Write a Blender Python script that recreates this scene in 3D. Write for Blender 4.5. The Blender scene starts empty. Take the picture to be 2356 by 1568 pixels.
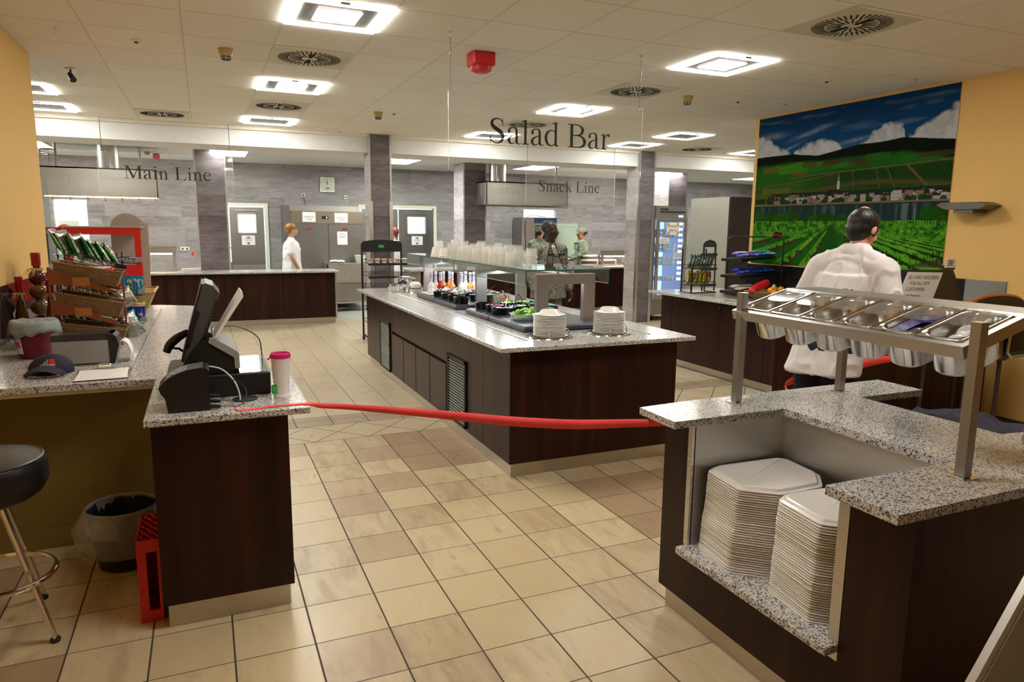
import bpy, math, random
from mathutils import Vector, Matrix, noise as mnoise
random.seed(7)
PI = math.pi
SC = bpy.context.scene
COL = SC.collection

# ---------------------------------------------------------------- camera
YAW, PITCH, ROLL, FPX, EYE = 0.4127, 0.1602, 0.0100, 1611.4, 1.65
fw = Vector((math.sin(YAW)*math.cos(PITCH), math.cos(YAW)*math.cos(PITCH), -math.sin(PITCH)))
rt0 = Vector((math.cos(YAW), -math.sin(YAW), 0)); up0 = rt0.cross(fw)
rt = rt0*math.cos(ROLL) + up0*math.sin(ROLL)
up = up0*math.cos(ROLL) - rt0*math.sin(ROLL)
cam_d = bpy.data.cameras.new('camera'); cam = bpy.data.objects.new('camera', cam_d); COL.objects.link(cam)
cam_d.sensor_width = 36; cam_d.lens = FPX*36/2356; cam_d.clip_start = 0.05; cam_d.clip_end = 100
M3 = Matrix((rt, up, -fw)).transposed()
cam.matrix_world = Matrix.Translation((0, 0, EYE)) @ M3.to_4x4()
SC.camera = cam

# ---------------------------------------------------------------- world, exposure
w = bpy.data.worlds.new('world'); SC.world = w; w.use_nodes = True
w.node_tree.nodes['Background'].inputs[0].default_value = (0.9, 0.93, 1, 1)
w.node_tree.nodes['Background'].inputs[1].default_value = 0.25
SC.view_settings.view_transform = 'Standard'; SC.view_settings.look = 'None'
SC.view_settings.exposure = 1.4; SC.view_settings.gamma = 1.0; SC.view_settings.use_curve_mapping = False
SC.cycles.max_bounces = 8; SC.cycles.diffuse_bounces = 6; SC.cycles.glossy_bounces = 4
SC.cycles.transmission_bounces = 8; SC.cycles.transparent_max_bounces = 24
SC.cycles.caustics_reflective = False; SC.cycles.caustics_refractive = False
SC.cycles.sample_clamp_indirect = 6
SC.cycles.use_denoising = True
LAMP = 19.0        # strength of the dining room ceiling fittings
KLAMP = 14.0        # strength of the kitchen ceiling panels

# ---------------------------------------------------------------- materials
def mat(name, col, rough=0.5, metal=0.0, var=0.06, scale=8.0, bump=0.0, spec=0.5, trans=0.0, ior=1.45,
        emit=None, es=0.0, coat=0.0, stretch=(1, 1, 1), alpha=1.0, rvar=0.0, aniso=0.0):
    m = bpy.data.materials.new(name); m.use_nodes = True
    nt = m.node_tree; b = nt.nodes['Principled BSDF']; L = nt.links
    b.inputs['Roughness'].default_value = rough; b.inputs['Metallic'].default_value = metal
    b.inputs['Specular IOR Level'].default_value = spec; b.inputs['IOR'].default_value = ior
    b.inputs['Transmission Weight'].default_value = trans; b.inputs['Coat Weight'].default_value = coat
    b.inputs['Coat Roughness'].default_value = 0.05
    b.inputs['Alpha'].default_value = alpha
    tc = nt.nodes.new('ShaderNodeTexCoord'); mp = nt.nodes.new('ShaderNodeMapping')
    mp.inputs['Scale'].default_value = stretch
    nz = nt.nodes.new('ShaderNodeTexNoise'); nz.inputs['Scale'].default_value = scale; nz.inputs['Detail'].default_value = 4
    L.new(tc.outputs['Object'], mp.inputs[0]); L.new(mp.outputs[0], nz.inputs['Vector'])
    mx = nt.nodes.new('ShaderNodeMix'); mx.data_type = 'RGBA'
    lo = [max(0, c*(1-var*2)) for c in col[:3]]+[1]; hi = [min(1, c*(1+var*2)) for c in col[:3]]+[1]
    mx.inputs[6].default_value = lo; mx.inputs[7].default_value = hi
    L.new(nz.outputs[0], mx.inputs[0]); L.new(mx.outputs[2], b.inputs['Base Color'])
    if rvar:
        mr = nt.nodes.new('ShaderNodeMapRange'); mr.inputs[3].default_value = rough-rvar; mr.inputs[4].default_value = rough+rvar
        L.new(nz.outputs[0], mr.inputs[0]); L.new(mr.outputs[0], b.inputs['Roughness'])
    if bump:
        bp = nt.nodes.new('ShaderNodeBump'); bp.inputs['Strength'].default_value = bump; bp.inputs['Distance'].default_value = 0.01
        L.new(nz.outputs[0], bp.inputs['Height']); L.new(bp.outputs[0], b.inputs['Normal'])
    if emit:
        b.inputs['Emission Color'].default_value = (*emit, 1); b.inputs['Emission Strength'].default_value = es
    return m

class NT:
    """tiny helper for writing node graphs"""
    def __init__(s, name, rough=0.5):
        s.m = bpy.data.materials.new(name); s.m.use_nodes = True; s.nt = s.m.node_tree
        s.b = s.nt.nodes['Principled BSDF']; s.b.inputs['Roughness'].default_value = rough
        tc = s.nt.nodes.new('ShaderNodeTexCoord'); s.co = tc.outputs['Object']
        sp = s.nt.nodes.new('ShaderNodeSeparateXYZ'); s.link(s.co, sp.inputs[0]); s.x, s.y, s.z = sp.outputs
    def link(s, a, b): s.nt.links.new(a, b)
    def _in(s, sock, v):
        if isinstance(v, (int, float)): sock.default_value = (v, v, v, 1) if sock.type == 'RGBA' else v
        elif isinstance(v, tuple): sock.default_value = v if len(v) == len(sock.default_value) else (*v, 1)
        else: s.link(v, sock)
    def ma(s, op, a, b=0, c=0):
        n = s.nt.nodes.new('ShaderNodeMath'); n.operation = op
        s._in(n.inputs[0], a); s._in(n.inputs[1], b); s._in(n.inputs[2], c); return n.outputs[0]
    def mix(s, f, a, b):
        n = s.nt.nodes.new('ShaderNodeMix'); n.data_type = 'RGBA'
        s._in(n.inputs[0], f); s._in(n.inputs[6], a); s._in(n.inputs[7], b); return n.outputs[2]
    def vec(s, x, y, z):
        n = s.nt.nodes.new('ShaderNodeCombineXYZ'); s._in(n.inputs[0], x); s._in(n.inputs[1], y); s._in(n.inputs[2], z); return n.outputs[0]
    def noise(s, v=None, scale=5, detail=3, rough=0.5, dist=0.0):
        n = s.nt.nodes.new('ShaderNodeTexNoise'); n.inputs['Scale'].default_value = scale
        n.inputs['Detail'].default_value = detail; n.inputs['Roughness'].default_value = rough; n.inputs['Distortion'].default_value = dist
        s.link(v if v is not None else s.co, n.inputs['Vector']); return n.outputs[0]
    def white(s, v):
        n = s.nt.nodes.new('ShaderNodeTexWhiteNoise'); n.noise_dimensions = '3D'; s.link(v, n.inputs['Vector']); return n.outputs[0]
    def voro(s, v=None, scale=5, feature='F1'):
        n = s.nt.nodes.new('ShaderNodeTexVoronoi'); n.inputs['Scale'].default_value = scale; n.feature = feature
        s.link(v if v is not None else s.co, n.inputs['Vector']); return n
    def ramp(s, f, stops, interp='LINEAR'):
        n = s.nt.nodes.new('ShaderNodeValToRGB'); cr = n.color_ramp; cr.interpolation = interp
        while len(cr.elements) > 1: cr.elements.remove(cr.elements[-1])
        cr.elements[0].position = stops[0][0]; cr.elements[0].color = (*stops[0][1], 1)
        for p, c in stops[1:]:
            e = cr.elements.new(p); e.color = (*c, 1)
        s._in(n.inputs[0], f); return n.outputs[0]
    def rng(s, f, a, b, c=0, d=1, clamp=True):
        n = s.nt.nodes.new('ShaderNodeMapRange'); n.clamp = clamp
        s._in(n.inputs[0], f)
        for i, v in enumerate((a, b, c, d)): s._in(n.inputs[i+1], v)
        return n.outputs[0]
    def base(s, c): s.link(c, s.b.inputs['Base Color'])
    def rough(s, v): s._in(s.b.inputs['Roughness'], v)
    def bump(s, h, st=0.3, d=0.01):
        n = s.nt.nodes.new('ShaderNodeBump'); n.inputs['Strength'].default_value = st; n.inputs['Distance'].default_value = d
        s._in(n.inputs['Height'], h); s.link(n.outputs[0], s.b.inputs['Normal'])

def line(g, v, period, off, half):
    """1 on a line of the grid, 0 elsewhere"""
    f = g.ma('FRACT', g.ma('DIVIDE', g.ma('SUBTRACT', v, off), period))
    d = g.ma('MULTIPLY', g.ma('SUBTRACT', 0.5, g.ma('ABSOLUTE', g.ma('SUBTRACT', f, 0.5))), period)
    return g.rng(d, half*0.7, half*1.3, 1, 0)
def cell(g, v, period, off): return g.ma('FLOOR', g.ma('DIVIDE', g.ma('SUBTRACT', v, off), period))

def floor_mat():
    g = NT('floor_tiles', 0.3)
    T, OX, OY = 0.3, 0.024, 2.967
    TY = 0.302
    lx = line(g, g.x, T, OX, 0.0035); ly = line(g, g.y, TY, OY, 0.0022)
    cx, cy = cell(g, g.x, T, OX), cell(g, g.y, TY, OY)
    idv = g.vec(cx, cy, 0.0)
    r = g.white(idv)
    patch = g.noise(idv, 0.23, 1)
    st = g.noise(g.vec(g.ma('MULTIPLY', g.x, 1.3), g.ma('MULTIPLY', g.y, 0.35), r), 9, 5, 0.6, 0.5)
    fine = g.noise(None, 160, 3)
    c = g.ramp(g.ma('ADD', g.ma('MULTIPLY', r, 0.55), g.ma('MULTIPLY', st, 0.6)),
               [(0.25, (0.57, 0.46, 0.275)), (0.5, (0.65, 0.54, 0.335)), (0.78, (0.47, 0.36, 0.22))])
    # smoky brown streaks on some tiles
    c = g.mix(g.ma('MULTIPLY', g.ma('MULTIPLY', g.rng(st, 0.5, 0.72), g.rng(r, 0.2, 0.9, 0.15, 0.75)), g.ma('LESS_THAN', g.y, 5.4)), c, (0.36, 0.25, 0.16))
    # groups of plainly brown tiles
    br = g.ma('MULTIPLY', g.rng(patch, 0.68, 0.70), g.rng(g.y, 3.0, 3.1))
    # the brown group beside the island's near end
    def win(a, b, c_, d_): 
        return g.ma('MULTIPLY', g.ma('MULTIPLY', g.ma('GREATER_THAN', g.x, a), g.ma('LESS_THAN', g.x, b)),
                    g.ma('MULTIPLY', g.ma('GREATER_THAN', g.y, c_), g.ma('LESS_THAN', g.y, d_)))
    i0 = lambda i: OX+T*i
    j0 = lambda j: OY+TY*j
    br = g.ma('MAXIMUM', br, win(i0(4), i0(6), j0(5), j0(8)))
    br = g.ma('MAXIMUM', br, win(i0(7), i0(10), j0(0), j0(3)))
    br = g.ma('MAXIMUM', br, win(-2.0, i0(-2), 0, j0(0)))
    br = g.ma('MAXIMUM', br, win(-2.0, i0(-1), 0, j0(-1)))
    c = g.mix(g.ma('MULTIPLY', br, 0.75), c, (0.34, 0.22, 0.13))
    # beyond the border: paler greyer tiles
    far = g.ma('GREATER_THAN', g.y, 6.13)
    c = g.mix(g.ma('MULTIPLY', far, 0.6), c, g.mix(r, (0.50, 0.42, 0.30), (0.62, 0.54, 0.42)))
    grid = g.ma('MAXIMUM', lx, ly)
    # border band of large diamonds, then one dark row
    band = g.ma('MULTIPLY', g.ma('GREATER_THAN', g.y, 5.385), g.ma('LESS_THAN', g.y, 5.83))
    u = g.ma('FRACT', g.ma('DIVIDE', g.ma('SUBTRACT', g.x, 0.707), 0.422)); v = g.ma('DIVIDE', g.ma('SUBTRACT', g.y, 5.385), 0.445)
    d1 = g.ma('ABSOLUTE', g.ma('SUBTRACT', u, v)); d2 = g.ma('ABSOLUTE', g.ma('SUBTRACT', g.ma('SUBTRACT', 1, u), v))
    dia = g.rng(g.ma('MINIMUM', d1, d2), 0.008, 0.016, 1, 0)
    edge = g.rng(g.ma('MINIMUM', g.ma('ABSOLUTE', g.ma('SUBTRACT', g.y, 5.385)), g.ma('ABSOLUTE', g.ma('SUBTRACT', g.y, 5.83))), 0.002, 0.005, 1, 0)
    c = g.mix(band, c, g.mix(g.noise(None, 3), (0.50, 0.40, 0.26), (0.56, 0.46, 0.31)))
    dark = g.ma('MULTIPLY', g.ma('GREATER_THAN', g.y, 5.83), g.ma('LESS_THAN', g.y, 6.13))
    c = g.mix(g.ma('MULTIPLY', dark, 0.85), c, (0.33, 0.26, 0.18))
    # grey slip-resistant kitchen floor
    kit = g.ma('GREATER_THAN', g.y, 12.6)
    c = g.mix(kit, c, (0.42, 0.43, 0.38))
    grid = g.mix(band, g.mix(kit, grid, g.ma('MULTIPLY', grid, 0.2)), dia)
    grid = g.ma('MAXIMUM', grid, edge)
    gl = g.mix(far, (0.05, 0.045, 0.035), (0.2, 0.17, 0.12))
    c = g.mix(g.ma('MULTIPLY', fine, 0.12), c, (0.2, 0.15, 0.1))
    c = g.mix(grid, c, gl)
    g.base(c); g.rough(g.mix(grid, g.rng(st, 0.2, 0.8, 0.24, 0.4), 0.8)); g.bump(g.ma('SUBTRACT', 1, grid), 0.5, 0.002)
    return g.m

def granite_mat(name, s=1.0):
    g = NT(name, 0.16); g.b.inputs['Specular IOR Level'].default_value = 0.35
    n1 = g.voro(None, 150*s).outputs['Distance']; v = g.voro(None, 190*s); n2 = g.noise(None, 170*s, 4, 0.65, 0.6); n3 = g.noise(None, 75*s, 3, 0.6, 0.8)
    c = g.ramp(n3, [(0.3, (0.60, 0.60, 0.59)), (0.55, (0.69, 0.685, 0.67)), (0.72, (0.58, 0.50, 0.44))])
    c = g.mix(g.rng(n2, 0.50, 0.60), c, (0.30, 0.29, 0.30))
    c = g.mix(g.rng(g.ma('ADD', n2, g.ma('MULTIPLY', n3, 0.5)), 0.83, 0.89), c, (0.025, 0.025, 0.03))
    c = g.mix(g.rng(g.white(v.outputs['Color']), 0.80, 0.82), c, (0.10, 0.10, 0.11))
    g.base(c); return g.m

def wood_mat():
    g = NT('dark_mahogany_laminate', 0.34)
    q = g.vec(g.ma('MULTIPLY', g.x, 1.0), g.ma('MULTIPLY', g.y, 1.0), g.ma('MULTIPLY', g.z, 0.035))
    a = g.noise(q, 9, 4, 0.6); b = g.noise(q, 75, 4, 0.6)
    c = g.ramp(g.ma('ADD', g.ma('MULTIPLY', a, 0.65), g.ma('MULTIPLY', b, 0.35)),
               [(0.33, (0.010, 0.003, 0.002)), (0.5, (0.024, 0.0065, 0.004)), (0.66, (0.050, 0.012, 0.007))])
    g.base(c); g.b.inputs['Specular IOR Level'].default_value = 0.22
    return g.m

def plank_mat(name, c0, c1, c2, ph=0.2, pl=1.3):
    """horizontal weathered-oak planks, for wall cladding"""
    g = NT(name, 0.5)
    row = g.ma('FLOOR', g.ma('DIVIDE', g.z, ph)); rr = g.white(g.vec(row, 3.0, 1.0))
    h = g.ma('ADD', g.x, g.y)
    s = g.ma('ADD', h, g.ma('MULTIPLY', rr, pl)); col = g.ma('FLOOR', g.ma('DIVIDE', s, pl)); pr = g.white(g.vec(row, col, 7.0))
    q = g.vec(g.ma('MULTIPLY', h, 0.16), g.ma('MULTIPLY', pr, 9.0), g.z)
    a = g.noise(q, 22, 6, 0.65, 0.9); b = g.noise(g.vec(g.ma('MULTIPLY', h, 0.4), pr, g.z), 9, 4, 0.6, 0.4)
    f = g.ma('ADD', g.ma('ADD', g.ma('MULTIPLY', a, 0.55), g.ma('MULTIPLY', b, 0.3)), g.ma('MULTIPLY', pr, 0.16))
    c = g.ramp(f, [(0.30, c2), (0.46, c1), (0.64, c0)])
    knot = g.voro(g.vec(g.ma('MULTIPLY', h, 1.2), pr, g.ma('MULTIPLY', g.z, 4.5)), 2.3).outputs['Distance']
    c = g.mix(g.ma('MULTIPLY', g.rng(knot, 0.04, 0.13, 1, 0), 0.65), c, c2)
    fr = g.ma('FRACT', g.ma('DIVIDE', g.z, ph)); fx = g.ma('FRACT', g.ma('DIVIDE', s, pl))
    ln = g.ma('MAXIMUM', g.ma('LESS_THAN', fr, 0.012), g.ma('LESS_THAN', fx, 0.0025))
    c = g.mix(g.ma('MULTIPLY', ln, 0.5), c, c2)
    g.base(c); return g.m

def ceil_mat(name, tx, ox, ty, oy, base=(0.82, 0.80, 0.755)):
    g = NT(name, 0.9)
    ly = line(g, g.y, ty, oy, 0.0035); lx = line(g, g.x, tx, ox, 0.009); le = line(g, g.x, tx, ox+0.011, 0.002)
    spk = g.noise(None, 90, 4, 0.7); v = g.noise(None, 0.9, 2)
    r = g.white(g.vec(cell(g, g.x, tx, ox), cell(g, g.y, ty, oy), 0))
    b2 = tuple(k*0.955 for k in base)
    c = g.mix(r, base, b2)
    c = g.mix(g.rng(spk, 0.60, 0.72, 0, 0.13), c, (0.45, 0.42, 0.38))
    c = g.mix(g.ma('MULTIPLY', ly, 0.8), c, (0.33, 0.28, 0.2))
    c = g.mix(g.ma('MULTIPLY', lx, 0.9), c, (0.76, 0.74, 0.7))
    c = g.mix(g.ma('MULTIPLY', le, 0.85), c, (0.36, 0.31, 0.23))
    g.base(c); g.bump(g.ma('SUBTRACT', 1, ly), 0.4, 0.004); return g.m

def tile_wall_mat():
    g = NT('white_wall_tiles', 0.2)
    h = g.ma('ADD', g.x, g.y)
    ln = g.ma('MAXIMUM', line(g, h, 0.1, 0, 0.003), line(g, g.z, 0.1, 0, 0.003))
    g.base(g.mix(ln, (0.75, 0.82, 0.85), (0.35, 0.4, 0.42))); return g.m

def steel_mat(name, col=(0.62, 0.60, 0.57), rough=0.3, stretch=(1, 1, 40), metal=1.0, var=0.12):
    g = NT(name, rough)
    q = g.vec(g.ma('MULTIPLY', g.x, stretch[0]), g.ma('MULTIPLY', g.y, stretch[1]), g.ma('MULTIPLY', g.z, stretch[2]))
    n = g.noise(q, 8, 4, 0.6); n2 = g.noise(None, 3, 3)
    lo = tuple(c*(1-var) for c in col); hi = tuple(min(1, c*(1+var)) for c in col)
    g.base(g.mix(n, lo, hi)); g.rough(g.rng(g.ma('ADD', g.ma('MULTIPLY', n, .6), g.ma('MULTIPLY', n2, .4)), 0.3, 0.7, rough*0.8, rough*1.25))
    g.b.inputs['Metallic'].default_value = metal; return g.m

def camo_mat(name, cs, scale=16):
    g = NT(name, 0.85)
    a = g.noise(None, scale, 2, 0.4, 0.5); v = g.voro(None, scale*3.2).outputs['Color']; w_ = g.white(v)
    f = g.ma('ADD', g.ma('MULTIPLY', a, 0.8), g.ma('MULTIPLY', w_, 0.22))
    c = g.ramp(f, [(0.0, cs[0]), (0.42, cs[1]), (0.52, cs[2]), (0.60, cs[3])], 'CONSTANT')
    g.base(c); g.bump(g.noise(None, 12, 3), 0.5, 0.02); return g.m

def wicker_mat(name, a, b):
    g = NT(name, 0.6)
    h = g.ma('ADD', g.x, g.y)
    wv = g.ma('MULTIPLY', g.ma('SINE', g.ma('MULTIPLY', g.z, 620)), 0.5)
    wx = g.ma('SINE', g.ma('ADD', g.ma('MULTIPLY', h, 210), g.ma('MULTIPLY', g.ma('FLOOR', g.ma('MULTIPLY', g.z, 98.7)), PI)))
    n = g.noise(None, 60, 3)
    f = g.ma('ADD', g.ma('MULTIPLY', g.ma('ADD', wv, g.ma('MULTIPLY', wx, 0.35)), 0.45), g.ma('ADD', 0.25, g.ma('MULTIPLY', n, 0.5)))
    g.base(g.ramp(f, [(0.1, a), (0.75, b)])); g.bump(f, 0.8, 0.004); return g.m

def foil_mat(name, cols, seed=0.0, metal=0.75, scale=14):
    g = NT(name, 0.22)
    n = g.noise(g.vec(g.ma('ADD', g.x, seed), g.y, g.z), scale, 2, 0.4, 0.4)
    st = [(0.0, cols[0])]
    if len(cols) > 1: st.append((0.60, cols[1]))
    if len(cols) > 2: st.append((0.66, cols[2]))
    g.base(g.ramp(n, st, 'CONSTANT')); g.b.inputs['Metallic'].default_value = metal
    g.bump(g.noise(None, 30, 3), 0.6, 0.01); return g.m

def glass_mat(name, tint=(0.9, 0.95, 0.93), alpha=0.12, rough=0.02):
    """thin clear sheet: mostly see-through with a real surface reflection"""
    m = bpy.data.materials.new(name); m.use_nodes = True; nt = m.node_tree; nt.nodes.clear()
    out = nt.nodes.new('ShaderNodeOutputMaterial'); tr = nt.nodes.new('ShaderNodeBsdfTransparent'); gl = nt.nodes.new('ShaderNodeBsdfGlossy')
    df = nt.nodes.new('ShaderNodeBsdfDiffuse'); fr = nt.nodes.new('ShaderNodeFresnel'); fr.inputs[0].default_value = 1.45
    tr.inputs[0].default_value = (*tint, 1); gl.inputs['Roughness'].default_value = rough
    df.inputs[0].default_value = (*[min(1, t) for t in tint], 1)
    a = nt.nodes.new('ShaderNodeMixShader'); b = nt.nodes.new('ShaderNodeMixShader')
    nz = nt.nodes.new('ShaderNodeTexNoise'); nz.inputs['Scale'].default_value = 6
    mr = nt.nodes.new('ShaderNodeMapRange'); mr.inputs[3].default_value = alpha*0.8; mr.inputs[4].default_value = alpha*1.2
    nt.links.new(nz.outputs[0], mr.inputs[0]); nt.links.new(mr.outputs[0], a.inputs[0])
    nt.links.new(tr.outputs[0], a.inputs[1]); nt.links.new(df.outputs[0], a.inputs[2])
    ge = nt.nodes.new('ShaderNodeNewGeometry'); mu = nt.nodes.new('ShaderNodeMath'); mu.operation = 'MULTIPLY'; sb = nt.nodes.new('ShaderNodeMath'); sb.operation = 'SUBTRACT'; sb.inputs[0].default_value = 1
    nt.links.new(ge.outputs['Backfacing'], sb.inputs[1]); nt.links.new(fr.outputs[0], mu.inputs[0]); nt.links.new(sb.outputs[0], mu.inputs[1]); nt.links.new(mu.outputs[0], b.inputs[0]); nt.links.new(a.outputs[0], b.inputs[1]); nt.links.new(gl.outputs[0], b.inputs[2])
    nt.links.new(b.outputs[0], out.inputs[0]); return m

M = {}
M['floor'] = floor_mat()
M['granite'] = granite_mat('grey_speckled_granite')
M['wood'] = wood_mat()
M['ceil'] = ceil_mat('ceiling_tiles', 0.618, 0.552, 0.6294, 4.50)
M['kceil'] = ceil_mat('kitchen_ceiling_tiles', 0.62, 0.14, 0.62, 12.6, (0.80, 0.80, 0.78))
M['plank'] = plank_mat('grey_oak_planks', (0.40, 0.385, 0.385), (0.285, 0.27, 0.27), (0.17, 0.158, 0.16))
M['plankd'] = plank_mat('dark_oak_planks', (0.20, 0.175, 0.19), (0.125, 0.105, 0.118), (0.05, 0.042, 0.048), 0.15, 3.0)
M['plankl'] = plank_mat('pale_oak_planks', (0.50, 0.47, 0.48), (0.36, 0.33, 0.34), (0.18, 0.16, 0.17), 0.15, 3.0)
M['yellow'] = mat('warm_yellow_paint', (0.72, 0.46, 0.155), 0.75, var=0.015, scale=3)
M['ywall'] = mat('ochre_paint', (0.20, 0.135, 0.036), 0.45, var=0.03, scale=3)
M['beam'] = mat('white_beam_paint', (0.74, 0.74, 0.76), 0.6, var=0.02)
M['trim'] = mat('cream_trim_paint', (0.75, 0.70, 0.60), 0.6, var=0.02)
M['steel'] = steel_mat('brushed_steel')
M['steelh'] = steel_mat('horizontally_brushed_steel', stretch=(40, 1, 1))
M['steeld'] = steel_mat('dull_dark_steel', (0.33, 0.32, 0.31), 0.34)
M['lining'] = steel_mat('satin_steel_lining', (0.58, 0.57, 0.54), 0.42)
M['post'] = steel_mat('grey_brushed_post_steel', (0.40, 0.385, 0.37), 0.38)
M['rack'] = steel_mat('grey_brushed_rack_steel', (0.46, 0.44, 0.42), 0.34, (40, 1, 1))
M['olive'] = mat('olive_grey_metal', (0.12, 0.11, 0.085), 0.4, 0.3)
M['plinth'] = steel_mat('steel_plinth', (0.55, 0.50, 0.43), 0.32, (0.6, 0.6, 20))
M['pan'] = steel_mat('polished_pan_steel', (0.74, 0.73, 0.70), 0.16, (1, 1, 1), var=0.04)
M['chrome'] = mat('chrome', (0.8, 0.8, 0.8), 0.12, 1.0, var=0.01)
M['black'] = mat('black_plastic', (0.012, 0.012, 0.013), 0.38, var=0.1)
M['blackg'] = mat('glossy_black_plastic', (0.010, 0.010, 0.011), 0.12, var=0.1)
M['blackm'] = mat('matt_black_metal', (0.02, 0.02, 0.021), 0.45, 0.3, var=0.1)
M['leather'] = mat('black_leatherette', (0.010, 0.009, 0.009), 0.36, spec=0.3, var=0.2, scale=120, bump=0.12)
M['grey'] = mat('mid_grey_plastic', (0.30, 0.30, 0.30), 0.4, var=0.05)
M['dgrey'] = mat('charcoal_plastic', (0.07, 0.07, 0.07), 0.45, var=0.08)
M['white'] = mat('white_plastic', (0.8, 0.8, 0.79), 0.4, var=0.02)
M['melamine'] = mat('white_melamine', (0.80, 0.78, 0.76), 0.28, var=0.015, coat=0.3)
M['china'] = mat('white_china', (0.84, 0.84, 0.82), 0.12, var=0.01, coat=0.4)
M['paper'] = mat('white_paper', (0.83, 0.84, 0.83), 0.8, var=0.01)
M['ink'] = mat('black_ink', (0.01, 0.01, 0.01), 0.5, var=0.05)
M['gink'] = mat('grey_ink', (0.18, 0.18, 0.19), 0.6, var=0.05)
M['red'] = mat('red_plastic', (0.55, 0.012, 0.012), 0.4, var=0.05)
M['redp'] = mat('bright_red_paint', (0.62, 0.015, 0.012), 0.35, var=0.04)
M['ribbon'] = mat('red_ribbon_fabric', (0.92, 0.075, 0.08), 0.65, var=0.03)
M['glass'] = glass_mat('clear_sheet_glass', (.93, .97, .95), .04)
M['glassg'] = mat('green_glass_edge', (0.02, 0.12, 0.09), 0.1, var=0.1)
M['acryl'] = glass_mat('clear_acrylic', (0.97, 0.98, 0.98), 0.03, 0.03)
M['cup'] = glass_mat('clear_cup_plastic', (0.99, 0.99, 0.98), 0.2, 0.1)
M['bag'] = glass_mat('clear_plastic_bag', (0.96, 0.96, 0.96), 0.20, 0.12)
M['foam'] = mat('white_foam_plastic', (0.82, 0.82, 0.80), 0.5, var=0.01)
M['brass'] = mat('yellowed_plastic', (0.42, 0.30, 0.10), 0.4, var=0.05)
M['vent'] = mat('cream_vent_metal', (0.62, 0.60, 0.50), 0.5, var=0.02)
M['dark'] = mat('unlit_void_black', (0.008, 0.008, 0.008), 0.9, var=0.1)
M['lampon'] = mat('lit_lamp_diffuser', (0.9, 0.9, 0.9), 0.5, emit=(0.98, 0.97, 0.85), es=LAMP)
M['lamppk'] = mat('pink_rimmed_lamp_diffuser', (0.9, 0.7, 0.7), 0.5, emit=(1.0, 0.88, 0.84), es=LAMP*0.9)
M['pinkrim'] = mat('pink_lamp_rim', (0.8, 0.35, 0.4), 0.5, emit=(1.0, 0.45, 0.5), es=0.6)
M['klamp'] = mat('lit_kitchen_panel', (0.9, 0.9, 0.9), 0.5, emit=(1.0, 1.0, 0.93), es=KLAMP)
M['heat'] = mat('glowing_heat_lamp', (0.9, 0.7, 0.6), 0.5, emit=(1.0, 0.72, 0.55), es=26)
M['warm'] = mat('lit_strip_light', (0.9, 0.8, 0.7), 0.5, emit=(1.0, 0.62, 0.42), es=4)
M['navy'] = mat('navy_cloth', (0.008, 0.009, 0.03), 0.8, var=0.2, bump=0.2)
M['cloth'] = mat('white_shirt_cotton', (0.74, 0.70, 0.71), 0.8, var=0.02, scale=5, bump=0.1)
M['skinl'] = mat('light_skin', (0.62, 0.32, 0.22), 0.5, var=0.05)
M['skinm'] = mat('tan_skin', (0.36, 0.17, 0.09), 0.5, var=0.06)
M['skind'] = mat('dark_brown_skin', (0.045, 0.018, 0.011), 0.38, var=0.08)
M['hairb'] = mat('black_hair', (0.012, 0.009, 0.008), 0.42, var=0.4, scale=60, stretch=(1, 1, 0.2), bump=0.4)
M['hairg'] = mat('auburn_blond_hair', (0.26, 0.12, 0.03), 0.5, var=0.35, scale=50, bump=0.4)
M['hairr'] = mat('reddish_hair', (0.16, 0.035, 0.02), 0.5, var=0.3, scale=50, bump=0.4)
M['eye'] = mat('eye_white', (0.35, 0.32, 0.30), 0.2, var=0.02)
M['camo'] = camo_mat('grey_green_camouflage', [(0.09, 0.088, 0.07), (0.16, 0.155, 0.125), (0.24, 0.23, 0.195), (0.12, 0.12, 0.10)])
M['camog'] = camo_mat('pale_green_camouflage', [(0.12, 0.16, 0.11), (0.30, 0.37, 0.27), (0.40, 0.47, 0.34), (0.20, 0.26, 0.18)])
M['wicker'] = wicker_mat('brown_wicker', (0.035, 0.018, 0.007), (0.30, 0.17, 0.06))
M['wickerl'] = wicker_mat('pale_wicker', (0.30, 0.17, 0.05), (0.72, 0.50, 0.22))
M['orwood'] = mat('orange_brown_wood', (0.20, 0.05, 0.012), 0.45, var=0.1, scale=20, stretch=(1, 1, 0.2))
M['orwoodl'] = mat('honey_wood', (0.36, 0.12, 0.03), 0.35, var=0.1, scale=20)
M['tile'] = tile_wall_mat()
M['mirror'] = mat('dark_glass_splashback', (0.02, 0.018, 0.018), 0.06, 0.0, var=0.2, spec=1.0)
M['cream'] = mat('cream_door_frame', (0.74, 0.78, 0.62), 0.4, var=0.02)
M['magenta'] = mat('magenta_plastic', (0.62, 0.02, 0.19), 0.35, var=0.03)
M['bucket'] = mat('dark_crimson_plastic', (0.14, 0.003, 0.022), 0.32, var=0.05)
M['towel'] = mat('grey_checked_cloth', (0.27, 0.30, 0.31), 0.9, var=0.12, scale=40, bump=0.3)
M['green'] = mat('green_card', (0.02, 0.42, 0.05), 0.4, var=0.05)
M['teal'] = mat('teal_plastic', (0.03, 0.42, 0.33), 0.35, var=0.05)
M['lettuce'] = mat('lettuce_green', (0.38, 0.72, 0.10), 0.45, var=0.25, scale=40, bump=0.3)
M['onion'] = mat('red_onion', (0.50, 0.12, 0.30), 0.4, var=0.5, scale=80)
M['cucumber'] = mat('cucumber_green', (0.35, 0.62, 0.12), 0.4, var=0.3, scale=60)
M['pepperf'] = mat('yellow_pepper', (0.75, 0.50, 0.03), 0.35, var=0.15, scale=40)
M['crouton'] = mat('toasted_crouton', (0.62, 0.36, 0.22), 0.8, var=0.3, scale=60)
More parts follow.
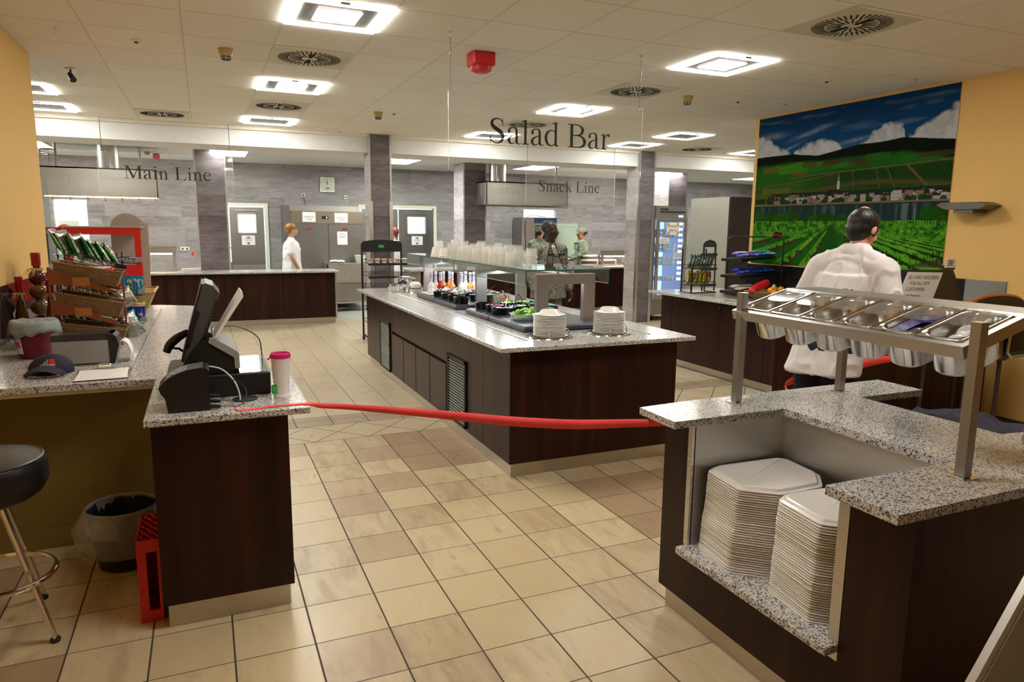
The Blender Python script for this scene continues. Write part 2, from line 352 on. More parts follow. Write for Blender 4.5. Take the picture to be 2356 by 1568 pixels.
M['bean'] = mat('dark_beans', (0.10, 0.03, 0.015), 0.4, var=0.5, scale=80)
M['slate'] = mat('cold_slate_top', (0.055, 0.056, 0.075), 0.25, var=0.1)
M['dress'] = mat('cream_dressing', (0.75, 0.72, 0.60), 0.3, var=0.02)
M['ketchup'] = mat('red_dressing', (0.55, 0.01, 0.015), 0.2, var=0.03)
M['ordress'] = mat('orange_dressing', (0.80, 0.35, 0.10), 0.25, var=0.03)
M['orange'] = mat('orange_peel', (0.85, 0.33, 0.02), 0.4, var=0.08, scale=90, bump=0.2)
M['pear'] = mat('pear_skin', (0.36, 0.33, 0.06), 0.4, var=0.15)
M['wax'] = mat('red_sealing_wax', (0.33, 0.008, 0.008), 0.3, var=0.05)
M['raffia'] = mat('raffia_straw', (0.60, 0.40, 0.17), 0.8, var=0.2, scale=60)
M['chili'] = mat('pickled_chillies', (0.10, 0.008, 0.006), 0.12, var=0.4, scale=70, coat=0.6)
M['pickleb'] = mat('pale_pickled_layer', (0.20, 0.13, 0.06), 0.12, var=0.5, scale=50, coat=0.6)
M['plate'] = mat('lamp_plate_grey', (0.20, 0.20, 0.19), 0.5, 0.3, var=0.03)
M['slat'] = mat('grey_green_slat', (0.17, 0.19, 0.16), 0.4, 0.3, var=0.03)
M['pickle'] = mat('pickled_peppers', (0.16, 0.045, 0.010), 0.12, var=0.6, scale=45, coat=0.6)
M['chalk'] = mat('pale_tan_board', (0.42, 0.33, 0.27), 0.5, var=0.04)
M['brown'] = mat('dark_brown_frame', (0.05, 0.035, 0.03), 0.4, var=0.05)
M['oven'] = mat('navy_oven_panel', (0.01, 0.03, 0.10), 0.3, var=0.1)
M['mint'] = mat('pale_mint_board', (0.50, 0.62, 0.50), 0.25, var=0.04)
M['fridgein'] = mat('lit_fridge_interior', (0.45, 0.6, 0.9), 0.5, emit=(0.35, 0.52, 1.0), es=0.75)
M['fridgetube'] = mat('lit_fridge_tube', (0.8, 0.9, 1.0), 0.5, emit=(0.6, 0.8, 1.0), es=3.0)
M['yogurt'] = mat('pale_dessert_pot', (0.70, 0.85, 0.85), 0.4, var=0.15, scale=50)
M['chipg'] = foil_mat('green_crisp_foil', [(0.0, 0.25, 0.02), (0.02, 0.5, 0.04), (0.75, 0.70, 0.6)])
M['chipback'] = foil_mat('silver_foil_back', [(0.35, 0.33, 0.30), (0.55, 0.52, 0.48)], 2.0)
M['chipy'] = foil_mat('gold_crisp_foil', [(0.75, 0.60, 0.03), (0.12, 0.09, 0.03), (0.7, 0.65, 0.5)], 4.0)
M['chipt'] = foil_mat('teal_crisp_foil', [(0.0, 0.25, 0.28), (0.02, 0.40, 0.42), (0.8, 0.7, 0.55)], 6.0)
M['bluef'] = foil_mat('blue_bar_wrapper', [(0.02, 0.05, 0.45), (0.05, 0.15, 0.6), (0.75, 0.75, 0.8)], 8.0, 0.4)
M['violf'] = foil_mat('violet_bar_wrapper', [(0.12, 0.09, 0.55), (0.45, 0.40, 0.75), (0.8, 0.8, 0.85)], 9.0, 0.3)
M['cyanf'] = foil_mat('aqua_bar_wrapper', [(0.02, 0.30, 0.50), (0.65, 0.72, 0.75), (0.05, 0.40, 0.55)], 10.0, 0.3)
M['cookie'] = foil_mat('cookie_packet', [(0.65, 0.6, 0.55), (0.45, 0.25, 0.08), (0.15, 0.15, 0.35)], 12.0, 0.2, 25)
M['rednet'] = mat('red_fruit_net', (0.65, 0.01, 0.015), 0.5, var=0.4, scale=120)
M['violet'] = mat('violet_film', (0.10, 0.08, 0.30), 0.25, var=0.3, scale=12, bump=0.4)
M['pouch'] = mat('white_film_pouch', (0.82, 0.82, 0.84), 0.2, var=0.06, bump=0.3)
M['wrap'] = glass_mat('crinkled_cling_film', (0.82, 0.82, 0.86), 0.3, 0.15)
M['alu'] = mat('satin_aluminium', (0.50, 0.49, 0.47), 0.4, 0.9, var=0.03)
M['copper'] = mat('grey_pipe_metal', (0.35, 0.33, 0.27), 0.35, 1.0, var=0.1)
M['bluep'] = mat('blue_plastic', (0.01, 0.05, 0.42), 0.4, var=0.05)
M['stool'] = mat('champagne_tube_metal', (0.72, 0.66, 0.52), 0.25, 0.9, var=0.03)
M['pinklab'] = mat('pink_label', (0.8, 0.1, 0.35), 0.5, var=0.05)
M['limes'] = mat('lime_green_labels', (0.3, 0.5, 0.08), 0.5, var=0.3, scale=20)

# ---------------------------------------------------------------- mesh builder
class MB:
    def __init__(s): s.v = []; s.f = []; s.mi = []; s.cur = 0
    def add(s, vs, fs, T=None):
        n = len(s.v)
        for p in vs:
            p = Vector(p)
            if T is not None: p = T @ p
            s.v.append(tuple(p))
        for f in fs: s.f.append(tuple(i+n for i in f)); s.mi.append(s.cur)
        return s
    def box(s, x0, y0, z0, x1, y1, z1, T=None, b=0.0):
        if b > 0:
            b = min(b, (x1-x0)*.45, (y1-y0)*.45, (z1-z0)*.45)
            rings = []
            for z, k in ((z0, b), (z0+b, 0), (z1-b, 0), (z1, b)):
                rings.append([(x0+b, y0+k, z), (x1-b, y0+k, z), (x1-k, y0+b, z), (x1-k, y1-b, z), (x1-b, y1-k, z), (x0+b, y1-k, z), (x0+k, y1-b, z), (x0+k, y0+b, z)])
            return s.loft(rings, T=T)
        vs = [(x0, y0, z0), (x1, y0, z0), (x1, y1, z0), (x0, y1, z0), (x0, y0, z1), (x1, y0, z1), (x1, y1, z1), (x0, y1, z1)]
        return s.add(vs, [(0, 3, 2, 1), (4, 5, 6, 7), (0, 1, 5, 4), (1, 2, 6, 5), (2, 3, 7, 6), (3, 0, 4, 7)], T)
    def loft(s, rings, T=None, caps=True, closed=True):
        n = len(rings[0]); vs = [p for r in rings for p in r]; fs = []
        for i in range(len(rings)-1):
            for j in range(n if closed else n-1):
                k = (j+1) % n
                fs.append((i*n+j, i*n+k, (i+1)*n+k, (i+1)*n+j))
        if caps:
            fs.append(tuple(range(n-1, -1, -1))); fs.append(tuple((len(rings)-1)*n+i for i in range(n)))
        return s.add(vs, fs, T)
    def lathe(s, prof, c=(0, 0, 0), n=24, T=None, sx=1, sy=1, caps=False):
        rings = [[(c[0]+r*sx*math.cos(2*PI*j/n), c[1]+r*sy*math.sin(2*PI*j/n), c[2]+z) for j in range(n)] for r, z in prof]
        return s.loft(rings, T, caps)
    def cyl(s, p0, p1, r0, r1=None, n=12, caps=True):
        return s.tube([p0, p1], [r0, r0 if r1 is None else r1], n, caps)
    def tube(s, pts, r, n=8, caps=True, flat=1.0):
        pts = [Vector(p) for p in pts]; m = len(pts)
        if isinstance(r, (int, float)): r = [r]*m
        t0 = (pts[1]-pts[0]).normalized(); a = Vector((0, 0, 1)) if abs(t0.z) < 0.9 else Vector((1, 0, 0))
        u = t0.cross(a).normalized(); rings = []
        for i, p in enumerate(pts):
            t = (pts[min(i+1, m-1)]-pts[max(i-1, 0)]).normalized()
            u = (u - t*u.dot(t)); u = u.normalized() if u.length > 1e-6 else t.orthogonal().normalized()
            v = t.cross(u)
            rings.append([tuple(p + u*(r[i]*math.cos(2*PI*j/n)) + v*(r[i]*flat*math.sin(2*PI*j/n))) for j in range(n)])
        return s.loft(rings, None, caps)
    def sph(s, c, r, sc=(1, 1, 1), n=16, m=10, T=None, R=None):
        vs = []; fs = []
        for i in range(m+1):
            th = PI*i/m
            for j in range(n):
                ph = 2*PI*j/n
                p = Vector((r*sc[0]*math.sin(th)*math.cos(ph), r*sc[1]*math.sin(th)*math.sin(ph), r*sc[2]*math.cos(th)))
                if R is not None: p = R @ p
                vs.append(p+Vector(c))
        for i in range(m):
            for j in range(n):
                k = (j+1) % n
                fs.append((i*n+j, (i+1)*n+j, (i+1)*n+k, i*n+k))
        return s.add(vs, fs, T)
    def prism(s, poly, a0, a1, axis='z', T=None):
        def P(p, a):
            return {'z': (p[0], p[1], a), 'y': (p[0], a, p[1]), 'x': (a, p[0], p[1])}[axis]
        return s.loft([[P(p, a0) for p in poly], [P(p, a1) for p in poly]], T)
    def build(s, name, m, parent=None, smooth=False, world=True, angle=0.6):
        me = bpy.data.meshes.new(name)
        vs = s.v
        if parent is not None and world:
            L = ORG.get(parent.name, Vector((0, 0, 0)))
            vs = [(x-L[0], y-L[1], z-L[2]) for x, y, z in vs]
        me.from_pydata(vs, [], s.f); me.validate()
        ms = m if isinstance(m, (list, tuple)) else [m]
        for q in ms: me.materials.append(M[q] if isinstance(q, str) else q)
        if len(ms) > 1 and len(me.polygons) == len(s.mi): me.polygons.foreach_set('material_index', s.mi)
        import bmesh
        bm = bmesh.new(); bm.from_mesh(me); bmesh.ops.recalc_face_normals(bm, faces=bm.faces); bm.to_mesh(me); bm.free()
        if smooth:
            me.polygons.foreach_set('use_smooth', [True]*len(me.polygons))
            try: me.set_sharp_from_angle(angle=angle)
            except Exception: pass
        o = bpy.data.objects.new(name, me); COL.objects.link(o)
        if parent is not None:
            o.parent = parent
            if world: ORG[o.name] = ORG.get(parent.name, Vector((0, 0, 0)))
        return o
ORG = {}
def thing(name, label, cat, loc=(0, 0, 0), group=None, rz=0.0):
    o = bpy.data.objects.new(name, None); COL.objects.link(o); o.empty_display_size = 0.1
    o.location = loc; o.rotation_euler = (0, 0, rz); ORG[o.name] = Vector(loc)
    o['label'] = label; o['category'] = cat
    if group: o['group'] = group
    return o
def tag(o, label, cat, group=None):
    o['label'] = label; o['category'] = cat
    if group: o['group'] = group
    return o
def struct(o): o['kind'] = 'structure'; return o
def dup(root, loc, label=None, rz=None, group=None):
    r = root.copy(); COL.objects.link(r); r.location = loc
    if rz is not None: r.rotation_euler = (0, 0, rz)
    if label: r['label'] = label
    if group: r['group'] = group
    ORG[r.name] = Vector(loc)
    for ch in list(root.children):
        c = ch.copy(); COL.objects.link(c); c.parent = r
        for gch in list(ch.children):
            d = gch.copy(); COL.objects.link(d); d.parent = c
    return r
ORD = ['first', 'second', 'third', 'fourth', 'fifth', 'sixth', 'seventh', 'eighth', 'ninth', 'tenth']
def nth(i):
    if i < 10: return ORD[i]
    k = i+1; return '%d%s' % (k, {1: 'st', 2: 'nd', 3: 'rd'}.get(k % 10 if k % 100 not in (11, 12, 13) else 0, 'th'))
def cr(pts, k=8):
    """Catmull-Rom through points of any dimension"""
    P = [tuple(p) for p in pts]; P = [P[0]]+P+[P[-1]]; out = []
    for i in range(1, len(P)-2):
        for t in range(k):
            u = t/k
            out.append(tuple(0.5*((2*b)+(c-a)*u+(2*a-5*b+4*c-d)*u*u+(-a+3*b-3*c+d)*u**3) for a, b, c, d in zip(P[i-1], P[i], P[i+1], P[i+2])))
    out.append(P[-2]); return out
def text_mb(mb, txt, size, T, depth=0.0005, align='CENTER', italic=False, spacing=1.0):
    """plain sans lettering as flat mesh, laid in the XZ plane of T"""
    cu = bpy.data.curves.new('t', 'FONT'); cu.body = txt; cu.size = size; cu.align_x = align; cu.extrude = depth; cu.resolution_u = 2
    cu.space_character = spacing; cu.offset = 0.0
    if italic: cu.shear = 0.3
    o = bpy.data.objects.new('t', cu); COL.objects.link(o)
    dg = bpy.context.evaluated_depsgraph_get(); me = bpy.data.meshes.new_from_object(o.evaluated_get(dg))
    R = Matrix(((1, 0, 0, 0), (0, 0, -1, 0), (0, 1, 0, 0), (0, 0, 0, 1)))
    mb.add([R @ v.co for v in me.vertices], [tuple(p.vertices) for p in me.polygons], T)
    bpy.data.objects.remove(o); bpy.data.curves.remove(cu); bpy.data.meshes.remove(me)
def TR(loc, rz=0, rx=0, ry=0, s=1):
    return Matrix.Translation(loc) @ Matrix.Rotation(rz, 4, 'Z') @ Matrix.Rotation(ry, 4, 'Y') @ Matrix.Rotation(rx, 4, 'X') @ Matrix.Scale(s, 4)
# ================================================================ THE SETTING
def sbox(name, m, *b, **k): return struct(MB().box(*b, **k).build(name, m))
sbox('floor', 'floor', -5, -4, -0.1, 20, 18, 0)
CE = MB().box(-5, -4, 2.98, 20, 10.55, 3.1); struct(CE.build('ceiling', 'ceil'))
KC = MB().box(-5, 11.1, 2.87, 20, 15.2, 3.0); struct(KC.build('ceiling', 'kceil'))
sbox('wall_left', 'yellow', -1.34, -4, 0, -1.19, 6.9, 2.98)
sbox('wall_right', 'yellow', 6.2, -4, 0, 6.35, 6.86, 2.98)
sbox('wall_rear', 'yellow', -1.34, -4.1, 0, 6.35, -4, 2.98)
sbox('wall_farleft', 'beam', -5.1, 6, 0, -5, 18, 3.0)
sbox('wall_farright', 'plank', 19.9, 6, 0, 20, 15.2, 3.0)
sbox('wall_nearleft', 'beam', -5.1, 6.0, 0, -1.34, 6.1, 2.98)
sbox('wall_nearright', 'beam', 6.35, 6.0, 0, 20, 6.1, 2.98)
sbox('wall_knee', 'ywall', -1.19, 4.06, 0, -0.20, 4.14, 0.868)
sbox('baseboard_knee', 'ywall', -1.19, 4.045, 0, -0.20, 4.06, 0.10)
sbox('baseboard_right', 'brown', 6.185, -4, 0, 6.2, 6.86, 0.09)
bm = MB().box(-5, 10.56, 2.72, 20, 11.1, 3.0); struct(bm.build('beam', 'beam'))
sbox('trim_ceiling', 'trim', -5, 10.50, 2.935, 20, 10.56, 2.98)
sbox('trim_beam', 'beam', -5, 11.1, 2.72, 20, 11.35, 2.76)

# back wall with its openings
bw = MB()
OP = [(-2.47, -1.94, 1.0, 2.08), (0.22, 1.17, 0, 2.03), (3.10, 4.72, 0, 2.05), (6.92, 7.78, 0.9, 2.08)]
x = -5.0
for a, b, z0, z1 in OP:
    bw.box(x, 15.2, 0, a, 15.32, 2.9)
    bw.box(a, 15.2, z1, b, 15.32, 2.9)
    if z0 > 0: bw.box(a, 15.2, 0, b, 15.32, z0)
    x = b
bw.box(x, 15.2, 0, 20, 15.32, 2.9)
struct(bw.build('wall_back', 'plank'))
tr = MB().box(-5, 17.4, 0, 13, 17.5, 3.0)
for xx in (-3.2, 2.2, 5.6, 8.8): tr.box(xx, 15.32, 0, xx+0.06, 17.4, 3.0)
struct(tr.build('wall_scullery', 'tile'))
sbox('ceiling_scullery', 'beam', -5, 15.32, 2.9, 13, 17.5, 3.0)

for xx in (-2.0, 0.6, 4.0, 7.3):
    t = thing('ceiling_light', 'unseen tiled back room ceiling light behind the %s kitchen opening' % {-2.0: 'leftmost', 0.6: 'open door', 4.0: 'double door', 7.3: 'right hand'}[xx], 'light', (xx, 16.4, 2.9))
    MB().box(xx-.6, 16.1, 2.86, xx+.6, 16.7, 2.9).build('diffuser', 'klamp', t)  # lamps out of view, put in so the back rooms look bright

# kitchen door frames and leaves
def frame(name, x0, x1, z1, wd=0.055):
    m = MB().box(x0-wd, 15.15, 0, x0, 15.22, z1+wd).box(x1, 15.15, 0, x1+wd, 15.22, z1+wd).box(x0, 15.15, z1, x1, 15.22, z1+wd)
    return struct(m.build(name, 'cream'))
frame('door_1', 0.22, 1.17, 2.03); frame('door_2', 3.10, 4.72, 2.05)
def enter_sign(par, cx, y, cz, mirror=False, exit_=False):
    s = MB().box(cx-.125, y-.004, cz-.095, cx+.125, y, cz+.095).build('paper_sign', 'paper', par)
    k = MB()
    if not exit_:
        k.prism([(cx-.05, cz+.035), (cx+.05, cz+.035), (cx, cz+.08)], y-.006, y-.0045, 'y')
        k.box(cx-.025, y-.006, cz-.08, cx+.025, y-.0045, cz-.04)
        text_mb(k, 'ENTER', 0.042, TR((cx, y-.0055, cz-.012)))
    else:
        text_mb(k, 'EXIT', 0.05, TR((cx-.05, y-.0055, cz-.02)))
        for q in (1, -1): k.tube([(cx+.11, y-.0055, cz+.09*q), (cx+.02, y-.0055, cz)], 0.003, 4)
    k.build('printed_arrow', 'gink', s)
def leaf(label, x0, x1, z1, sign, loc, hinge_rz=0.0, bright=True):
    t = thing('kitchen_door', label, 'door', loc)
    y = 15.14; wx0 = x0+(x1-x0)*0.24; wx1 = x0+(x1-x0)*0.76
    d = MB()
    d.box(x0, y, 0.02, wx0, y+.045, z1).box(wx1, y, 0.02, x1, y+.045, z1).box(wx0, y, 0.02, wx1, y+.045, 1.50).box(wx0, y, 1.86, wx1, y+.045, z1)
    d.build('door_panel', 'steeld', t)
    MB().box(x0+.01, y-.006, 0.04, x1-.01, y, 0.86).build('kick_plate', 'steel', t)
    r = MB()
    for b in ((wx0-.02, 1.48, wx1+.02, 1.50), (wx0-.02, 1.86, wx1+.02, 1.885), (wx0-.02, 1.48, wx0, 1.88), (wx1, 1.48, wx1+.02, 1.88)):
        r.box(b[0], y-.012, b[1], b[2], y+.002, b[3])
    f = r.build('window_frame', 'steel', t); MB().box(wx0, y+.015, 1.5, wx1, y+.02, 1.86).build('pane', 'acryl', f)
    MB().box(wx0-.05, y-.03, 1.93, wx1+.05, y, 1.95).build('top_rail', 'steel', t)
    if sign: enter_sign(t, (x0+x1)/2+.01, y-.0, 1.35, exit_=(sign == 2))
    return t
leaf('steel kitchen door with ENTER arrow paper, left of the tall steel refrigerator', 0.50, 1.14, 2.0, 1, (0.8, 15.16, 0))
leaf('steel kitchen swing door half hidden behind the dark front pillar', 3.12, 3.89, 2.02, 2, (3.5, 15.16, 0))
leaf('right leaf of the steel double kitchen door with ENTER arrow paper', 3.92, 4.70, 2.02, 1, (4.3, 15.16, 0))

# pillars
def pillar(label, x0, x1, y0, y1, z1, left_pale, guard=True, strips=None):
    t = thing('pillar', label, 'pillar', (x0, y0, 0))
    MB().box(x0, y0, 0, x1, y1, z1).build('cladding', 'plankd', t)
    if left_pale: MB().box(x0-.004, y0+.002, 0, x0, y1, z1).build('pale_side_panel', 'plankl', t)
    e = 0.014
    for gx in (x0, x1):
        MB().box(gx-e if gx == x0 else gx-.012, y0-.004, 0, gx+.012 if gx == x0 else gx+e, y0+.012, z1).build('corner_trim', 'alu', t)
    if strips:
        for sx in (x0-.02, x1-.03):
            MB().box(sx, y0-.012, 0, sx+.055, y0+.03, strips).build('corner_guard', 'steel', t)
    t['kind'] = 'structure'; return t
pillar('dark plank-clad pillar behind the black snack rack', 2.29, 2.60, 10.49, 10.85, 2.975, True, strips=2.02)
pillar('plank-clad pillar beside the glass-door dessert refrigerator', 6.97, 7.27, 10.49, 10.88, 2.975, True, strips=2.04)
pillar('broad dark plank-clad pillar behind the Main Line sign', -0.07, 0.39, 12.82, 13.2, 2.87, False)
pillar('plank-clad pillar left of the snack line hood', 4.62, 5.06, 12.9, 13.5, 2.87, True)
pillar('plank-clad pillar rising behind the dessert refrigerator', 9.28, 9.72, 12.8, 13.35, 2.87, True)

# dark glass splashback strips
tag(MB().box(-1.189, 4.2, 0.90, -1.178, 6.85, 1.255).build('splashback', 'mirror'), 'dark mirror strip above the left counter, behind the bottles', 'splashback')
tag(MB().box(6.187, 4.1, 0.93, 6.199, 6.86, 1.24).build('splashback', 'blackg'), 'black gloss tile strip below the vineyard painting', 'splashback')

# ---------------------------------------------------------------- ceiling fittings
def light_fitting():
    z = 2.98; a = 0.30; t = thing('ceiling_light', '', 'light', (0, 0, z), 'square ceiling lights with lit borders')
    w_ = 0.062; f = MB()
    for b in ((-a, -a, a, -a+w_), (-a, a-w_, a, a), (-a, -a+w_, -a+w_, a-w_), (a-w_, -a+w_, a, a-w_)):
        f.box(b[0], b[1], -0.012, b[2], b[3], -0.001)
    f.build('lit_border', 'lampon', t, world=False)
    MB().box(-a+w_, -a+w_, -0.006, a-w_, a-w_, -0.001).build('metal_plate', 'plate', t, world=False)
    r = MB(); q = 0.135
    r.box(-q-.006, -q-.006, -0.009, q+.006, q+.006, -0.0065); rr = r.build('lamp_rim', 'pinkrim', t, world=False)
    MB().box(-q, -q, -0.013, q, q, -0.0095).build('lit_centre', 'lamppk', t, world=False)
    MB().box(-.03, -a-.012, -0.016, .03, -a+.004, -0.004).build('clip', 'grey', t, world=False)
    return t
def light_plain():
    t = light_fitting()
    for c in list(t.children):
        if c.name.startswith(('lamp_rim', 'lit_centre')):
            bpy.data.objects.remove(c)
    return t
LX = [0.861, 3.951, 7.041-0.618, 8.895]
lp = [(0.861, 4.815, 1, 'nearest square ceiling light, at the top edge left of centre'),
      (0.861, 7.335, 1, 'square ceiling light left of centre, between the two left slotted vents'),
      (0.861, 9.845, 0, 'square ceiling light with dark centre near the left end of the beam'),
      (3.951, 4.815, 1, 'nearest square ceiling light on the right, above the vineyard painting side'),
      (3.951, 7.335, 1, 'pink-centred square ceiling light directly above the Salad Bar lettering'),
      (3.951, 9.845, 0, 'square ceiling light with dark centre seen through the Salad Bar sign'),
      (6.423, 8.59, 0, 'dark-centred square ceiling light left of the painting, nearer of two'),
      (6.423, 9.845, 0, 'dark-centred square ceiling light above the pillar by the dessert refrigerator'),
      (8.895, 9.845, 0, 'square ceiling light half hidden by the painting wall'),
      (-1.612, 8.59, 0, 'nearer of the two square ceiling lights beyond the left yellow wall'),
      (-1.612, 9.845, 0, 'farther of the two square ceiling lights beyond the left yellow wall'),
      (0.861, 2.3, 1, None), (3.951, 2.3, 1, None)]
pa = light_fitting(); pb = light_plain(); used = {0: False, 1: False}
for x, y, k, lab in lp:
    src = pa if k else pb
    lab = lab or 'square ceiling light just outside the picture overhead, %s one of two' % ('left' if x < 2 else 'right')
    if used[k]: dup(src, (x, y, 2.98), lab)
    else: src.location = (x, y, 2.98); src['label'] = lab; used[k] = True
def vent():
    t = thing('ceiling_vent', '', 'vent', (0, 0, 2.98), 'square slotted air vents')
    MB().box(-.3, -.3, -.008, .3, .3, -.001).build('face_plate', 'vent', t, world=False)
    s = MB()
    def bar(a, r0, r1, w_):
        c, s_ = math.cos(a), math.sin(a)
        p = [(r0, -w_), (r1, -w_), (r1, w_), (r0, w_)]
        s.prism([(c*u-s_*v, s_*u+c*v) for u, v in p], -.0105, -.0082)
    for i in range(40): bar(2*PI*(i+.5)/40, .165, .245, .0055)
    for i in range(20): bar(2*PI*(i+.5)/20, .065, .155, .0055)
    for i in (0, 1): bar(PI*i+PI/2, .03, .16, .014)
    s.build('slots', 'dark', t, world=False); return t
V = vent(); first = True
for x, y, lab in [(3.951, 3.555, 'large slotted ceiling vent at the top right of the picture'), (0.861, 6.075, 'slotted ceiling vent below the nearest left light'),
                  (0.861, 8.59, 'slotted ceiling vent between the two smaller left lights'), (3.951, 6.075, 'slotted ceiling vent at the top right corner of the Salad Bar sign'),
                  (3.951, 8.59, 'slotted ceiling vent seen faintly behind the Salad Bar lettering'), (-0.375, 9.845, 'slotted ceiling vent above the Main Line sign'), (7.66, 9.845, 'slotted ceiling vent left of the painting near the beam')]:
    if first: V.location = (x, y, 2.98); V['label'] = lab; first = False
    else: dup(V, (x, y, 2.98), lab)
# smoke detectors, alarm, sprinklers, hooks
def detector(x, y, lab):
    t = thing('smoke_detector', lab, 'smoke detector', (x, y, 2.98))
    MB().lathe([(0, -.001), (.055, -.001), (.052, -.03), (.040, -.055), (0, -.055)], (x, y, 2.98), 20).build('housing', 'brass', t, smooth=True)
    c = MB()
    for i in range(6):
        a = 2*PI*i/6; c.box(x+.032*math.cos(a)-.004, y+.032*math.sin(a)-.004, 2.90, x+.032*math.cos(a)+.004, y+.032*math.sin(a)+.004, 2.926)
    c.lathe([(0, -.072), (.034, -.078), (.030, -.084), (0, -.086)], (x, y, 2.98), 16); c.build('sensor_cage', 'brown', t)
detector(0.235, 6.06, 'yellowed smoke detector on the ceiling left of the nearest vent')
detector(1.97, 8.50, 'yellowed smoke detector above the dark pillar by the snack rack')
detector(4.57, 6.07, 'yellowed smoke detector right of the vent above the Salad Bar sign')
t = thing('fire_alarm', 'red square fire alarm sounder on the ceiling above the Salad Bar sign', 'fire alarm', (2.05, 5.33, 2.98))
MB().box(1.96, 5.25, 2.88, 2.14, 5.42, 2.979, b=.01).build('housing', 'red', t)
MB().lathe([(0.085, 0), (.08, -.03), (.05, -.045), (0, -.045)], (2.05, 5.335, 2.88), 20).build('horn', 'red', t, smooth=True)
for x, y, lab in [(-.372, 6.08, 'round white sprinkler plate on the ceiling at far left'), (2.16, 8.5, 'small round sprinkler plate beside the pillar detector'), (5.2, 4.9, 'dark-centred sprinkler hole above the painting'), (5.2, 6.05, 'small round sprinkler plate nearer the painting corner')]:
    t = thing('sprinkler', lab, 'sprinkler', (x, y, 2.98))
    MB().lathe([(0, -.001), (.042, -.001), (.04, -.008), (.03, -.01), (0, -.01)], (x, y, 2.98), 18).build('cover_plate', 'trim', t)
    MB().lathe([(0, -.011), (.016, -.011), (.012, -.022), (0, -.022)], (x, y, 2.98), 12).build('nozzle', 'dgrey', t)
t = thing('spotlight', 'small dark ceiling spotlight at far left, near the yellow wall end', 'spotlight', (-.98, 7.4, 2.98))
MB().lathe([(0, -.001), (.045, -.001), (.045, -.012), (0, -.012)], (-.98, 7.4, 2.98), 16).build('base', 'alu', t)
MB().cyl((-.98, 7.4, 2.97), (-.98, 7.4, 2.93), .008).cyl((-.99, 7.42, 2.935), (-.96, 7.37, 2.88), .022, .028).build('lamp_head', 'black', t)
def hook(x, y, z=2.98):
    m = MB(); m.lathe([(0, 0), (.012, 0), (.012, -.006), (0, -.006)], (x, y, z-.001), 10)
    m.tube([(x, y, z-.004)]+[(x+.010*math.sin(a), y, z-.026-.011*math.cos(a)*-1) for a in [PI*k/6 for k in range(0, 11)]], .0028, 6)
    return m
for x, y, lab in [(-.858, 5.95, 'bare ceiling hook above the left yellow wall'), (1.85, 10.35, 'bare ceiling hook by the dark front pillar top'), (5.83, 4.5, 'bare ceiling hook over the right end of the painting'), (5.78, 5.98, 'bare ceiling hook over the middle of the painting')]:
    tag(hook(x, y).build('ceiling_hook', 'alu'), lab, 'hook')

# kitchen panels
kp = None
for cx, lab in [(-2.45, 'far left'), (0.47, 'left of the Main Line pillar'), (3.45, 'behind the front pillar'), (6.30, 'behind the snack line chimney'), (9.30, 'behind the pillar by the dessert refrigerator'), (12.1, 'at far right by the painting')]:
    lab = 'large lit kitchen ceiling panel ' + lab
    if kp is None:
        kp = thing('ceiling_light', lab, 'light', (cx, 13.2, 2.87), 'lit kitchen ceiling panels')
        MB().box(-.29, -.58, -.012, .29, .58, -.002).build('diffuser', 'klamp', kp, world=False)
        m = MB()
        for b in ((-.31, -.6, .31, -.58), (-.31, .58, .31, .6), (-.31, -.58, -.29, .58), (.29, -.58, .31, .58)): m.box(b[0], b[1], -.014, b[2], b[3], -.001)
        m.build('metal_frame', 'white', kp, world=False)
    else: dup(kp, (cx, 13.2, 2.87), lab)

# ================================================================ COUNTERS
def louvre(t, x, y0, y1, z0, z1, n=21):
    g = MB()
    for b in ((y0, z0, y1, z0+.02), (y0, z1-.02, y1, z1), (y0, z0, y0+.025, z1), (y1-.025, z0, y1, z1)):
        g.box(x-.014, b[0], b[1], x, b[2], b[3])
    g.box(x-.002, y0, z0, x, y1, z1)
    gr = g.build('vent_grille', 'blackm', t)
    s = MB(); h = (z1-z0-.05)/n
    for i in range(n):
        z = z0+.025+h*i
        s.add([(x-.012, y0+.03, z), (x-.012, y1-.03, z), (x-.0025, y1-.03, z+h*.25), (x-.0025, y0+.03, z+h*.25), (x-.012, y0+.03, z+.002), (x-.012, y1-.03, z+.002), (x-.0025, y1-.03, z+h*.25+.002), (x-.0025, y0+.03, z+h*.25+.002)],
              [(0, 1, 2, 3), (4, 5, 6, 7), (0, 1, 5, 4), (1, 2, 6, 5), (2, 3, 7, 6), (3, 0, 4, 7)])
    s.build('slats', 'slat', gr)
# ---- salad bar island
t = thing('salad_bar_island', 'long dark wood salad bar island with granite top in the middle of the hall', 'counter', (2.42, 6.3, 0))
MB().box(1.80, 4.112, 0, 3.06, 8.42, .10).build('plinth', 'plinth', t)
MB().box(1.80, 4.085, .10, 3.075, 8.45, .87).build('body', 'wood', t)
MB().box(1.775, 4.08, .10, 3.085, 4.10, .87).build('front_panel', 'wood', t)
ys = [8.47, 8.03, 7.79]
for i in range(2): MB().box(1.777, ys[i+1]+.002, .10, 1.80, ys[i]-.002, .87).build('side_panel', 'wood', t)
for a, b in ((7.21, 7.79), (4.82, 5.40)): MB().box(1.777, a+.002, .10, 1.80, b-.002, .87).build('side_panel', 'wood', t)
MB().box(1.777, 5.402, .56, 1.80, 7.208, .87).build('side_panel', 'wood', t)
for a, b in ((4.57, 4.82), (4.10, 4.57)): MB().box(1.777, a+.002, .10, 1.80, b-.002, .87).build('side_panel', 'wood', t)
for a, b in ((6.76, 7.208), (6.31, 6.75), (5.86, 6.30), (5.402, 5.85)): MB().box(1.772, a+.004, .10, 1.80, b-.004, .535).build('cabinet_door', 'wood', t)
MB().box(1.795, 5.402, .535, 1.799, 7.208, .56).build('grip_recess', 'dark', t)
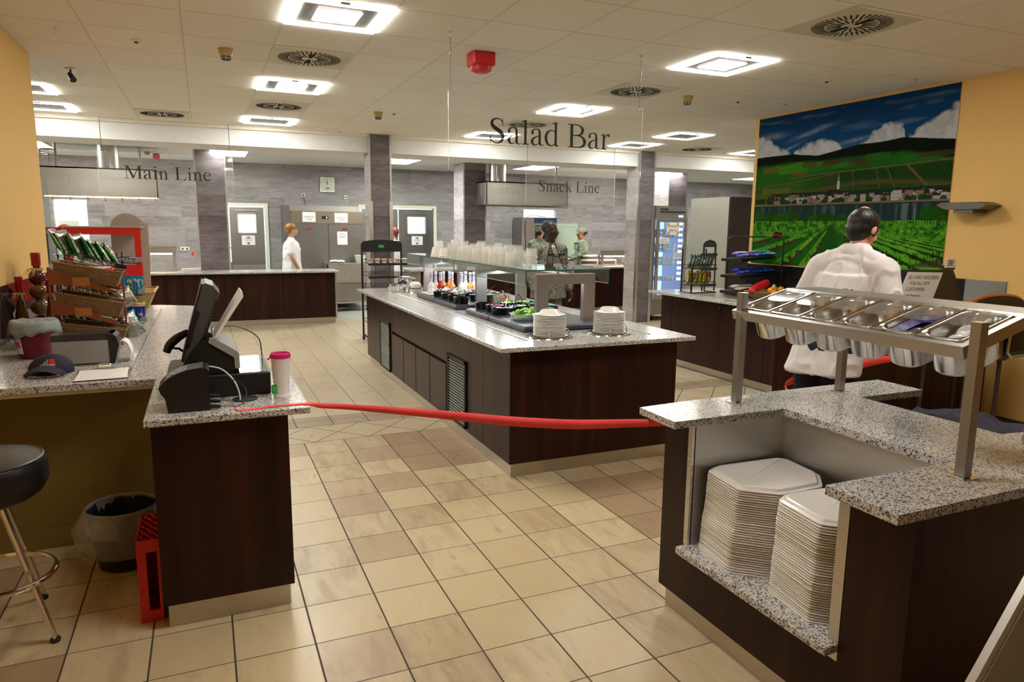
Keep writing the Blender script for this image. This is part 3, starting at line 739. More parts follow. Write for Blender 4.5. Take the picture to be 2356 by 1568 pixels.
louvre(t, 1.776, 7.30, 7.76, .10, .63); louvre(t, 1.776, 4.91, 5.35, .12, .64)
MB().box(1.675, 3.99, .87, 3.18, 8.54, .90, b=.004).build('worktop', 'granite', t)
for xx, a, b in ((1.965, 4.24, 6.05), (1.965, 6.07, 7.95), (2.925, 4.2, 5.0)):
    MB().box(xx-.006, a, .9, xx+.006, b, .906).build('inlaid_rail', 'steel', t)
for y0, y1, lab in ((4.55, 5.245, 0), (5.255, 5.80, 1), (6.04, 6.74, 2), (6.75, 7.36, 3)):
    c = MB(); c.box(2.085, y0, .9, 2.795, y1, .945, b=.012).build('cold_plate', 'slate' if lab else 'slate', t)
# portal frames carrying the glass
def portal(y):
    p = MB().box(2.255, y, .9, 2.355, y+.045, 1.31).box(2.655, y, .9, 2.755, y+.045, 1.31).box(2.355, y, 1.232, 2.655, y+.045, 1.31)
    o = p.build('portal_frame', 'post', t)
    MB().box(2.235, y-.02, .9, 2.375, y+.065, .905).box(2.635, y-.02, .9, 2.775, y+.065, .905).build('foot_plate', 'chrome', o)
    for xx in (2.44, 2.57): MB().cyl((xx, y+.022, 1.31), (xx, y+.022, 1.362), .011).build('glass_support', 'chrome', o)
for y in (4.70, 5.96, 7.62): portal(y)
MB().box(2.46, 4.78, 1.288, 2.56, 7.6, 1.31).build('light_channel', 'post', t); MB().box(2.455, 4.78, 1.262, 2.46, 7.6, 1.31).build('glare_shield', 'post', t); MB().box(2.56, 4.78, 1.262, 2.565, 7.6, 1.31).build('glare_shield', 'post', t)  # channel sides added to hide the glare of the tubes
MB().box(2.10, 4.54, 1.345, 2.785, 7.80, 1.353).build('glass_shelf', 'glass', t)
e = MB(); e.box(2.098, 4.538, 1.3445, 2.10, 7.80, 1.3535).box(2.098, 4.536, 1.3445, 2.785, 4.54, 1.3535); e.build('shelf_edge', 'glassg', t)
for x0, x1 in ((2.098, 2.104), (2.781, 2.787)):
    MB().box(x0, 4.56, 1.245, x1, 6.15, 1.344).build('glass_guard', 'glass', t); MB().box(x0, 6.17, 1.245, x1, 7.78, 1.344).build('glass_guard', 'glass', t)
    MB().box(x0-.0005, 4.557, 1.243, x1+.0005, 4.561, 1.345).box(x0-.0005, 6.15, 1.243, x1+.0005, 6.154, 1.345).build('guard_edge', 'glassg', t)
    MB().box(x0-.001, 4.56, 1.241, x1+.001, 7.78, 1.246).build('guard_rim', 'alu', t)
for y0 in (4.9, 6.3):
    tb = MB().cyl((2.48, y0, 1.278), (2.48, y0+1.1, 1.278), .009).cyl((2.54, y0, 1.278), (2.54, y0+1.1, 1.278), .009); tb.build('unseen_lit_tube', mat('lit_cool_tube', (1, 1, 1), .5, emit=(.85, .9, 1), es=14), t)  # unseen tubes under the shelf, put in for the bright bottles

# ---- tray counter at the right front
t = thing('tray_counter', 'dark wood tray counter with open steel alcove and granite top, right foreground', 'counter', (2.4, 1.8, 0))
MB().prism([(1.805, 2.385), (1.805, 1.25), (3.4, 1.25), (3.4, 1.6), (2.5, 1.6), (2.5, 2.385)], 0, .10).build('plinth', 'plinth', t)
MB().box(1.775, 2.235, .10, 3.0, 2.40, .87).build('end_panel', 'wood', t)
MB().box(1.775, 1.30, .10, 2.30, 2.235, .325).build('lower_panel', 'wood', t)
MB().box(1.777, 1.232, .10, 3.4, 1.45, .87).build('front_panel', 'wood', t)
MB().box(1.772, 1.232, .10, 1.777, 1.45, .87).build('corner_panel', 'wood', t)
MB().box(2.27, 1.45, .10, 2.62, 2.235, .87).build('back_body', 'wood', t)
MB().box(2.62, 1.45, .10, 3.4, 1.62, .87).build('back_body', 'wood', t)
l = MB().box(1.79, 2.215, .355, 2.27, 2.235, .87).box(2.25, 1.47, .355, 2.27, 2.235, .87).box(1.79, 1.45, .355, 2.27, 1.47, .87)
l.build('steel_lining', 'lining', t)
MB().box(1.770, 1.448, .30, 1.782, 1.488, .87).build('edge_strip', 'steel', t); MB().box(1.770, 2.212, .355, 1.782, 2.237, .87).build('edge_strip', 'steel', t)
MB().box(1.72, 1.452, .325, 2.26, 2.225, .357, b=.004).build('tray_shelf', 'granite', t)
MB().prism([(1.666, 2.44), (1.666, 2.195), (2.232, 2.195), (2.232, 1.455), (1.666, 1.455), (1.666, 1.213), (3.45, 1.213), (3.45, 1.50), (2.72, 1.60), (2.72, 2.225), (3.135, 2.225), (3.135, 2.47), (1.9, 2.46)], .87, .90).build('worktop', 'granite', t)
# ---- register counter and long counter, left
t = thing('register_counter', 'dark wood counter block with granite top carrying the left cash register', 'counter', (.05, 3.4, 0))
MB().box(-.215, 3.02, 0, .262, 3.78, .105).build('plinth', 'plinth', t)
MB().box(.262, 3.03, 0, .27, 3.78, .105).build('plinth_end', 'steel', t)
MB().box(-.232, 2.995, .105, .285, 3.775, .87).build('body', 'wood', t)
MB().box(-.254, 2.965, .87, .375, 3.78, .90, b=.004).build('worktop', 'granite', t)
t = thing('long_counter', 'long granite-topped counter along the left yellow wall, under the snack racks', 'counter', (-.6, 5.5, 0))
MB().prism([(-1.175, 3.79), (-.258, 3.785), (-.085, 3.785), (-.085, 7.16), (-.42, 7.36), (-1.175, 7.36)], .87, .90).build('worktop', 'granite', t)
MB().box(-1.19, 3.82, .845, -.26, 3.86, .87).build('support_rail', 'white', t)
MB().box(-.92, 4.15, .10, -.2, 7.2, .868).build('body', 'wood', t)
MB().box(-.90, 4.16, 0, -.23, 7.15, .10).build('plinth', 'plinth', t)
MB().box(-.385, 4.05, .9, -.375, 6.95, .906).build('inlaid_rail', 'steel', t)
# ---- main line and snack line counters
t = thing('main_line_counter', 'dark wood main line serving counter under the hood, far left', 'counter', (.6, 12.5, 0))
MB().box(-2.6, 12.27, 0, 2.03, 12.8, .10).build('plinth', 'plinth', t)
xs = [-2.6, -1.3, -.33, .28, 1.17, 2.03]
for a, b in zip(xs, xs[1:]):
    MB().box(a+.003, 12.24, .10, b-.003, 12.78, .87).build('front_panel', 'wood', t)
MB().box(2.03, 12.23, .08, 2.06, 12.8, .87).build('end_trim', 'steel', t)
MB().box(-2.65, 12.12, .87, 2.10, 12.79, .90, b=.006).build('worktop', 'granite', t)
t = thing('snack_line_counter', 'dark wood snack line serving counter behind the soldier', 'counter', (6, 12.5, 0))
MB().box(3.6, 12.1, 0, 9.2, 12.82, .10).build('plinth', 'plinth', t)
xs = [3.5, 4.4, 5.3, 6.2, 7.1, 8.0, 9.2]
for a, b in zip(xs, xs[1:]): MB().box(a+.003, 12.08, .10, b-.003, 12.82, .87).build('front_panel', 'wood', t)
MB().box(3.46, 12.07, .08, 3.5, 12.82, .87).build('end_trim', 'steel', t)
MB().box(3.32, 12.0, .87, 9.3, 12.85, .90, b=.006).build('worktop', 'granite', t)
# ---- right side counters
t = thing('right_snack_counter', 'dark wood counter with granite top along the painting wall', 'counter', (5.6, 6, 0))
MB().box(5.25, 4.21, 0, 6.18, 7.08, .10).build('plinth', 'plinth', t)
xs = [4.21, 4.62, 5.0, 5.42, 5.75, 6.1, 6.55, 6.98, 7.2]
for a, b in zip(xs, xs[1:]): MB().box(5.175, a+.003, .10, 5.9, b-.003, .87).build('cabinet_door', 'wood', t)
MB().lathe([(0, 0), (.012, 0), (.012, -.02), (0, -.02)], (0, 0, 0), 12, T=TR((5.15, 6.08, .80), 0, 0, PI/2)).build('lock', 'chrome', t)
MB().box(5.9, 4.21, .10, 6.18, 7.2, .87).build('body', 'wood', t)
MB().box(5.04, 4.2, .87, 6.18, 7.31, .90, b=.004).build('worktop', 'granite', t)
MB().prism([(5.24, 7.0), (5.33, 4.6), (6.15, 4.6), (6.15, 7.05)], .90, .905).build('steel_inset', 'steelh', t)
t = thing('cashier_counter', 'dark wood cashier counter behind the white-shirted man, right', 'counter', (5.3, 4.0, 0))
xs = [4.1, 4.55, 5.0, 5.45, 6.13]
for a, b in zip(xs, xs[1:]): MB().box(a+.003, 3.80, .06, b-.003, 4.18, .87).build('front_panel', 'wood', t)
MB().box(4.15, 3.84, 0, 6.08, 4.18, .06).build('plinth', 'plinth', t)
MB().box(4.05, 3.74, .87, 6.18, 4.19, .90, b=.004).build('worktop', 'granite', t)
# ================================================================ FOREGROUND THINGS
# ---- trays in the alcove
def tray_mesh():
    base = [(-.19, .135), (-.216, -.075), (-.105, -.172), (.105, -.172), (.200, -.07), (.218, .112), (.185, .152), (-.13, .168)]
    def ring(ins, z, rnd=.016):
        n = len(base); off = []
        for i in range(n):
            p = Vector(base[i]); a = (p-Vector(base[i-1])).normalized(); b = (Vector(base[(i+1) % n])-p).normalized()
            na = Vector((-a.y, a.x)); nb = Vector((-b.y, b.x)); k = (na+nb); off.append(p+k*(ins/max(.3, 1+na.dot(nb))))
        out = []
        for i in range(n):
            p = off[i]; a = (off[i-1]-p).normalized(); b = (off[(i+1) % n]-p).normalized()
            for w_ in (0, .5, 1):
                q = p+a*rnd*(1-w_)**2+b*rnd*w_**2
                out.append((q.x, q.y, z))
        return out
    m = MB()
    m.loft([ring(.004, -.0040), ring(.0005, -.0050), ring(-.0018, -.0040), ring(-.0018, -.0003), ring(.002, .0010), ring(.012, .0030), ring(.018, .0115), ring(.026, .0132)], caps=False)
    r = ring(.026, .0132); m.add(r, [tuple(range(len(r)))]); r = ring(.03, .0095); m.add(r, [tuple(range(len(r)))])
    return m
# upside-down trays: flat raised base on top, rim hanging down
def stack_trays(cx, cy, z0, n, step, rz, side, lean):
    src = None
    for i in range(n):
        r = random.Random(i*7+cx*100)
        wob = .003*math.sin(i*.35)+r.uniform(-.0012, .0012)
        p = (cx+wob+lean[0]*i/n, cy+r.uniform(-.0012, .0012)+.002*math.sin(i*.33)+lean[1]*i/n, z0+.005+step*i)
        k = n-1-i
        lab = 'upturned white tray, %s the %s stack in the alcove' % ('topmost of' if k == 0 else 'lowest of' if i == 0 else nth(k)+' from the top of', side)
        rzz = rz+r.uniform(-.006, .006)
        if src is None:
            src = tray_mesh().build('cafeteria_tray', 'melamine', smooth=True, angle=.35); src.location = p; src.rotation_euler = (0, 0, rzz); tag(src, lab, 'tray', 'upturned white trays in the alcove')
        else:
            o = src.copy(); COL.objects.link(o); o.location = p; o.rotation_euler = (0, 0, rzz); o['label'] = lab
stack_trays(1.982, 2.035, .357, 36, .0092, 0, 'back left', (.035, .004))
stack_trays(2.000, 1.660, .357, 38, .0091, 0, 'front right', (.022, .002))

# ---- register
t = thing('till_box', 'flat black cash drawer under the left cash register', 'cash drawer', (.03, 3.5, .9))
MB().box(-.178, 3.264, .902, .244, 3.72, 1.0, b=.004).build('housing', 'black', t)
MB().box(-.184, 3.28, .915, -.178, 3.70, .985).build('drawer_front', 'blackm', t)
MB().box(-.17, 3.275, 1.0, .236, 3.71, 1.002).build('top_sheet', 'blackg', t)
t = thing('cash_register', 'touch screen cash register seen from its side, on the left counter', 'cash register', (.03, 3.45, 1.002))
MB().prism([(-.115, 1.035), (-.098, 1.075), (-.035, 1.150), (.012, 1.155), (.10, 1.095), (.112, 1.08), (.114, 1.004), (-.115, 1.004)], 3.30, 3.62, 'y').build('base', 'black', t)
MB().prism([(.0, 1.1602), (.018, 1.1605), (.108, 1.099), (.1185, 1.083), (.1195, 1.02), (.098, 1.02), (.097, 1.07), (-.005, 1.142)], 3.292, 3.628, 'y').build('grey_cover', 'grey', t)
mo = MB().prism([(-.115, 1.055), (-.070, 1.050), (.040, 1.365), (.028, 1.385), (-.005, 1.398), (-.016, 1.390)], 3.345, 3.67, 'y').build('monitor', 'dgrey', t)
MB().prism([(-.119, 1.058), (-.112, 1.052), (-.014, 1.3925), (-.020, 1.397)], 3.34, 3.675, 'y').build('screen_bezel', 'black', mo)
MB().prism([(-.072, 1.060), (-.045, 1.062), (.054, 1.348), (.040, 1.366)], 3.36, 3.655, 'y').build('rear_shell', 'dgrey', mo)
vv = MB()
for k in range(15):
    u = k/14; x0, z0 = -.035+.068*u, 1.125+.19*u
    vv.box(x0, 3.357, z0, x0+.010, 3.3605, z0+.0035)
vv.build('vent_slots', 'dark', mo)
MB().prism([(-.060, 1.19), (-.030, 1.27), (-.048, 1.285), (-.080, 1.20), (-.092, 1.13), (-.075, 1.13)], 3.332, 3.345, 'y').build('card_reader', 'black', mo)
MB().prism([(-.105, 1.022), (-.068, 1.022), (-.060, 1.075), (-.10, 1.075)], 3.40, 3.6, 'y').build('stand_neck', 'grey', t)
MB().cyl((-.002, 3.315, 1.166), (-.002, 3.6, 1.166), .0175, n=20).build('hinge_barrel', 'black', t)
MB().prism([(.020, 1.163), (.028, 1.158), (.148, 1.338), (.146, 1.356), (.138, 1.362), (.134, 1.352)], 3.30, 3.52, 'y').build('customer_display', 'white', t)
# scanner
t = thing('barcode_scanner', 'curved black hand scanner hanging behind the register screen', 'scanner', (-.15, 3.55, 1.0))
pts = cr([(-.085, 3.5, 1.165), (-.125, 3.5, 1.145), (-.165, 3.5, 1.11), (-.182, 3.5, 1.075)], 6)
MB().tube(pts, [.014+.006*math.sin(i/len(pts)*3) for i in range(len(pts))], 12).build('body', 'blackg', t, smooth=True)
MB().tube([(-.165, 3.5, 1.095), (-.13, 3.5, 1.09), (-.105, 3.5, 1.07), (-.10, 3.5, 1.0)], .006, 8).build('cradle', 'black', t)
MB().cyl((-.10, 3.5, 1.001), (-.10, 3.5, 1.008), .045, n=20).build('cradle_foot', 'black', t)
# black receipt printer
t = thing('receipt_printer', 'black wedge shaped receipt printer at the counter corner', 'printer', (-.09, 3.12, .9))
pr_ = [(-.166, .901), (-.012, .901), (-.008, 1.062), (-.018, 1.076), (-.088, 1.068), (-.130, 1.055), (-.172, 1.034), (-.197, 1.005), (-.190, .983), (-.176, .963)]
MB().prism(pr_, 3.045, 3.19, 'y').build('housing', 'black', t)
MB().prism([(-.165, 1.0385), (-.125, 1.058), (-.090, 1.0695), (-.030, 1.077), (-.030, 1.0795), (-.092, 1.072), (-.128, 1.0605), (-.168, 1.041)], 3.055, 3.18, 'y').build('lid', 'dgrey', t)
MB().box(-.150, 3.06, 1.046, -.13, 3.09, 1.0565).build('button', 'grey', t)
for i, z in enumerate((.915, .93, .945)): MB().cyl((-.012, 3.06+.03*i, z), (.028, 3.055+.03*i, z-.004), .009, .007, 10).build('cable_plug', 'black', t)
# cables
def cable(lab, pts, r, m='black', name='cable'):
    tag(MB().tube(cr(pts, 8), r, 6).build(name, m, smooth=True), lab, 'cable')
cable('pale grey cable curving from the register down to the counter', [(-.055, 3.34, 1.058), (-.02, 3.25, 1.05), (.04, 3.22, 1.035), (.085, 3.20, .99), (.105, 3.17, .94), (.108, 3.16, .905)], .0032, 'white')
cable('black cable arching over the cash drawer behind the register', [(.03, 3.6, 1.16), (.10, 3.62, 1.168), (.17, 3.62, 1.145), (.225, 3.63, 1.095), (.236, 3.65, 1.006)], .0028)
cable('thin black cable looping from the printer plugs over the granite', [(.028, 3.06, .912), (.06, 3.08, .903), (.10, 3.07, .904), (.128, 3.10, .925), (.128, 3.14, .965), (.09, 3.18, .99), (.02, 3.19, .99), (-.008, 3.19, .985)], .0018)
cable('thin black cable lying lowest between printer and drawer', [(.028, 3.09, .93), (.06, 3.12, .915), (.09, 3.14, .904), (.12, 3.15, .903)], .0018)
tag(MB().lathe([(0, 0), (.05, 0), (.052, .004), (.03, .007), (0, .007)], (.13, 3.19, .901), 24).build('puck', 'black', smooth=True), 'small flat black disc on the granite before the cash drawer', 'puck')
# mug and tea tag
t = thing('travel_mug', 'white travel mug with magenta lid on the register counter', 'mug', (.281, 3.172, .9))
MB().lathe([(0, .001), (.0355, .001), (.036, .014), (.0335, .016), (.0335, .03), (.0345, .09), (.0385, .15), (.0415, .186), (.040, .187), (0, .187)], (.281, 3.172, .9), 32).build('body', 'white', t, smooth=True)
MB().lathe([(0.0, .1895), (.036, .1895), (.039, .200), (.0425, .198), (.0435, .188), (.0425, .179), (.0400, .179)], (.281, 3.172, .9), 32).build('lid', 'magenta', t, smooth=True)
MB().tube([(.241, 3.165, 1.092), (.236, 3.163, 1.082), (.230, 3.162, 1.075), (.224, 3.161, 1.079)], .0035, 8).build('lid_tab', 'magenta', t)
t = thing('tea_bag_tag', 'green tea bag tag hanging beside the white travel mug', 'tag', (.246, 3.15, .94))
MB().prism([(.236, .930), (.240, .923), (.258, .923), (.262, .930), (.262, .958), (.258, .965), (.240, .965), (.236, .958)], 3.146, 3.148, 'y').build('card', 'green', t)
k = MB(); text_mb(k, 'Green', .008, TR((.249, 3.1455, .949), 0)); text_mb(k, 'Tea', .009, TR((.249, 3.1455, .938), 0)); k.build('printed_words', 'white', t)
MB().tube([(.249, 3.148, .964), (.245, 3.15, .99), (.241, 3.16, 1.03), (.245, 3.165, 1.08)], .0008, 4).build('string', 'white', t)

# ---- red ribbon across the gap
def ribbon(pts, wz, lab, wvec=(0, 0, 1)):
    P = cr(pts, 10); m = MB(); vs = []
    for p in P:
        h = p[3]; a = p[4] if len(p) > 4 else PI/2
        d = Vector((0, math.cos(a), math.sin(a)))*h
        vs += [tuple(Vector(p[:3])-d/2), tuple(Vector(p[:3])+d/2)]
    n = len(P); m.add(vs, [(2*i, 2*i+2, 2*i+3, 2*i+1) for i in range(n-1)])
    o = m.build('ribbon', 'ribbon', smooth=True)
    sm = o.modifiers.new('s', 'SOLIDIFY'); sm.thickness = .0012
    return tag(o, lab, 'ribbon')
ribbon([(.075, 3.04, .9035, .014, .1), (.10, 2.995, .9035, .020, .1), (.20, 3.005, .9035, .020, .1), (.30, 3.01, .904, .022, .1), (.375, 2.985, .905, .022, .5), (.42, 2.95, .902, .022, 1.2), (.55, 2.905, .893, .025, 1.5),
        (.85, 2.775, .868, .036, 1.57), (1.15, 2.64, .840, .042, 1.57), (1.4, 2.53, .829, .042, 1.57), (1.6, 2.42, .842, .036, 1.57), (1.76, 2.34, .850, .029, 1.57)], 0,
       'bright red ribbon sagging across the gap between the two front counters')
ribbon([(2.95, 2.55, .72, .03, 1.4), (3.23, 3.16, .682, .02, 1.5), (3.5, 3.34, .70, .05, 1.5), (4.08, 3.28, .785, .06, 1.5), (4.3, 3.3, .80, .03, 1.5), (4.5, 3.70, .86, .03, 1.5)], 0,
       'red ribbon behind the white-shirted man, between tray counter and cashier counter')
# ---- bar stool, bin, crate, blue foot
t = thing('bar_stool', 'black padded round bar stool with metal legs at the left edge', 'stool', (-.80, 3.05, 0))
cx, cy = -.79, 2.98
MB().lathe([(0, 0), (.16, .0), (.19, .02), (.212, .06), (.212, .11), (.203, .142), (.195, .150), (.15, .158), (0, .163)], (cx, cy, .655), 40).build('seat', 'leather', t, smooth=True)
MB().lathe([(.193, .1502), (.198, .154), (.203, .150)], (cx, cy, .655), 40).build('seat_piping', 'black', t, smooth=True)
for i, (dx, dy) in enumerate([(.16, .10), (.05, .50), (-.25, .05), (-.2, .45)]):
    fx, fy = cx+dx, 3.083-.10+dy
    lg = MB().tube([(cx+dx*.25, cy+(fy-cy)*.25, .66), (fx, fy, .02)], [.022, .016], 10, flat=.6).build('leg', 'stool', t, smooth=True)
    MB().lathe([(0, 0), (.018, 0), (.02, .01), (.012, .022), (0, .022)], (fx, fy, .001), 12).build('foot_cap', 'black', lg)
rg = [(cx-.01+.19*math.cos(2*PI*k/32), cy+.13+.19*math.sin(2*PI*k/32), .30) for k in range(33)]
MB().tube(rg, .011, 10, caps=False).build('foot_ring', 'chrome', t, smooth=True)
tag(MB().lathe([(0, 0), (.03, 0), (.026, .03), (.018, .055), (0, .06)], (-1.02, 3.60, .001), 16).build('door_wedge', 'bluep', smooth=True), 'small blue plastic cone on the floor at the left edge', 'cone')
t = thing('waste_bin', 'dark waste bin with clear plastic liner under the left counter', 'bin', (-.42, 3.70, 0))
bx, by = -.435, 3.72
MB().lathe([(0, .002), (.105, .002), (.115, .01), (.155, .30), (.152, .30), (.112, .012), (0, .012)], (bx, by, 0), 28).build('bin_body', 'black', t, smooth=True)
MB().lathe([(.150, .297), (.158, .305), (.160, .300), (.156, .292)], (bx, by, 0), 28).build('rim', 'dgrey', t, smooth=True)
rings = []
for r, z in [(.148, .18), (.150, .297), (.155, .309), (.163, .302), (.195, .25), (.212, .20), (.20, .15), (.165, .10), (.14, .075)]:
    rr = []
    for j in range(40):
        a = 2*PI*j/40; q = mnoise.noise(Vector((math.cos(a)*3, math.sin(a)*3, z*14)))*(.03 if z < .29 else .003)
        rr.append((bx+(r+q)*math.cos(a), by+(r+q)*math.sin(a), z+q*.5))
    rings.append(rr)
MB().loft(rings, caps=False).build('bag_liner', 'bag', t, smooth=True)
t = thing('bottle_crate', 'red plastic bottle crate standing on end beside the left counter block', 'crate', (-.27, 3.25, 0))
c = MB(); X0, X1, Y0, Y1, Z1 = -.325, -.238, 3.09, 3.40, .36
c.box(X0, Y0, .001, X1, Y0+.012, .05).box(X0, Y0, .31, X1, Y0+.012, Z1).box(X0, Y0, .05, X0+.035, Y0+.012, .31).box(X1-.012, Y0, .05, X1, Y0+.012, .31)
c.box(X0, Y0+.012, .001, X0+.006, Y1, Z1).box(X0, Y0+.012, .001, X1, Y1, .012).box(X0, Y1-.01, .012, X1, Y1, Z1)
c.build('crate_body', 'redp', t)
c = MB()
for i in range(5):
    for j in range(3):
        yy = Y0+.035+.058*i; xx = X0+.012+.030*j
        c.tube([(xx+.012*math.cos(2*PI*k/8), yy+.022*math.sin(2*PI*k/8), Z1-.004) for k in range(9)], .004, 4, caps=False)
c.build('cell_grid', 'redp', t)

# ---- things on the long counter
t = thing('label_printer', 'grey and black printer box with a curl of white paper, on the left counter', 'printer', (-.63, 4.35, .9))
MB().box(-.765, 4.30, .905, -.50, 4.46, 1.035, b=.004).build('body', 'grey', t)
MB().prism([(4.295, 1.035), (4.465, 1.035), (4.455, 1.062), (4.33, 1.062)], -.772, -.478, 'x').build('top_cover', 'black', t)
MB().prism([(-.50, .902), (-.478, .902), (-.452, 1.0), (-.462, 1.045), (-.478, 1.062), (-.502, 1.062)], 4.296, 4.464, 'y').build('end_cover', 'black', t)
P = [(-.462, 1.0), (-.44, 1.018), (-.42, 1.012), (-.405, .985), (-.398, .95), (-.405, .915)]
m = MB(); m.loft([[(p[0], 4.32, p[1]), (p[0], 4.44, p[1]), (p[0]-.0012, 4.44, p[1]-.0012), (p[0]-.0012, 4.32, p[1]-.0012)] for p in cr(P, 5)]); m.build('paper_curl', 'paper', t, smooth=True)
MB().box(-.762, 4.305, .901, -.50, 4.455, .905).build('base', 'black', t)
t = thing('bucket', 'dark crimson plastic bucket with a grey cloth over its rim, left counter', 'bucket', (-.91, 4.66, .9))
bx, by = -.905, 4.66
MB().lathe([(0, .002), (.076, .002), (.08, .01), (.107, .19), (.112, .192), (.112, .200), (.104, .200), (.078, .012), (0, .012)], (bx, by, .9), 32).build('bucket_body', 'bucket', t, smooth=True)
lb = MB(); lb.loft([[(bx+(.083+(z-.9)*.14)*math.cos(a), by+(.083+(z-.9)*.14)*math.sin(a), z) for a in [3.75+.09*k for k in range(6)]] for z in (.93, .97, 1.02)], caps=False, closed=False)
lb.build('label_sticker', 'paper', t, smooth=True)
lb = MB(); lb.loft([[(bx+(.084+(z-.9)*.14)*math.cos(a), by+(.084+(z-.9)*.14)*math.sin(a), z) for a in [3.78+.08*k for k in range(5)]] for z in (.965, 1.0)], caps=False, closed=False)
lb.build('pink_sticker', 'pinklab', t, smooth=True)
rings = []
for r, z in [(.02, 1.085), (.06, 1.092), (.10, 1.110), (.118, 1.108), (.125, 1.085), (.130, 1.055), (.131, 1.03)]:
    rr = []
    for j in range(48):
        a = 2*PI*j/48
        q = mnoise.noise(Vector((math.cos(a)*2.1+3, math.sin(a)*2.1, .5)))
        drop = max(0, 1.11-z); zz = 1.11-drop*(.6+1.3*abs(q)) + .012*mnoise.noise(Vector((math.cos(a)*r*20, math.sin(a)*r*20, 1)))
        rr.append((bx+(r+.012*q)*math.cos(a), by+(r+.012*q)*math.sin(a), zz))
    rings.append(rr)
MBt = MB().loft(rings, caps=True); tag(MBt.build('cloth', 'towel', smooth=True, angle=2), 'grey checked cleaning cloth draped over the crimson bucket', 'cloth')
# cap
t = thing('baseball_cap', 'navy baseball cap with an embroidered flag on the left counter', 'cap', (-.745, 4.12, .9))
rings = []
for k in range(9):
    a = (PI/2)*k/8; z = .9+.012+.083*math.sin(a); r = math.cos(a)
    rings.append([(-.745+.10*r*math.cos(2*PI*j/32), 4.14+.095*r*math.sin(2*PI*j/32)*(1.0), z) for j in range(32)])
rings.insert(0, [(p[0], p[1], .901) for p in rings[0]])
MB().loft(rings[:-1]+[[(-.745, 4.14, .996)]*32], caps=False).build('crown', 'navy', t, smooth=True)
pk = []
for i in range(6):
    u = i/5; row = []
    for j in range(15):
        v = j/14*2-1
        row.append((-.755+.092*v*(1-.18*u*u), 4.06-.02-.085*u*math.sqrt(max(0, 1-v*v*.75)), .905+.042*(1-v*v)*(1-.15*u)+.008*(1-u)))
    pk.append(row)
o = MB().loft(pk, caps=False, closed=False).build('peak', 'navy', t, smooth=True); o.modifiers.new('s', 'SOLIDIFY').thickness = .003
MB().tube([(p[0], p[1]-.001, p[2]+.001) for p in pk[-1][6:]], .0014, 5).build('peak_piping', 'red', t)
def cap_pt(a, h, off=.002):
    r = math.sqrt(max(0, 1-(h/.083)**2)); return (-.745+(.10*r+off)*math.cos(a), 4.14+(.095*r+off)*math.sin(a), .912+h)
def on_cap(m, x0, z0, x1, z1, n=5, off=.002):
    A = -PI/2; vs = []; 
    for i in range(n+1):
        for z in (z0, z1): vs.append(cap_pt(A+(x0+(x1-x0)*i/n)/.1, z, off))
    m.add(vs, [(2*i, 2*i+2, 2*i+3, 2*i+1) for i in range(n)])
m = MB()
for k in range(4): on_cap(m, .006, .043+.006*k, .040, .0475+.006*k)
m.build('flag_stripes', 'red', t)
m = MB()
for i, row in enumerate((3, 3, 2, 1)):
    for j in range(row): on_cap(m, -.004-.009*j-.001, .044+.006*i, -.004-.009*j+.004, .047+.006*i, 1)
m.build('flag_stars', 'white', t)
m = MB(); tm = MB(); text_mb(tm, 'FOOD SERVICE', .0105, Matrix.Identity(4))
m.add([cap_pt(-PI/2+(p[0])/.1, .036+p[2]*1.15, .0025+(.0004 if p[1] < 0 else 0)) for p in tm.v], tm.f); m.build('embroidered_words', 'white', t)
# clipboard
t = thing('clipboard', 'clipboard with white forms lying at the left counter edge', 'clipboard', (-.5, 4.0, .9))
T = TR((-.50, 3.965, .901), .05)
MB().box(-.115, -.125, 0, .115, .17, .003, T).build('board', 'brown', t)
for i in range(3): MB().box(-.112+.002*i, -.122-.002*i, .0031+.0009*i, .110+.001*i, .150-.002*i, .0038+.0009*i, T @ TR((0, 0, 0), .02*(i-1))).build('paper_sheet', 'paper', t)
m = MB()
for i in range(14):
    m.box(-.095, .12-.017*i, .00645, .095-.03*((i*7) % 3), .1212-.017*i, .0066, T)
m.build('form_lines', 'gink', t)
MB().box(-.05, .135, .0066, .05, .165, .010, T).build('clip_plate', 'alu', t)
m = MB(); m.tube([T @ Vector(p) for p in cr([(-.02, .15, .012), (-.03, .15, .028), (0, .152, .036), (.03, .15, .028), (.02, .15, .012)], 5)], .002, 6); m.build('clip_spring', 'chrome', t)
MB().box(-.026, .142, .010, .026, .162, .024, T, b=.003).build('clip_grip', 'cream', t)
tag(MB().box(-1.12, 4.02, .901, -1.02, 4.26, .925, TR((0, 0, 0))).build('book', 'brown'), 'dark bound book at the far left of the left counter', 'book')
# bottles of pickled chillies
def bulb_bottle(x, y, h, lab, k):
    t = thing('decorative_bottle', lab, 'bottle', (x, y, .9))
    s = h/.5
    for i, (R, z0, mm) in enumerate(((.058, .0, 'chili'), (.056, .105, 'pickleb'), (.053, .205, 'pickle'), (.050, .300, 'chili'))):
        MB().lathe([(R*s*math.sin(a), (z0+.054-.054*math.cos(a))*s) for a in [.45+.25*q for q in range(10)]], (x, y, .9), 24).build('glass_bulb', mm, t, smooth=True)
    MB().lathe([(.022*s, .395*s), (.018*s, .43*s)], (x, y, .9), 20).build('bottle_neck', 'chili', t, smooth=True)
    MB().lathe([(.0, .425*s), (.026*s, .425*s), (.027*s, .47*s), (.029*s, .50*s), (.026*s, .512*s), (0, .512*s)], (x, y, .9), 20).build('wax_cap', 'wax', t, smooth=True)
    raff(t, x, y, .9+.405*s, .03*s)
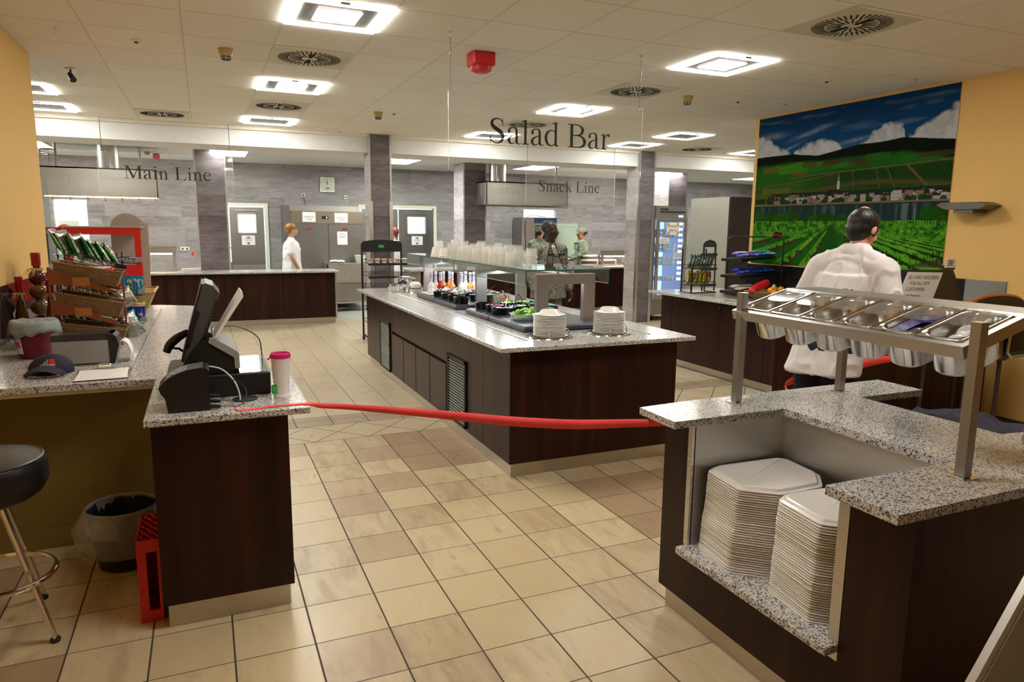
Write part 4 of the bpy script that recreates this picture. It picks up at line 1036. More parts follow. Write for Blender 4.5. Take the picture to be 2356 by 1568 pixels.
def raff(t, x, y, z, r):
    m = MB(); R = random.Random(int(x*1000))
    for i in range(5):
        m.tube([(x+(r+R.uniform(-.003, .004))*math.cos(2*PI*q/12), y+(r+R.uniform(-.003, .004))*math.sin(2*PI*q/12), z+R.uniform(-.01, .01)) for q in range(13)], .003, 4, caps=False)
    for i in range(12):
        a = R.uniform(-2.6, -.4); L = R.uniform(.03, .06)
        m.tube([(x+r*math.cos(a), y+r*math.sin(a), z), (x+(r+.02)*math.cos(a), y+(r+.02)*math.sin(a), z+.004), (x+(r+L)*math.cos(a), y+(r+L)*math.sin(a), z-R.uniform(0, .05))], [.003, .0025, .001], 4)
    m.build('raffia_bow', 'raffia', t)
def slim_bottle(x, y, h, lab, matn):
    t = thing('decorative_bottle', lab, 'bottle', (x, y, .9))
    MB().lathe([(0, .002), (.042, .002), (.045, .02), (.038, h*.35), (.020, h*.60), (.014, h*.70), (.0135, h*.76)], (x, y, .9), 24).build('glass_body', matn, t, smooth=True)
    MB().lathe([(0, h*.75), (.022, h*.75), (.022, h*.93), (.025, h*.97), (.021, h), (0, h)], (x, y, .9), 20).build('wax_cap', 'wax', t, smooth=True)
    raff(t, x, y, .9+h*.72, .02)
bulb_bottle(-1.075, 5.80, .535, 'tall three-bulb bottle of pickled peppers with red wax top and raffia', 0)
slim_bottle(-1.135, 5.55, .40, 'slim bottle with red wax top and raffia, left of the bulb bottle', 'pickle')
slim_bottle(-.975, 5.62, .375, 'slim bottle with red wax top half hidden behind the wicker rack', 'pickle')

# ---- wicker basket rack (side view, sloping to the aisle)
t = thing('wicker_basket_rack', 'three-tier rack of sloping brown wicker baskets in an orange-brown wood frame', 'rack', (-.68, 5.05, .9))
def trough(m, x0, z0, x1, z1, y0, y1, h, wall=.008):
    """open basket sloping from (x0,z0) down to (x1,z1); z = rim height"""
    dx, dz = x1-x0, z1-z0; L = math.hypot(dx, dz); ux, uz = dx/L, dz/L; nx, nz = -uz, ux
    if nz < 0: nx, nz = -nx, -nz
    def P(a, b, y): return (x0+ux*a-nx*b, y, z0+uz*a-nz*b)
    o = .02
    outer = [(0, y0), (L, y0), (L, y1), (0, y1)]; inn = [(wall, y0+wall), (L-wall, y0+wall), (L-wall, y1-wall), (wall, y1-wall)]
    bot = [(o, y0+o), (L-o, y0+o), (L-o, y1-o), (o, y1-o)]; boti = [(o+wall, y0+o+wall), (L-o-wall, y0+o+wall), (L-o-wall, y1-o-wall), (o+wall, y1-o-wall)]
    m.loft([[P(a, h-.008, y) for a, y in boti], [P(a, 0, y) for a, y in inn], [P(a, 0, y) for a, y in outer], [P(a, h, y) for a, y in bot]])
    return P, L
for i, (z0, z1) in enumerate(((1.420, 1.352), (1.236, 1.158), (1.052, .990))):
    b = MB(); P, L = trough(b, -.835, z0, -.475, z1, 4.95, 5.17, .095); bo = b.build('wicker_basket', 'wicker', t)
    r = MB(); r.tube([P(0, 0, 4.955), P(L, 0, 4.955), P(L, 0, 5.165), P(0, 0, 5.165), P(0, 0, 4.955)], .0075, 8); r.build('woven_rim', 'wicker', bo, smooth=True)
    MB().prism([(-.862, z0-.035), (-.50, z1-.115), (-.52, z1-.125), (-.74, z0-.135), (-.862, z0-.135)], 4.935, 4.945, 'y').build('side_board', 'orwood', t)
    MB().prism([(-.862, z0-.035), (-.50, z1-.115), (-.52, z1-.125), (-.74, z0-.135), (-.862, z0-.135)], 5.175, 5.185, 'y').build('side_board', 'orwood', t)
    MB().box(-.737, 4.930, z0-.145, -.650, 4.934, z0-.092).build('price_plate', 'orwoodl', t)
for xx, yy in ((-.865, 4.94), (-.80, 5.18), (-.50, 5.18), (-.865, 5.18)):
    MB().box(xx, yy, .901, xx+.012, yy+.012, 1.39 if xx < -.7 else 1.25).build('post', 'orwood', t)
MB().box(-.508, 4.94, .901, -.496, 4.952, .99).build('post', 'orwood', t)
t2 = thing('snack_packet', 'clear and red snack packet in the top wicker basket', 'packet', (-.57, 5.05, 1.33))
def pillow(m, c, L, W, H, R, crimp=.12, n=10):
    """foil snack bag: length L along local z, width W along x, belly H along y"""
    rings = []
    for i in range(n+1):
        u = i/n*2-1; b = max(0.02, (1-abs(u)**2.6)); fl = 1+crimp*max(0, abs(u)-.75)*2
        rr = []
        for j in range(16):
            a = 2*PI*j/16; cx = math.copysign(abs(math.cos(a))**.7, math.cos(a)); sy = math.copysign(abs(math.sin(a))**.9, math.sin(a))
            q = mnoise.noise(Vector((u*2.3+c[0]*9, cx*2+c[1]*7, sy+c[2]*5)))*.18
            rr.append(tuple(Vector(c) + R @ Vector((cx*W/2*fl*(1-.10*b), sy*H/2*b*(1+q*1.5), u*L/2))))
        rings.append(rr)
    m.loft(rings)
pillow_m = MB(); pillow(pillow_m, (-.60, 5.06, 1.355), .12, .07, .03, Matrix.Rotation(PI/2, 3, 'Y') @ Matrix.Rotation(.3, 3, 'Z')); pillow_m.build('clear_wrapper', 'pouch', t2, smooth=True)
MB().box(-.575, 5.03, 1.345, -.53, 5.09, 1.375, b=.004).build('red_label', 'redp', t2)

# ---- crisp rack behind
def wire_tray(t, x0, z0, x1, z1, y0, y1, h, step=.03, name='wire_tray'):
    m = MB()
    m.tube([(x0, y0, z0+h), (x1, y0, z1+h), (x1, y1, z1+h), (x0, y1, z0+h), (x0, y0, z0+h)], .0032, 5)
    m.tube([(x0, y0, z0), (x1, y0, z1), (x1, y1, z1), (x0, y1, z0), (x0, y0, z0)], .0028, 5)
    n = max(2, int((x1-x0)/step))
    for i in range(n+1):
        u = i/n; x = x0+(x1-x0)*u; z = z0+(z1-z0)*u
        if i % 3 == 0 or step > .05:
            for y in (y0, y1): m.tube([(x, y, z), (x, y, z+h)], .0018, 4)
        m.tube([(x, y0, z), (x, y1, z)], .0018, 4)
    return m.build(name, 'blackm', t)
t = thing('crisp_rack', 'black wire crisp rack with three sloping tiers behind the wicker baskets', 'rack', (-.68, 5.5, .9))
tiers = [(1.44, 1.335), (1.215, 1.11), (.995, .905)]
for z0, z1 in tiers:
    wire_tray(t, -.875, z0, -.535, z1, 5.36, 5.60, .055)
    MB().prism([(-.555, z1+.0), (-.495, z1-.015), (-.48, z1+.04), (-.545, z1+.06)], 5.335, 5.345, 'y').build('end_plate', 'black', t)
    wire_tray(t, -.56, z1+.045, -.425, z1+.035, 5.66, 5.86, .035, name='wire_shelf')
    MB().prism([(-.45, z1+.045), (-.405, z1+.05), (-.405, z1+.085), (-.45, z1+.075)], 5.655, 5.66, 'y').build('label_holder', 'grey', t)
for xx, yy in ((-.87, 5.365), (-.87, 5.595), (-.55, 5.84), (-.56, 5.61)):
    MB().cyl((xx, yy, .901), (xx, yy, 1.45), .005, n=6).build('upright', 'blackm', t)
MB().tube([(-.87, 5.365, .906), (-.50, 5.365, .906), (-.44, 5.5, .908), (-.46, 5.62, .906), (-.87, 5.595, .906)], .005, 6).build('base_wire', 'blackm', t)
MB().prism([(-.47, .905), (-.44, .92), (-.44, .905)], 5.40, 5.43, 'y').build('red_tag', 'redp', t)
def bags(matn, n, z0, z1, lean, L, W, name, cat, fmt, grp, back=True):
    for i in range(n):
        u = (i+.5)/n; R = random.Random(i*3+int(z0*100))
        x = -.86+.33*u; z = z0+(z1-z0)*u+.012
        rot = Matrix.Rotation(lean+R.uniform(-.1, .12), 3, 'Y') @ Matrix.Rotation(PI/2+R.uniform(-.25, .25), 3, 'Z')
        c = Vector((x+.5*L*math.sin(lean), 5.48+R.uniform(-.02, .02), z+.5*L*math.cos(lean)))
        m = MB(); pillow(m, c, L, W, .048, rot)
        k = len(m.f); m.mi = [1 if (j // 1) % 16 in (8, 9, 10, 11, 12, 13, 14, 15) else 0 for j in range(k)]
        o = m.build(name, [matn, 'chipback'], smooth=True, angle=1.2)
        pos = 'leftmost' if i == 0 else 'rightmost' if i == n-1 else nth(i)+' from the left'
        tag(o, fmt % pos, cat, grp)
bags('chipg', 8, 1.44, 1.335, -.42, .185, .21, 'crisp_bag', 'crisps', 'green crisp bag on the top rack tier, %s', 'green crisp bags')
bags('chipy', 7, 1.215, 1.11, -.45, .13, .19, 'crisp_bag', 'crisps', 'gold and brown crisp bag on the middle rack tier, %s', 'gold crisp bags')
bags('chipt', 7, .995, .905, -.40, .13, .17, 'crisp_bag', 'crisps', 'teal crisp bag on the bottom rack tier, %s', 'teal crisp bags')
for (x, y, z), mt, lab, L in (((-.475, 5.30, .985), 'chipt', 'large teal crisp bag at the right end of the bottom rack tier', .17), ((-.50, 5.31, 1.165), 'chipy', 'large gold crisp bag at the right end of the middle rack tier', .13), ((-.545, 5.30, .97), 'chipt', 'teal crisp bag just left of the large teal end bag', .15)):
    m = MB(); pillow(m, (x, y, z), L, .12, .05, Matrix.Rotation(-.42, 3, 'Y') @ Matrix.Rotation(.5, 3, 'Z')); m.mi = [1 if j % 16 in (9, 10, 11, 12, 13) else 0 for j in range(len(m.f))]
    tag(m.build('crisp_bag', [mt, 'chipback'], smooth=True, angle=1.2), lab, 'crisps')
for z, mt, lab in ((1.385, 'bluef', 'blue candy bar on the small top shelf of the crisp rack, %s'), (1.16, 'cyanf', 'blue and silver candy bar on the small middle shelf, %s'), (.955, 'bluef', 'blue and red candy tube on the small bottom shelf, %s')):
    for i in range(6):
        m = MB(); pillow(m, (-.545+.023*i, 5.755+.006*(i % 2), z+.018), .15 if z > 1 else .11, .024, .018, Matrix.Rotation(PI/2, 3, 'X') if z > 1.3 else Matrix.Rotation(.25, 3, 'X'))
        o = m.build('candy_bar', mt, smooth=True); 
        if z <= 1.3: o.location.z += .03
        tag(o, lab % (nth(i)+' from the left'), 'candy', 'candy bars at the left rack')
# ---- pale basket at the end
t = thing('wicker_basket', 'pale straw basket at the far end of the left counter', 'basket', (-.48, 6.3, .9))
b = MB()
b.loft([[(-.56, 6.10, .905), (-.47, 6.10, .905), (-.47, 6.42, .905), (-.56, 6.42, .905)], [(-.66, 6.0, 1.13), (-.37, 6.0, 1.13), (-.37, 6.52, 1.13), (-.66, 6.52, 1.13)],
        [(-.65, 6.01, 1.13), (-.38, 6.01, 1.13), (-.38, 6.51, 1.13), (-.65, 6.51, 1.13)], [(-.55, 6.11, .915), (-.48, 6.11, .915), (-.48, 6.41, .915), (-.55, 6.41, .915)]])
b.build('basket_body', 'wickerl', t)
MB().tube([(-.66, 6.0, 1.135), (-.37, 6.0, 1.135), (-.37, 6.52, 1.135), (-.66, 6.52, 1.135), (-.66, 6.0, 1.135)], .009, 8).build('woven_rim', 'wickerl', t, smooth=True)
t = thing('wicker_basket', 'rounder straw basket just in front of the pale straw basket', 'basket', (-.5, 5.98, .9))
MB().lathe([(0, .003), (.06, .003), (.095, .13), (.088, .13), (.055, .012), (0, .012)], (-.525, 5.96, .93), 24).build('basket_body', 'wickerl', t, smooth=True)
MB().lathe([(.090, .125), (.098, .132), (.090, .138), (.084, .132)], (-.525, 5.96, .93), 24).build('woven_rim', 'wickerl', t, smooth=True)
# ================================================================ SALAD BAR CONTENTS
ZC = .946
def oval(m, cx, cy, z, a, b, h, rz=0, wall=.005, flare=1.06, n=28):
    T = TR((cx, cy, z), rz)
    m.lathe([(0, 0), (a*.90, 0), (a*.96, .006), (a*flare, h-.004), (a*(flare+.05), h), (a*flare, h+.001), (a*flare-wall, h-.003), (a*.90, .010), (0, .008)], (0, 0, 0), n, T, 1, b/a)
def crock(x, y, a, b, h, rz, food, lab, grp='black crocks on the salad bar', tongs=None):
    t = thing('salad_crock', lab, 'bowl', (x, y, ZC), grp)
    m = MB(); oval(m, x, y, ZC, a, b, h, rz); m.build('crock_body', 'blackg', t, smooth=True)
    if food:
        f = MB(); R = random.Random(int(x*999+y*77)); T = TR((x, y, ZC), rz)
        f.lathe([(a*.93, h*.45), (a*.93, h*.7), (a*.5, h*.86), (0, h*.9)], (0, 0, 0), 20, T, 1, b/a)
        for i in range(26):
            r = a*.78*math.sqrt(R.random()); q = R.random()*6.28
            f.sph(tuple(T @ Vector((r*math.cos(q), r*b/a*math.sin(q), h*.82+R.uniform(0, .012)))), R.uniform(.006, .012), (1, 1, .6), 7, 5)
        f.build('food', food, t, smooth=True)['kind'] = 'stuff'
    return t
def tongs(x, y, z, dx, dy, dz, m, lab, spread=.022, L=None):
    t = thing('serving_tongs', lab, 'tongs', (x, y, z), 'tongs resting in the salad bar crocks')
    d = Vector((dx, dy, dz)); s = d.cross(Vector((0, 0, 1))).normalized()*spread
    hub = Vector((x, y, z))+d
    for q in (-1, 1):
        tip = Vector((x, y, z))+s*q
        mid = Vector((x, y, z))+d*.45+s*q*.9+Vector((0, 0, .006))
        MB().tube(cr([tip, mid, hub], 5), [.0085]*5+[.0055]*5+[.005], 6, flat=.35).build('arm', m, t, smooth=True)
    MB().sph(hub, .007).build('hinge', m, t, smooth=True)
def spoon(x, y, z, dx, dy, dz, lab, m='blackg'):
    t = thing('serving_spoon', lab, 'spoon', (x, y, z), 'spoons in the salad bar crocks')
    p = [(x, y, z), (x+dx*.5, y+dy*.5, z+dz*.6), (x+dx, y+dy, z+dz)]
    MB().tube(cr(p, 5), .0042, 6).build('handle', m, t, smooth=True); MB().sph((x, y, z), .02, (1, .8, .35)).build('bowl', m, t, smooth=True)
crocks = [(2.215, 6.90, .078, .060, .052, 0, 'bean', 'black oval crock of dark beans beside the dressing bottles'), (2.20, 6.64, .062, .052, .055, 0, 'bean', 'small black crock, second along the aisle edge from the bottles'),
    (2.215, 6.44, .072, .058, .055, 0, None, 'black crock holding paired tongs, third from the bottles'), (2.19, 6.20, .070, .058, .058, 0, None, 'black crock just behind the middle portal frame post'),
    (2.225, 5.70, .078, .062, .055, 0, None, 'empty black crock just in front of the middle portal frame post'), (2.255, 5.50, .085, .066, .055, 0, 'onion', 'black crock of red onion with teal tongs'),
    (2.235, 5.29, .098, .070, .058, 0, 'dress', 'largest near black crock with a clear-handled ladle'), (2.43, 5.40, .090, .068, .055, 0, 'cucumber', 'black crock of green cucumber with black tongs'),
    (2.43, 5.65, .08, .06, .055, 0, 'lettuce', 'black crock of green leaves behind the onion crock'), (2.60, 5.50, .085, .07, .055, 0, None, 'black crock with a teal spatula near the far edge'),
    (2.60, 5.20, .085, .07, .06, 0, None, 'black crock with a black spoon, partly hidden by the near portal frame'), (2.60, 6.55, .085, .065, .055, 0, 'pepperf', 'black crock of yellow peppers on the far side'),
    (2.44, 6.38, .095, .07, .062, 0, 'bean', 'black crock with teal-tipped server seen right of the middle post'), (2.62, 6.86, .08, .06, .055, 0, 'crouton', 'farthest right black crock behind the middle post'), (2.48, 6.70, .075, .06, .055, 0, 'bean', 'black crock behind the tongs in the middle of the far plate'),
    (2.62, 5.72, .08, .06, .05, 0, 'lettuce', 'black crock at the far right edge of the near plates')]
for c in crocks: crock(*c)
tongs(2.20, 6.92, 1.005, .05, -.13, .07, 'blackg', 'black tongs leaning toward the aisle in the beans crock')
tongs(2.21, 6.66, 1.005, .06, -.13, .075, 'blackg', 'black tongs in the second aisle crock')
tongs(2.20, 6.47, 1.008, .05, -.20, .05, 'blackg', 'long black tongs laid low over the third aisle crock')
tongs(2.18, 6.24, 1.008, .05, -.19, .055, 'steel', 'steel tongs laid over the crock by the middle post')
tongs(2.26, 5.52, 1.005, .035, -.02, .075, 'teal', 'teal tongs standing in the red onion crock', .035)
tongs(2.43, 5.42, 1.005, .01, .02, .085, 'blackg', 'black tongs standing in the cucumber crock', .03)
spoon(2.24, 5.26, .99, .055, .06, .125, 'clear-handled ladle in the largest near crock', 'chrome')
spoon(2.60, 6.58, .995, .05, -.12, .09, 'black spoon in the yellow pepper crock'); spoon(2.63, 6.88, .995, .03, -.14, .09, 'black spoon in the farthest right crock')
spoon(2.44, 5.66, .995, -.02, .10, .10, 'black spoon in the green leaves crock'); spoon(2.60, 5.22, .995, -.1, .06, .04, 'black spoon in the crock by the near portal frame')
t = thing('spatula', 'teal spatula laid across the dark crock right of the middle post', 'spatula', (2.42, 6.3, 1.0))
MB().prism([(2.36, 6.30), (2.42, 6.22), (2.53, 6.18), (2.56, 6.24), (2.47, 6.34)], 1.012, 1.016).build('blade', 'teal', t); MB().tube(cr([(2.54, 6.2, 1.016), (2.60, 6.12, 1.05), (2.66, 6.08, 1.085)], 5), .005, 6).build('handle', 'blackg', t)
t = thing('spatula', 'teal spatula laid in the far crock near the front portal frame', 'spatula', (2.58, 5.45, 1.0))
MB().prism([(2.53, 5.50), (2.60, 5.40), (2.70, 5.30), (2.72, 5.33), (2.64, 5.46)], 1.005, 1.009).build('blade', 'teal', t)
t = thing('food_box', 'clear box of toasted croutons on the salad bar', 'food box', (2.56, 6.28, ZC))
MB().loft([[(2.50, 6.16, ZC), (2.68, 6.16, ZC), (2.68, 6.36, ZC), (2.50, 6.36, ZC)], [(2.49, 6.15, 1.03), (2.69, 6.15, 1.03), (2.69, 6.37, 1.03), (2.49, 6.37, 1.03)]], caps=False).build('clear_box', 'acryl', t)
R = random.Random(4); m = MB(); m.box(2.505, 6.165, ZC+.002, 2.675, 6.355, 1.0)
for i in range(70):
    x, y = R.uniform(2.51, 2.67), R.uniform(6.17, 6.35); m.box(-.008, -.008, -.006, .008, .008, .006, TR((x, y, 1.003), R.random()*3))
m.build('croutons', 'crouton', t)['kind'] = 'stuff'
# salad bowl
t = thing('salad_bowl', 'large clear oval bowl of chopped lettuce at the near end of the salad bar', 'bowl', (2.27, 4.86, ZC))
m = MB(); oval(m, 2.31, 4.93, ZC, .165, .12, .05, 0, .006, 1.0, 40); m.build('bowl_body', glass_mat('cloudy_clear_bowl', (.88, .93, .95), .25, .05), t, smooth=True)
m = MB(); R = random.Random(9)
m.lathe([(.13, .02), (.13, .03), (.07, .045), (0, .05)], (0, 0, 0), 20, TR((2.31, 4.93, ZC)), 1, .72)
for i in range(90):
    r = .125*math.sqrt(R.random()); q = R.random()*6.28; x, y = 2.31+r*math.cos(q), 4.93+r*.72*math.sin(q)
    zz = ZC+.035+.04*(1-(r/.13)**2)+R.uniform(-.004, .012); s = R.uniform(.012, .022)
    TT = TR((x, y, zz), R.random()*6, R.uniform(-.9, .9), R.uniform(-.9, .9))
    pts = [(s*math.cos(k*.9)*(1+.3*R.random()), s*math.sin(k*.9)*(1+.3*R.random()), .004*math.sin(k*2.1)) for k in range(7)]
    m.add([(0, 0, .004)]+pts, [(0, k, k+1) for k in range(1, 7)]+[(0, 7, 1)], TT)
m.build('lettuce_leaves', 'lettuce', t)['kind'] = 'stuff'
tongs(2.42, 4.95, 1.0, .07, .03, .03, 'blackg', 'black tongs in the lettuce bowl beside the front portal frame')
# dressing bottles
def dressing(x, y, m_, lab, grp='dressing bottles'):
    t = thing('dressing_bottle', lab, 'bottle', (x, y, ZC+.012), grp)
    MB().lathe([(0, 0), (.035, 0), (.037, .006), (.037, .075), (.030, .092), (.017, .112), (.0155, .13)], (x, y, ZC+.012), 20).build('filled_body', m_, t, smooth=True)
    MB().lathe([(.0155, .13), (.0165, .15), (.0145, .19), (.0175, .20), (.0175, .222), (.012, .224), (0, .224)], (x, y, ZC+.012), 16).build('neck_and_cap', 'foam', t, smooth=True)
    MB().lathe([(.0374, .02), (.0374, .055)], (x, y, ZC+.012), 20).build('label_band', 'paper', t, smooth=True)
    r = MB()
    for k in range(4): r.lathe([(.0165, .135+.017*k), (.0170, .1375+.017*k), (.0165, .140+.017*k)], (x, y, ZC+.012), 14)
    r.build('neck_print', 'violf', t, smooth=True)
B = [(2.18, 7.12, 'dress', 'cream dressing bottle, leftmost on the white tray'), (2.275, 7.10, 'ketchup', 'red dressing bottle, second in the front row'), (2.39, 7.06, 'ordress', 'orange dressing bottle in the front row'), (2.47, 6.985, 'dress', 'cream dressing bottle right of the orange front one'), (2.56, 6.96, 'ordress', 'orange dressing bottle nearest the middle post'),
     (2.26, 7.22, 'dress', 'cream dressing bottle behind the leftmost'), (2.34, 7.20, 'ordress', 'pale orange dressing bottle behind the red one'), (2.41, 7.20, 'ordress', 'orange dressing bottle in the rear row, middle'), (2.56, 7.10, 'dress', 'cream dressing bottle at the rear right'), (2.64, 7.06, 'dress', 'cream dressing bottle farthest right in the rear row')]
tag(MB().box(2.12, 6.985, ZC, 2.70, 7.33, ZC+.011, b=.004).build('white_tray', 'melamine'), 'white tray under the dressing bottles on the salad bar', 'tray')
for b in B: dressing(*b)
# plate stacks with sunken dispensers
def plate_mesh():
    m = MB(); R_ = .115
    m.lathe([(0, .012), (.062, .012), (.072, .0105), (R_-.004, .0005), (R_, .001), (R_+.0005, .0035), (R_-.003, .0045), (.074, .0155), (.064, .0175), (0, .0175)][::-1], (0, 0, 0), 40); return m
def plates(cx, cy, side, n=14, dn=2):
    t = thing('plate_dispenser', 'round steel plate dispenser sunk in the granite, %s of the two' % side, 'dispenser', (cx, cy, .9), 'plate dispensers')
    MB().lathe([(.128, .001), (.132, .007), (.160, .007), (.163, .001)], (cx, cy, .9), 48).build('rim_ring', 'chrome', t, smooth=True)
    MB().lathe([(0, .0012), (.128, .0012)], (cx, cy, .9), 48).build('well', 'dark', t)
    for a in (-2.05, 0.05, 1.6):
        x, y = cx+.124*math.cos(a), cy+.124*math.sin(a); u = Vector((math.cos(a), math.sin(a), 0))
        p = [Vector((x, y, .903))+u*d+Vector((0, 0, z)) for d, z in ((-.002, 0), (-.002, .03), (.008, .045), (.022, .045), (.032, .03), (.032, 0))]
        MB().tube(cr(p, 4), .004, 6).build('wire_guide', 'chrome', t, smooth=True)
    src = None
    for i in range(n):
        z = .907+.0108*i; R = random.Random(i); lab = 'upturned white china plate, %s the %s stack' % ('topmost of' if i == n-1 else nth(n-1-i)+' from the top of', side)
        p = (cx+R.uniform(-.0015, .0015), cy+R.uniform(-.0015, .0015), z)
        if PL[0] is None:
            o = plate_mesh().build('china_plate', 'china', smooth=True, angle=1.0); PL[0] = o; o.location = p; tag(o, lab, 'plate', 'stacked china plates')
        else: o = PL[0].copy(); COL.objects.link(o); o.location = p; o['label'] = lab
    z = .907+.0108*n
    m = MB(); m.lathe([(.112, 0), (.113, .003), (.085, .008), (.072, .016), (.060, .031), (.052, .034), (.050, .031), (.0, .031)], (cx, cy, z), 40)
    tag(m.build('china_bowl', 'china', smooth=True, angle=.9), 'upturned white china bowl topping the %s plate stack' % side, 'bowl')
PL = [None]
plates(2.185, 4.335, 'left'); plates(2.665, 4.335, 'right')
# soup pot, upturned bowls at the far end
t = thing('soup_pot', 'steel soup pot with glass lid at the far end of the salad island', 'pot', (2.08, 8.2, .9))
MB().lathe([(0, .001), (.115, .001), (.12, .01), (.12, .085), (.128, .09), (.110, .09), (.108, .01), (0, .01)], (2.08, 8.12, .9), 28).build('pot_body', 'chrome', t, smooth=True)
MB().lathe([(.131, .137), (.134, .142), (.10, .158), (.03, .166), (0, .167)], (2.20, 8.22, .9), 28).build('lid', 'chrome', t, smooth=True)
MB().lathe([(0, .001), (.085, .001), (.09, .01), (.09, .137)], (2.20, 8.22, .9), 28).build('inner_pot', 'chrome', t, smooth=True)
for i, (x, y, z, r) in enumerate([(2.235, 7.93, .905, .085), (2.225, 7.90, .955, .075)]):
    tag(MB().lathe([(r, 0), (r*1.01, .004), (r*.92, .04), (r*.6, .062), (r*.3, .068), (0, .068)], (x, y, z), 28).build('china_bowl', 'china', smooth=True), 'upturned white china bowl %s of the pair at the far end' % ('lower' if i == 0 else 'upper'), 'bowl')
t = thing('bowl_dispenser', 'wire guided bowl dispenser ring at the far end of the island', 'dispenser', (2.22, 7.92, .9))
MB().lathe([(.105, .001), (.11, .006), (.135, .006), (.138, .001)], (2.235, 7.93, .9), 36).build('rim_ring', 'chrome', t, smooth=True)
for a in (-2.6, -1.2, .3):
    x, y = 2.235+.112*math.cos(a), 7.93+.112*math.sin(a)
    MB().tube(cr([(x, y, .905), (x-.01*math.cos(a), y, .955), (x+.02, y, .975), (x+.045, y, .955), (x+.045, y, .905)], 4), .004, 6).build('wire_guide', 'blackm', t, smooth=True)
# ---- cups on the glass shelf
def cup_mesh(r0, r1, h):
    m = MB(); m.lathe([(0, h), (r0, h), (r0+.001, h-.003), (r1-.002, .006), (r1+.003, .004), (r1+.003, 0), (r1, 0)], (0, 0, 0), 16); return m
cupA = cupB = None
cups = [(2.155, 4.98, 9, .045), (2.15, 5.10, 14, .045), (2.15, 5.22, 14, .045), (2.16, 5.35, 11, .047), (2.15, 5.47, 13, .045), (2.15, 5.60, 16, .045), (2.16, 5.73, 10, .043), (2.15, 5.85, 13, .045), (2.15, 5.98, 13, .045), (2.16, 6.12, 10, .045), (2.15, 6.26, 15, .045), (2.16, 6.40, 14, .045),
        (2.30, 4.90, 12, .045), (2.28, 5.10, 15, .045), (2.29, 5.32, 15, .045), (2.28, 5.52, 17, .047), (2.29, 5.72, 13, .045), (2.28, 5.92, 18, .047), (2.29, 6.15, 14, .045), (2.28, 6.36, 16, .045), (2.42, 5.25, 8, .045), (2.43, 5.8, 12, .045)]
for si, (x, y, n, r) in enumerate(cups):
    row = 'front' if si < 12 else 'second' if si < 20 else 'back'; k = si if si < 12 else si-12 if si < 20 else si-20
    n = int(n*.75); z = 1.354; R = random.Random(si)
    for i in range(n):
        lab = 'clear cup, %s up in %s stack from the near end, %s row' % (nth(i), nth(k), row)
        big = i >= n-2 and si % 3 != 1
        p = (x+R.uniform(-.002, .002)+(.004 if big else 0), y+R.uniform(-.002, .002), z)
        if cupA is None:
            cupA = cup_mesh(.036, .043, .062).build('plastic_cup', 'cup', smooth=True, angle=.9); o = cupA; tag(o, lab, 'cup', 'clear plastic cups stacked on the glass shelf')
        else: o = cupA.copy(); COL.objects.link(o); o['label'] = lab
        o.location = p; o.scale = (1.08, 1.08, 1) if big else (1, 1, 1)
        if i >= n-3 and si % 4 == 0: o.rotation_euler = (0, .06, 0)
        z += .0092 if i != n-3 else .016
wc = None
for x, y, n in ((2.20, 6.92, 9), (2.34, 6.80, 10), (2.14, 6.80, 4), (2.17, 6.62, 4)):
    z = 1.354
    for i in range(n):
        w_ = 1.0 if i > 1 else 1.15
        place = {9: 'taller left', 10: 'taller right', 4: 'low'}[n]
        lab = 'white foam cup, %s from the bottom of the %s white stack' % (nth(i), place if n > 4 else ('low left' if y > 6.7 else 'low right'))
        if wc is None:
            wc = cup_mesh(.040, .050, .060).build('foam_cup', 'foam', smooth=True, angle=.9); o = wc; tag(o, lab, 'cup', 'white foam cups stacked on the glass shelf')
        else: o = wc.copy(); COL.objects.link(o); o['label'] = lab
        o.location = (x, y, z); o.scale = (w_, w_, 1); z += .012
# scroll easel on the shelf
t = thing('scroll_easel', 'small black wrought-iron scroll easel at the near end of the glass shelf', 'easel', (2.4, 4.65, 1.354))
def scroll(pts, r=.0032, name='scroll_bar'): MB().tube(cr(pts, 6), r, 6).build(name, 'blackm', t, smooth=True)
ex, ey, ez = 2.345, 4.70, 1.355
def S(u, v, w_=0): return (ex+u, ey+w_, ez+v)
scroll([S(0, .0), S(-.012, .018), S(.008, .055), S(.022, .10), S(.024, .15), S(.018, .27)])
scroll([S(.03, .012), S(.018, .0), S(.002, .004), S(0, .022), S(.012, .028), S(.016, .018), S(.010, .014)])
scroll([S(.040, .10), S(.030, .13), S(.012, .148), S(.004, .135), S(.012, .122)])
scroll([S(.03, .012), S(.038, .04), S(.040, .10)])
scroll([S(.018, .27), S(.055, .18), S(.10, .07), S(.125, .015), S(.14, .0), S(.158, .006), S(.155, .026), S(.14, .026), S(.138, .014)])
scroll([S(.118, .03), S(.112, .06), S(.12, .10), S(.135, .13), S(.15, .148), S(.158, .135), S(.15, .122), S(.14, .13)])
scroll([S(.03, .085), S(.112, .085)]); scroll([S(.018, .27), S(.0, .262), S(-.004, .245), S(.006, .24)]); scroll([S(.018, .27), S(.036, .268), S(.044, .25), S(.034, .243)])
scroll([S(.02, .25), S(.05, .12, .09), S(.055, 0, .14)])

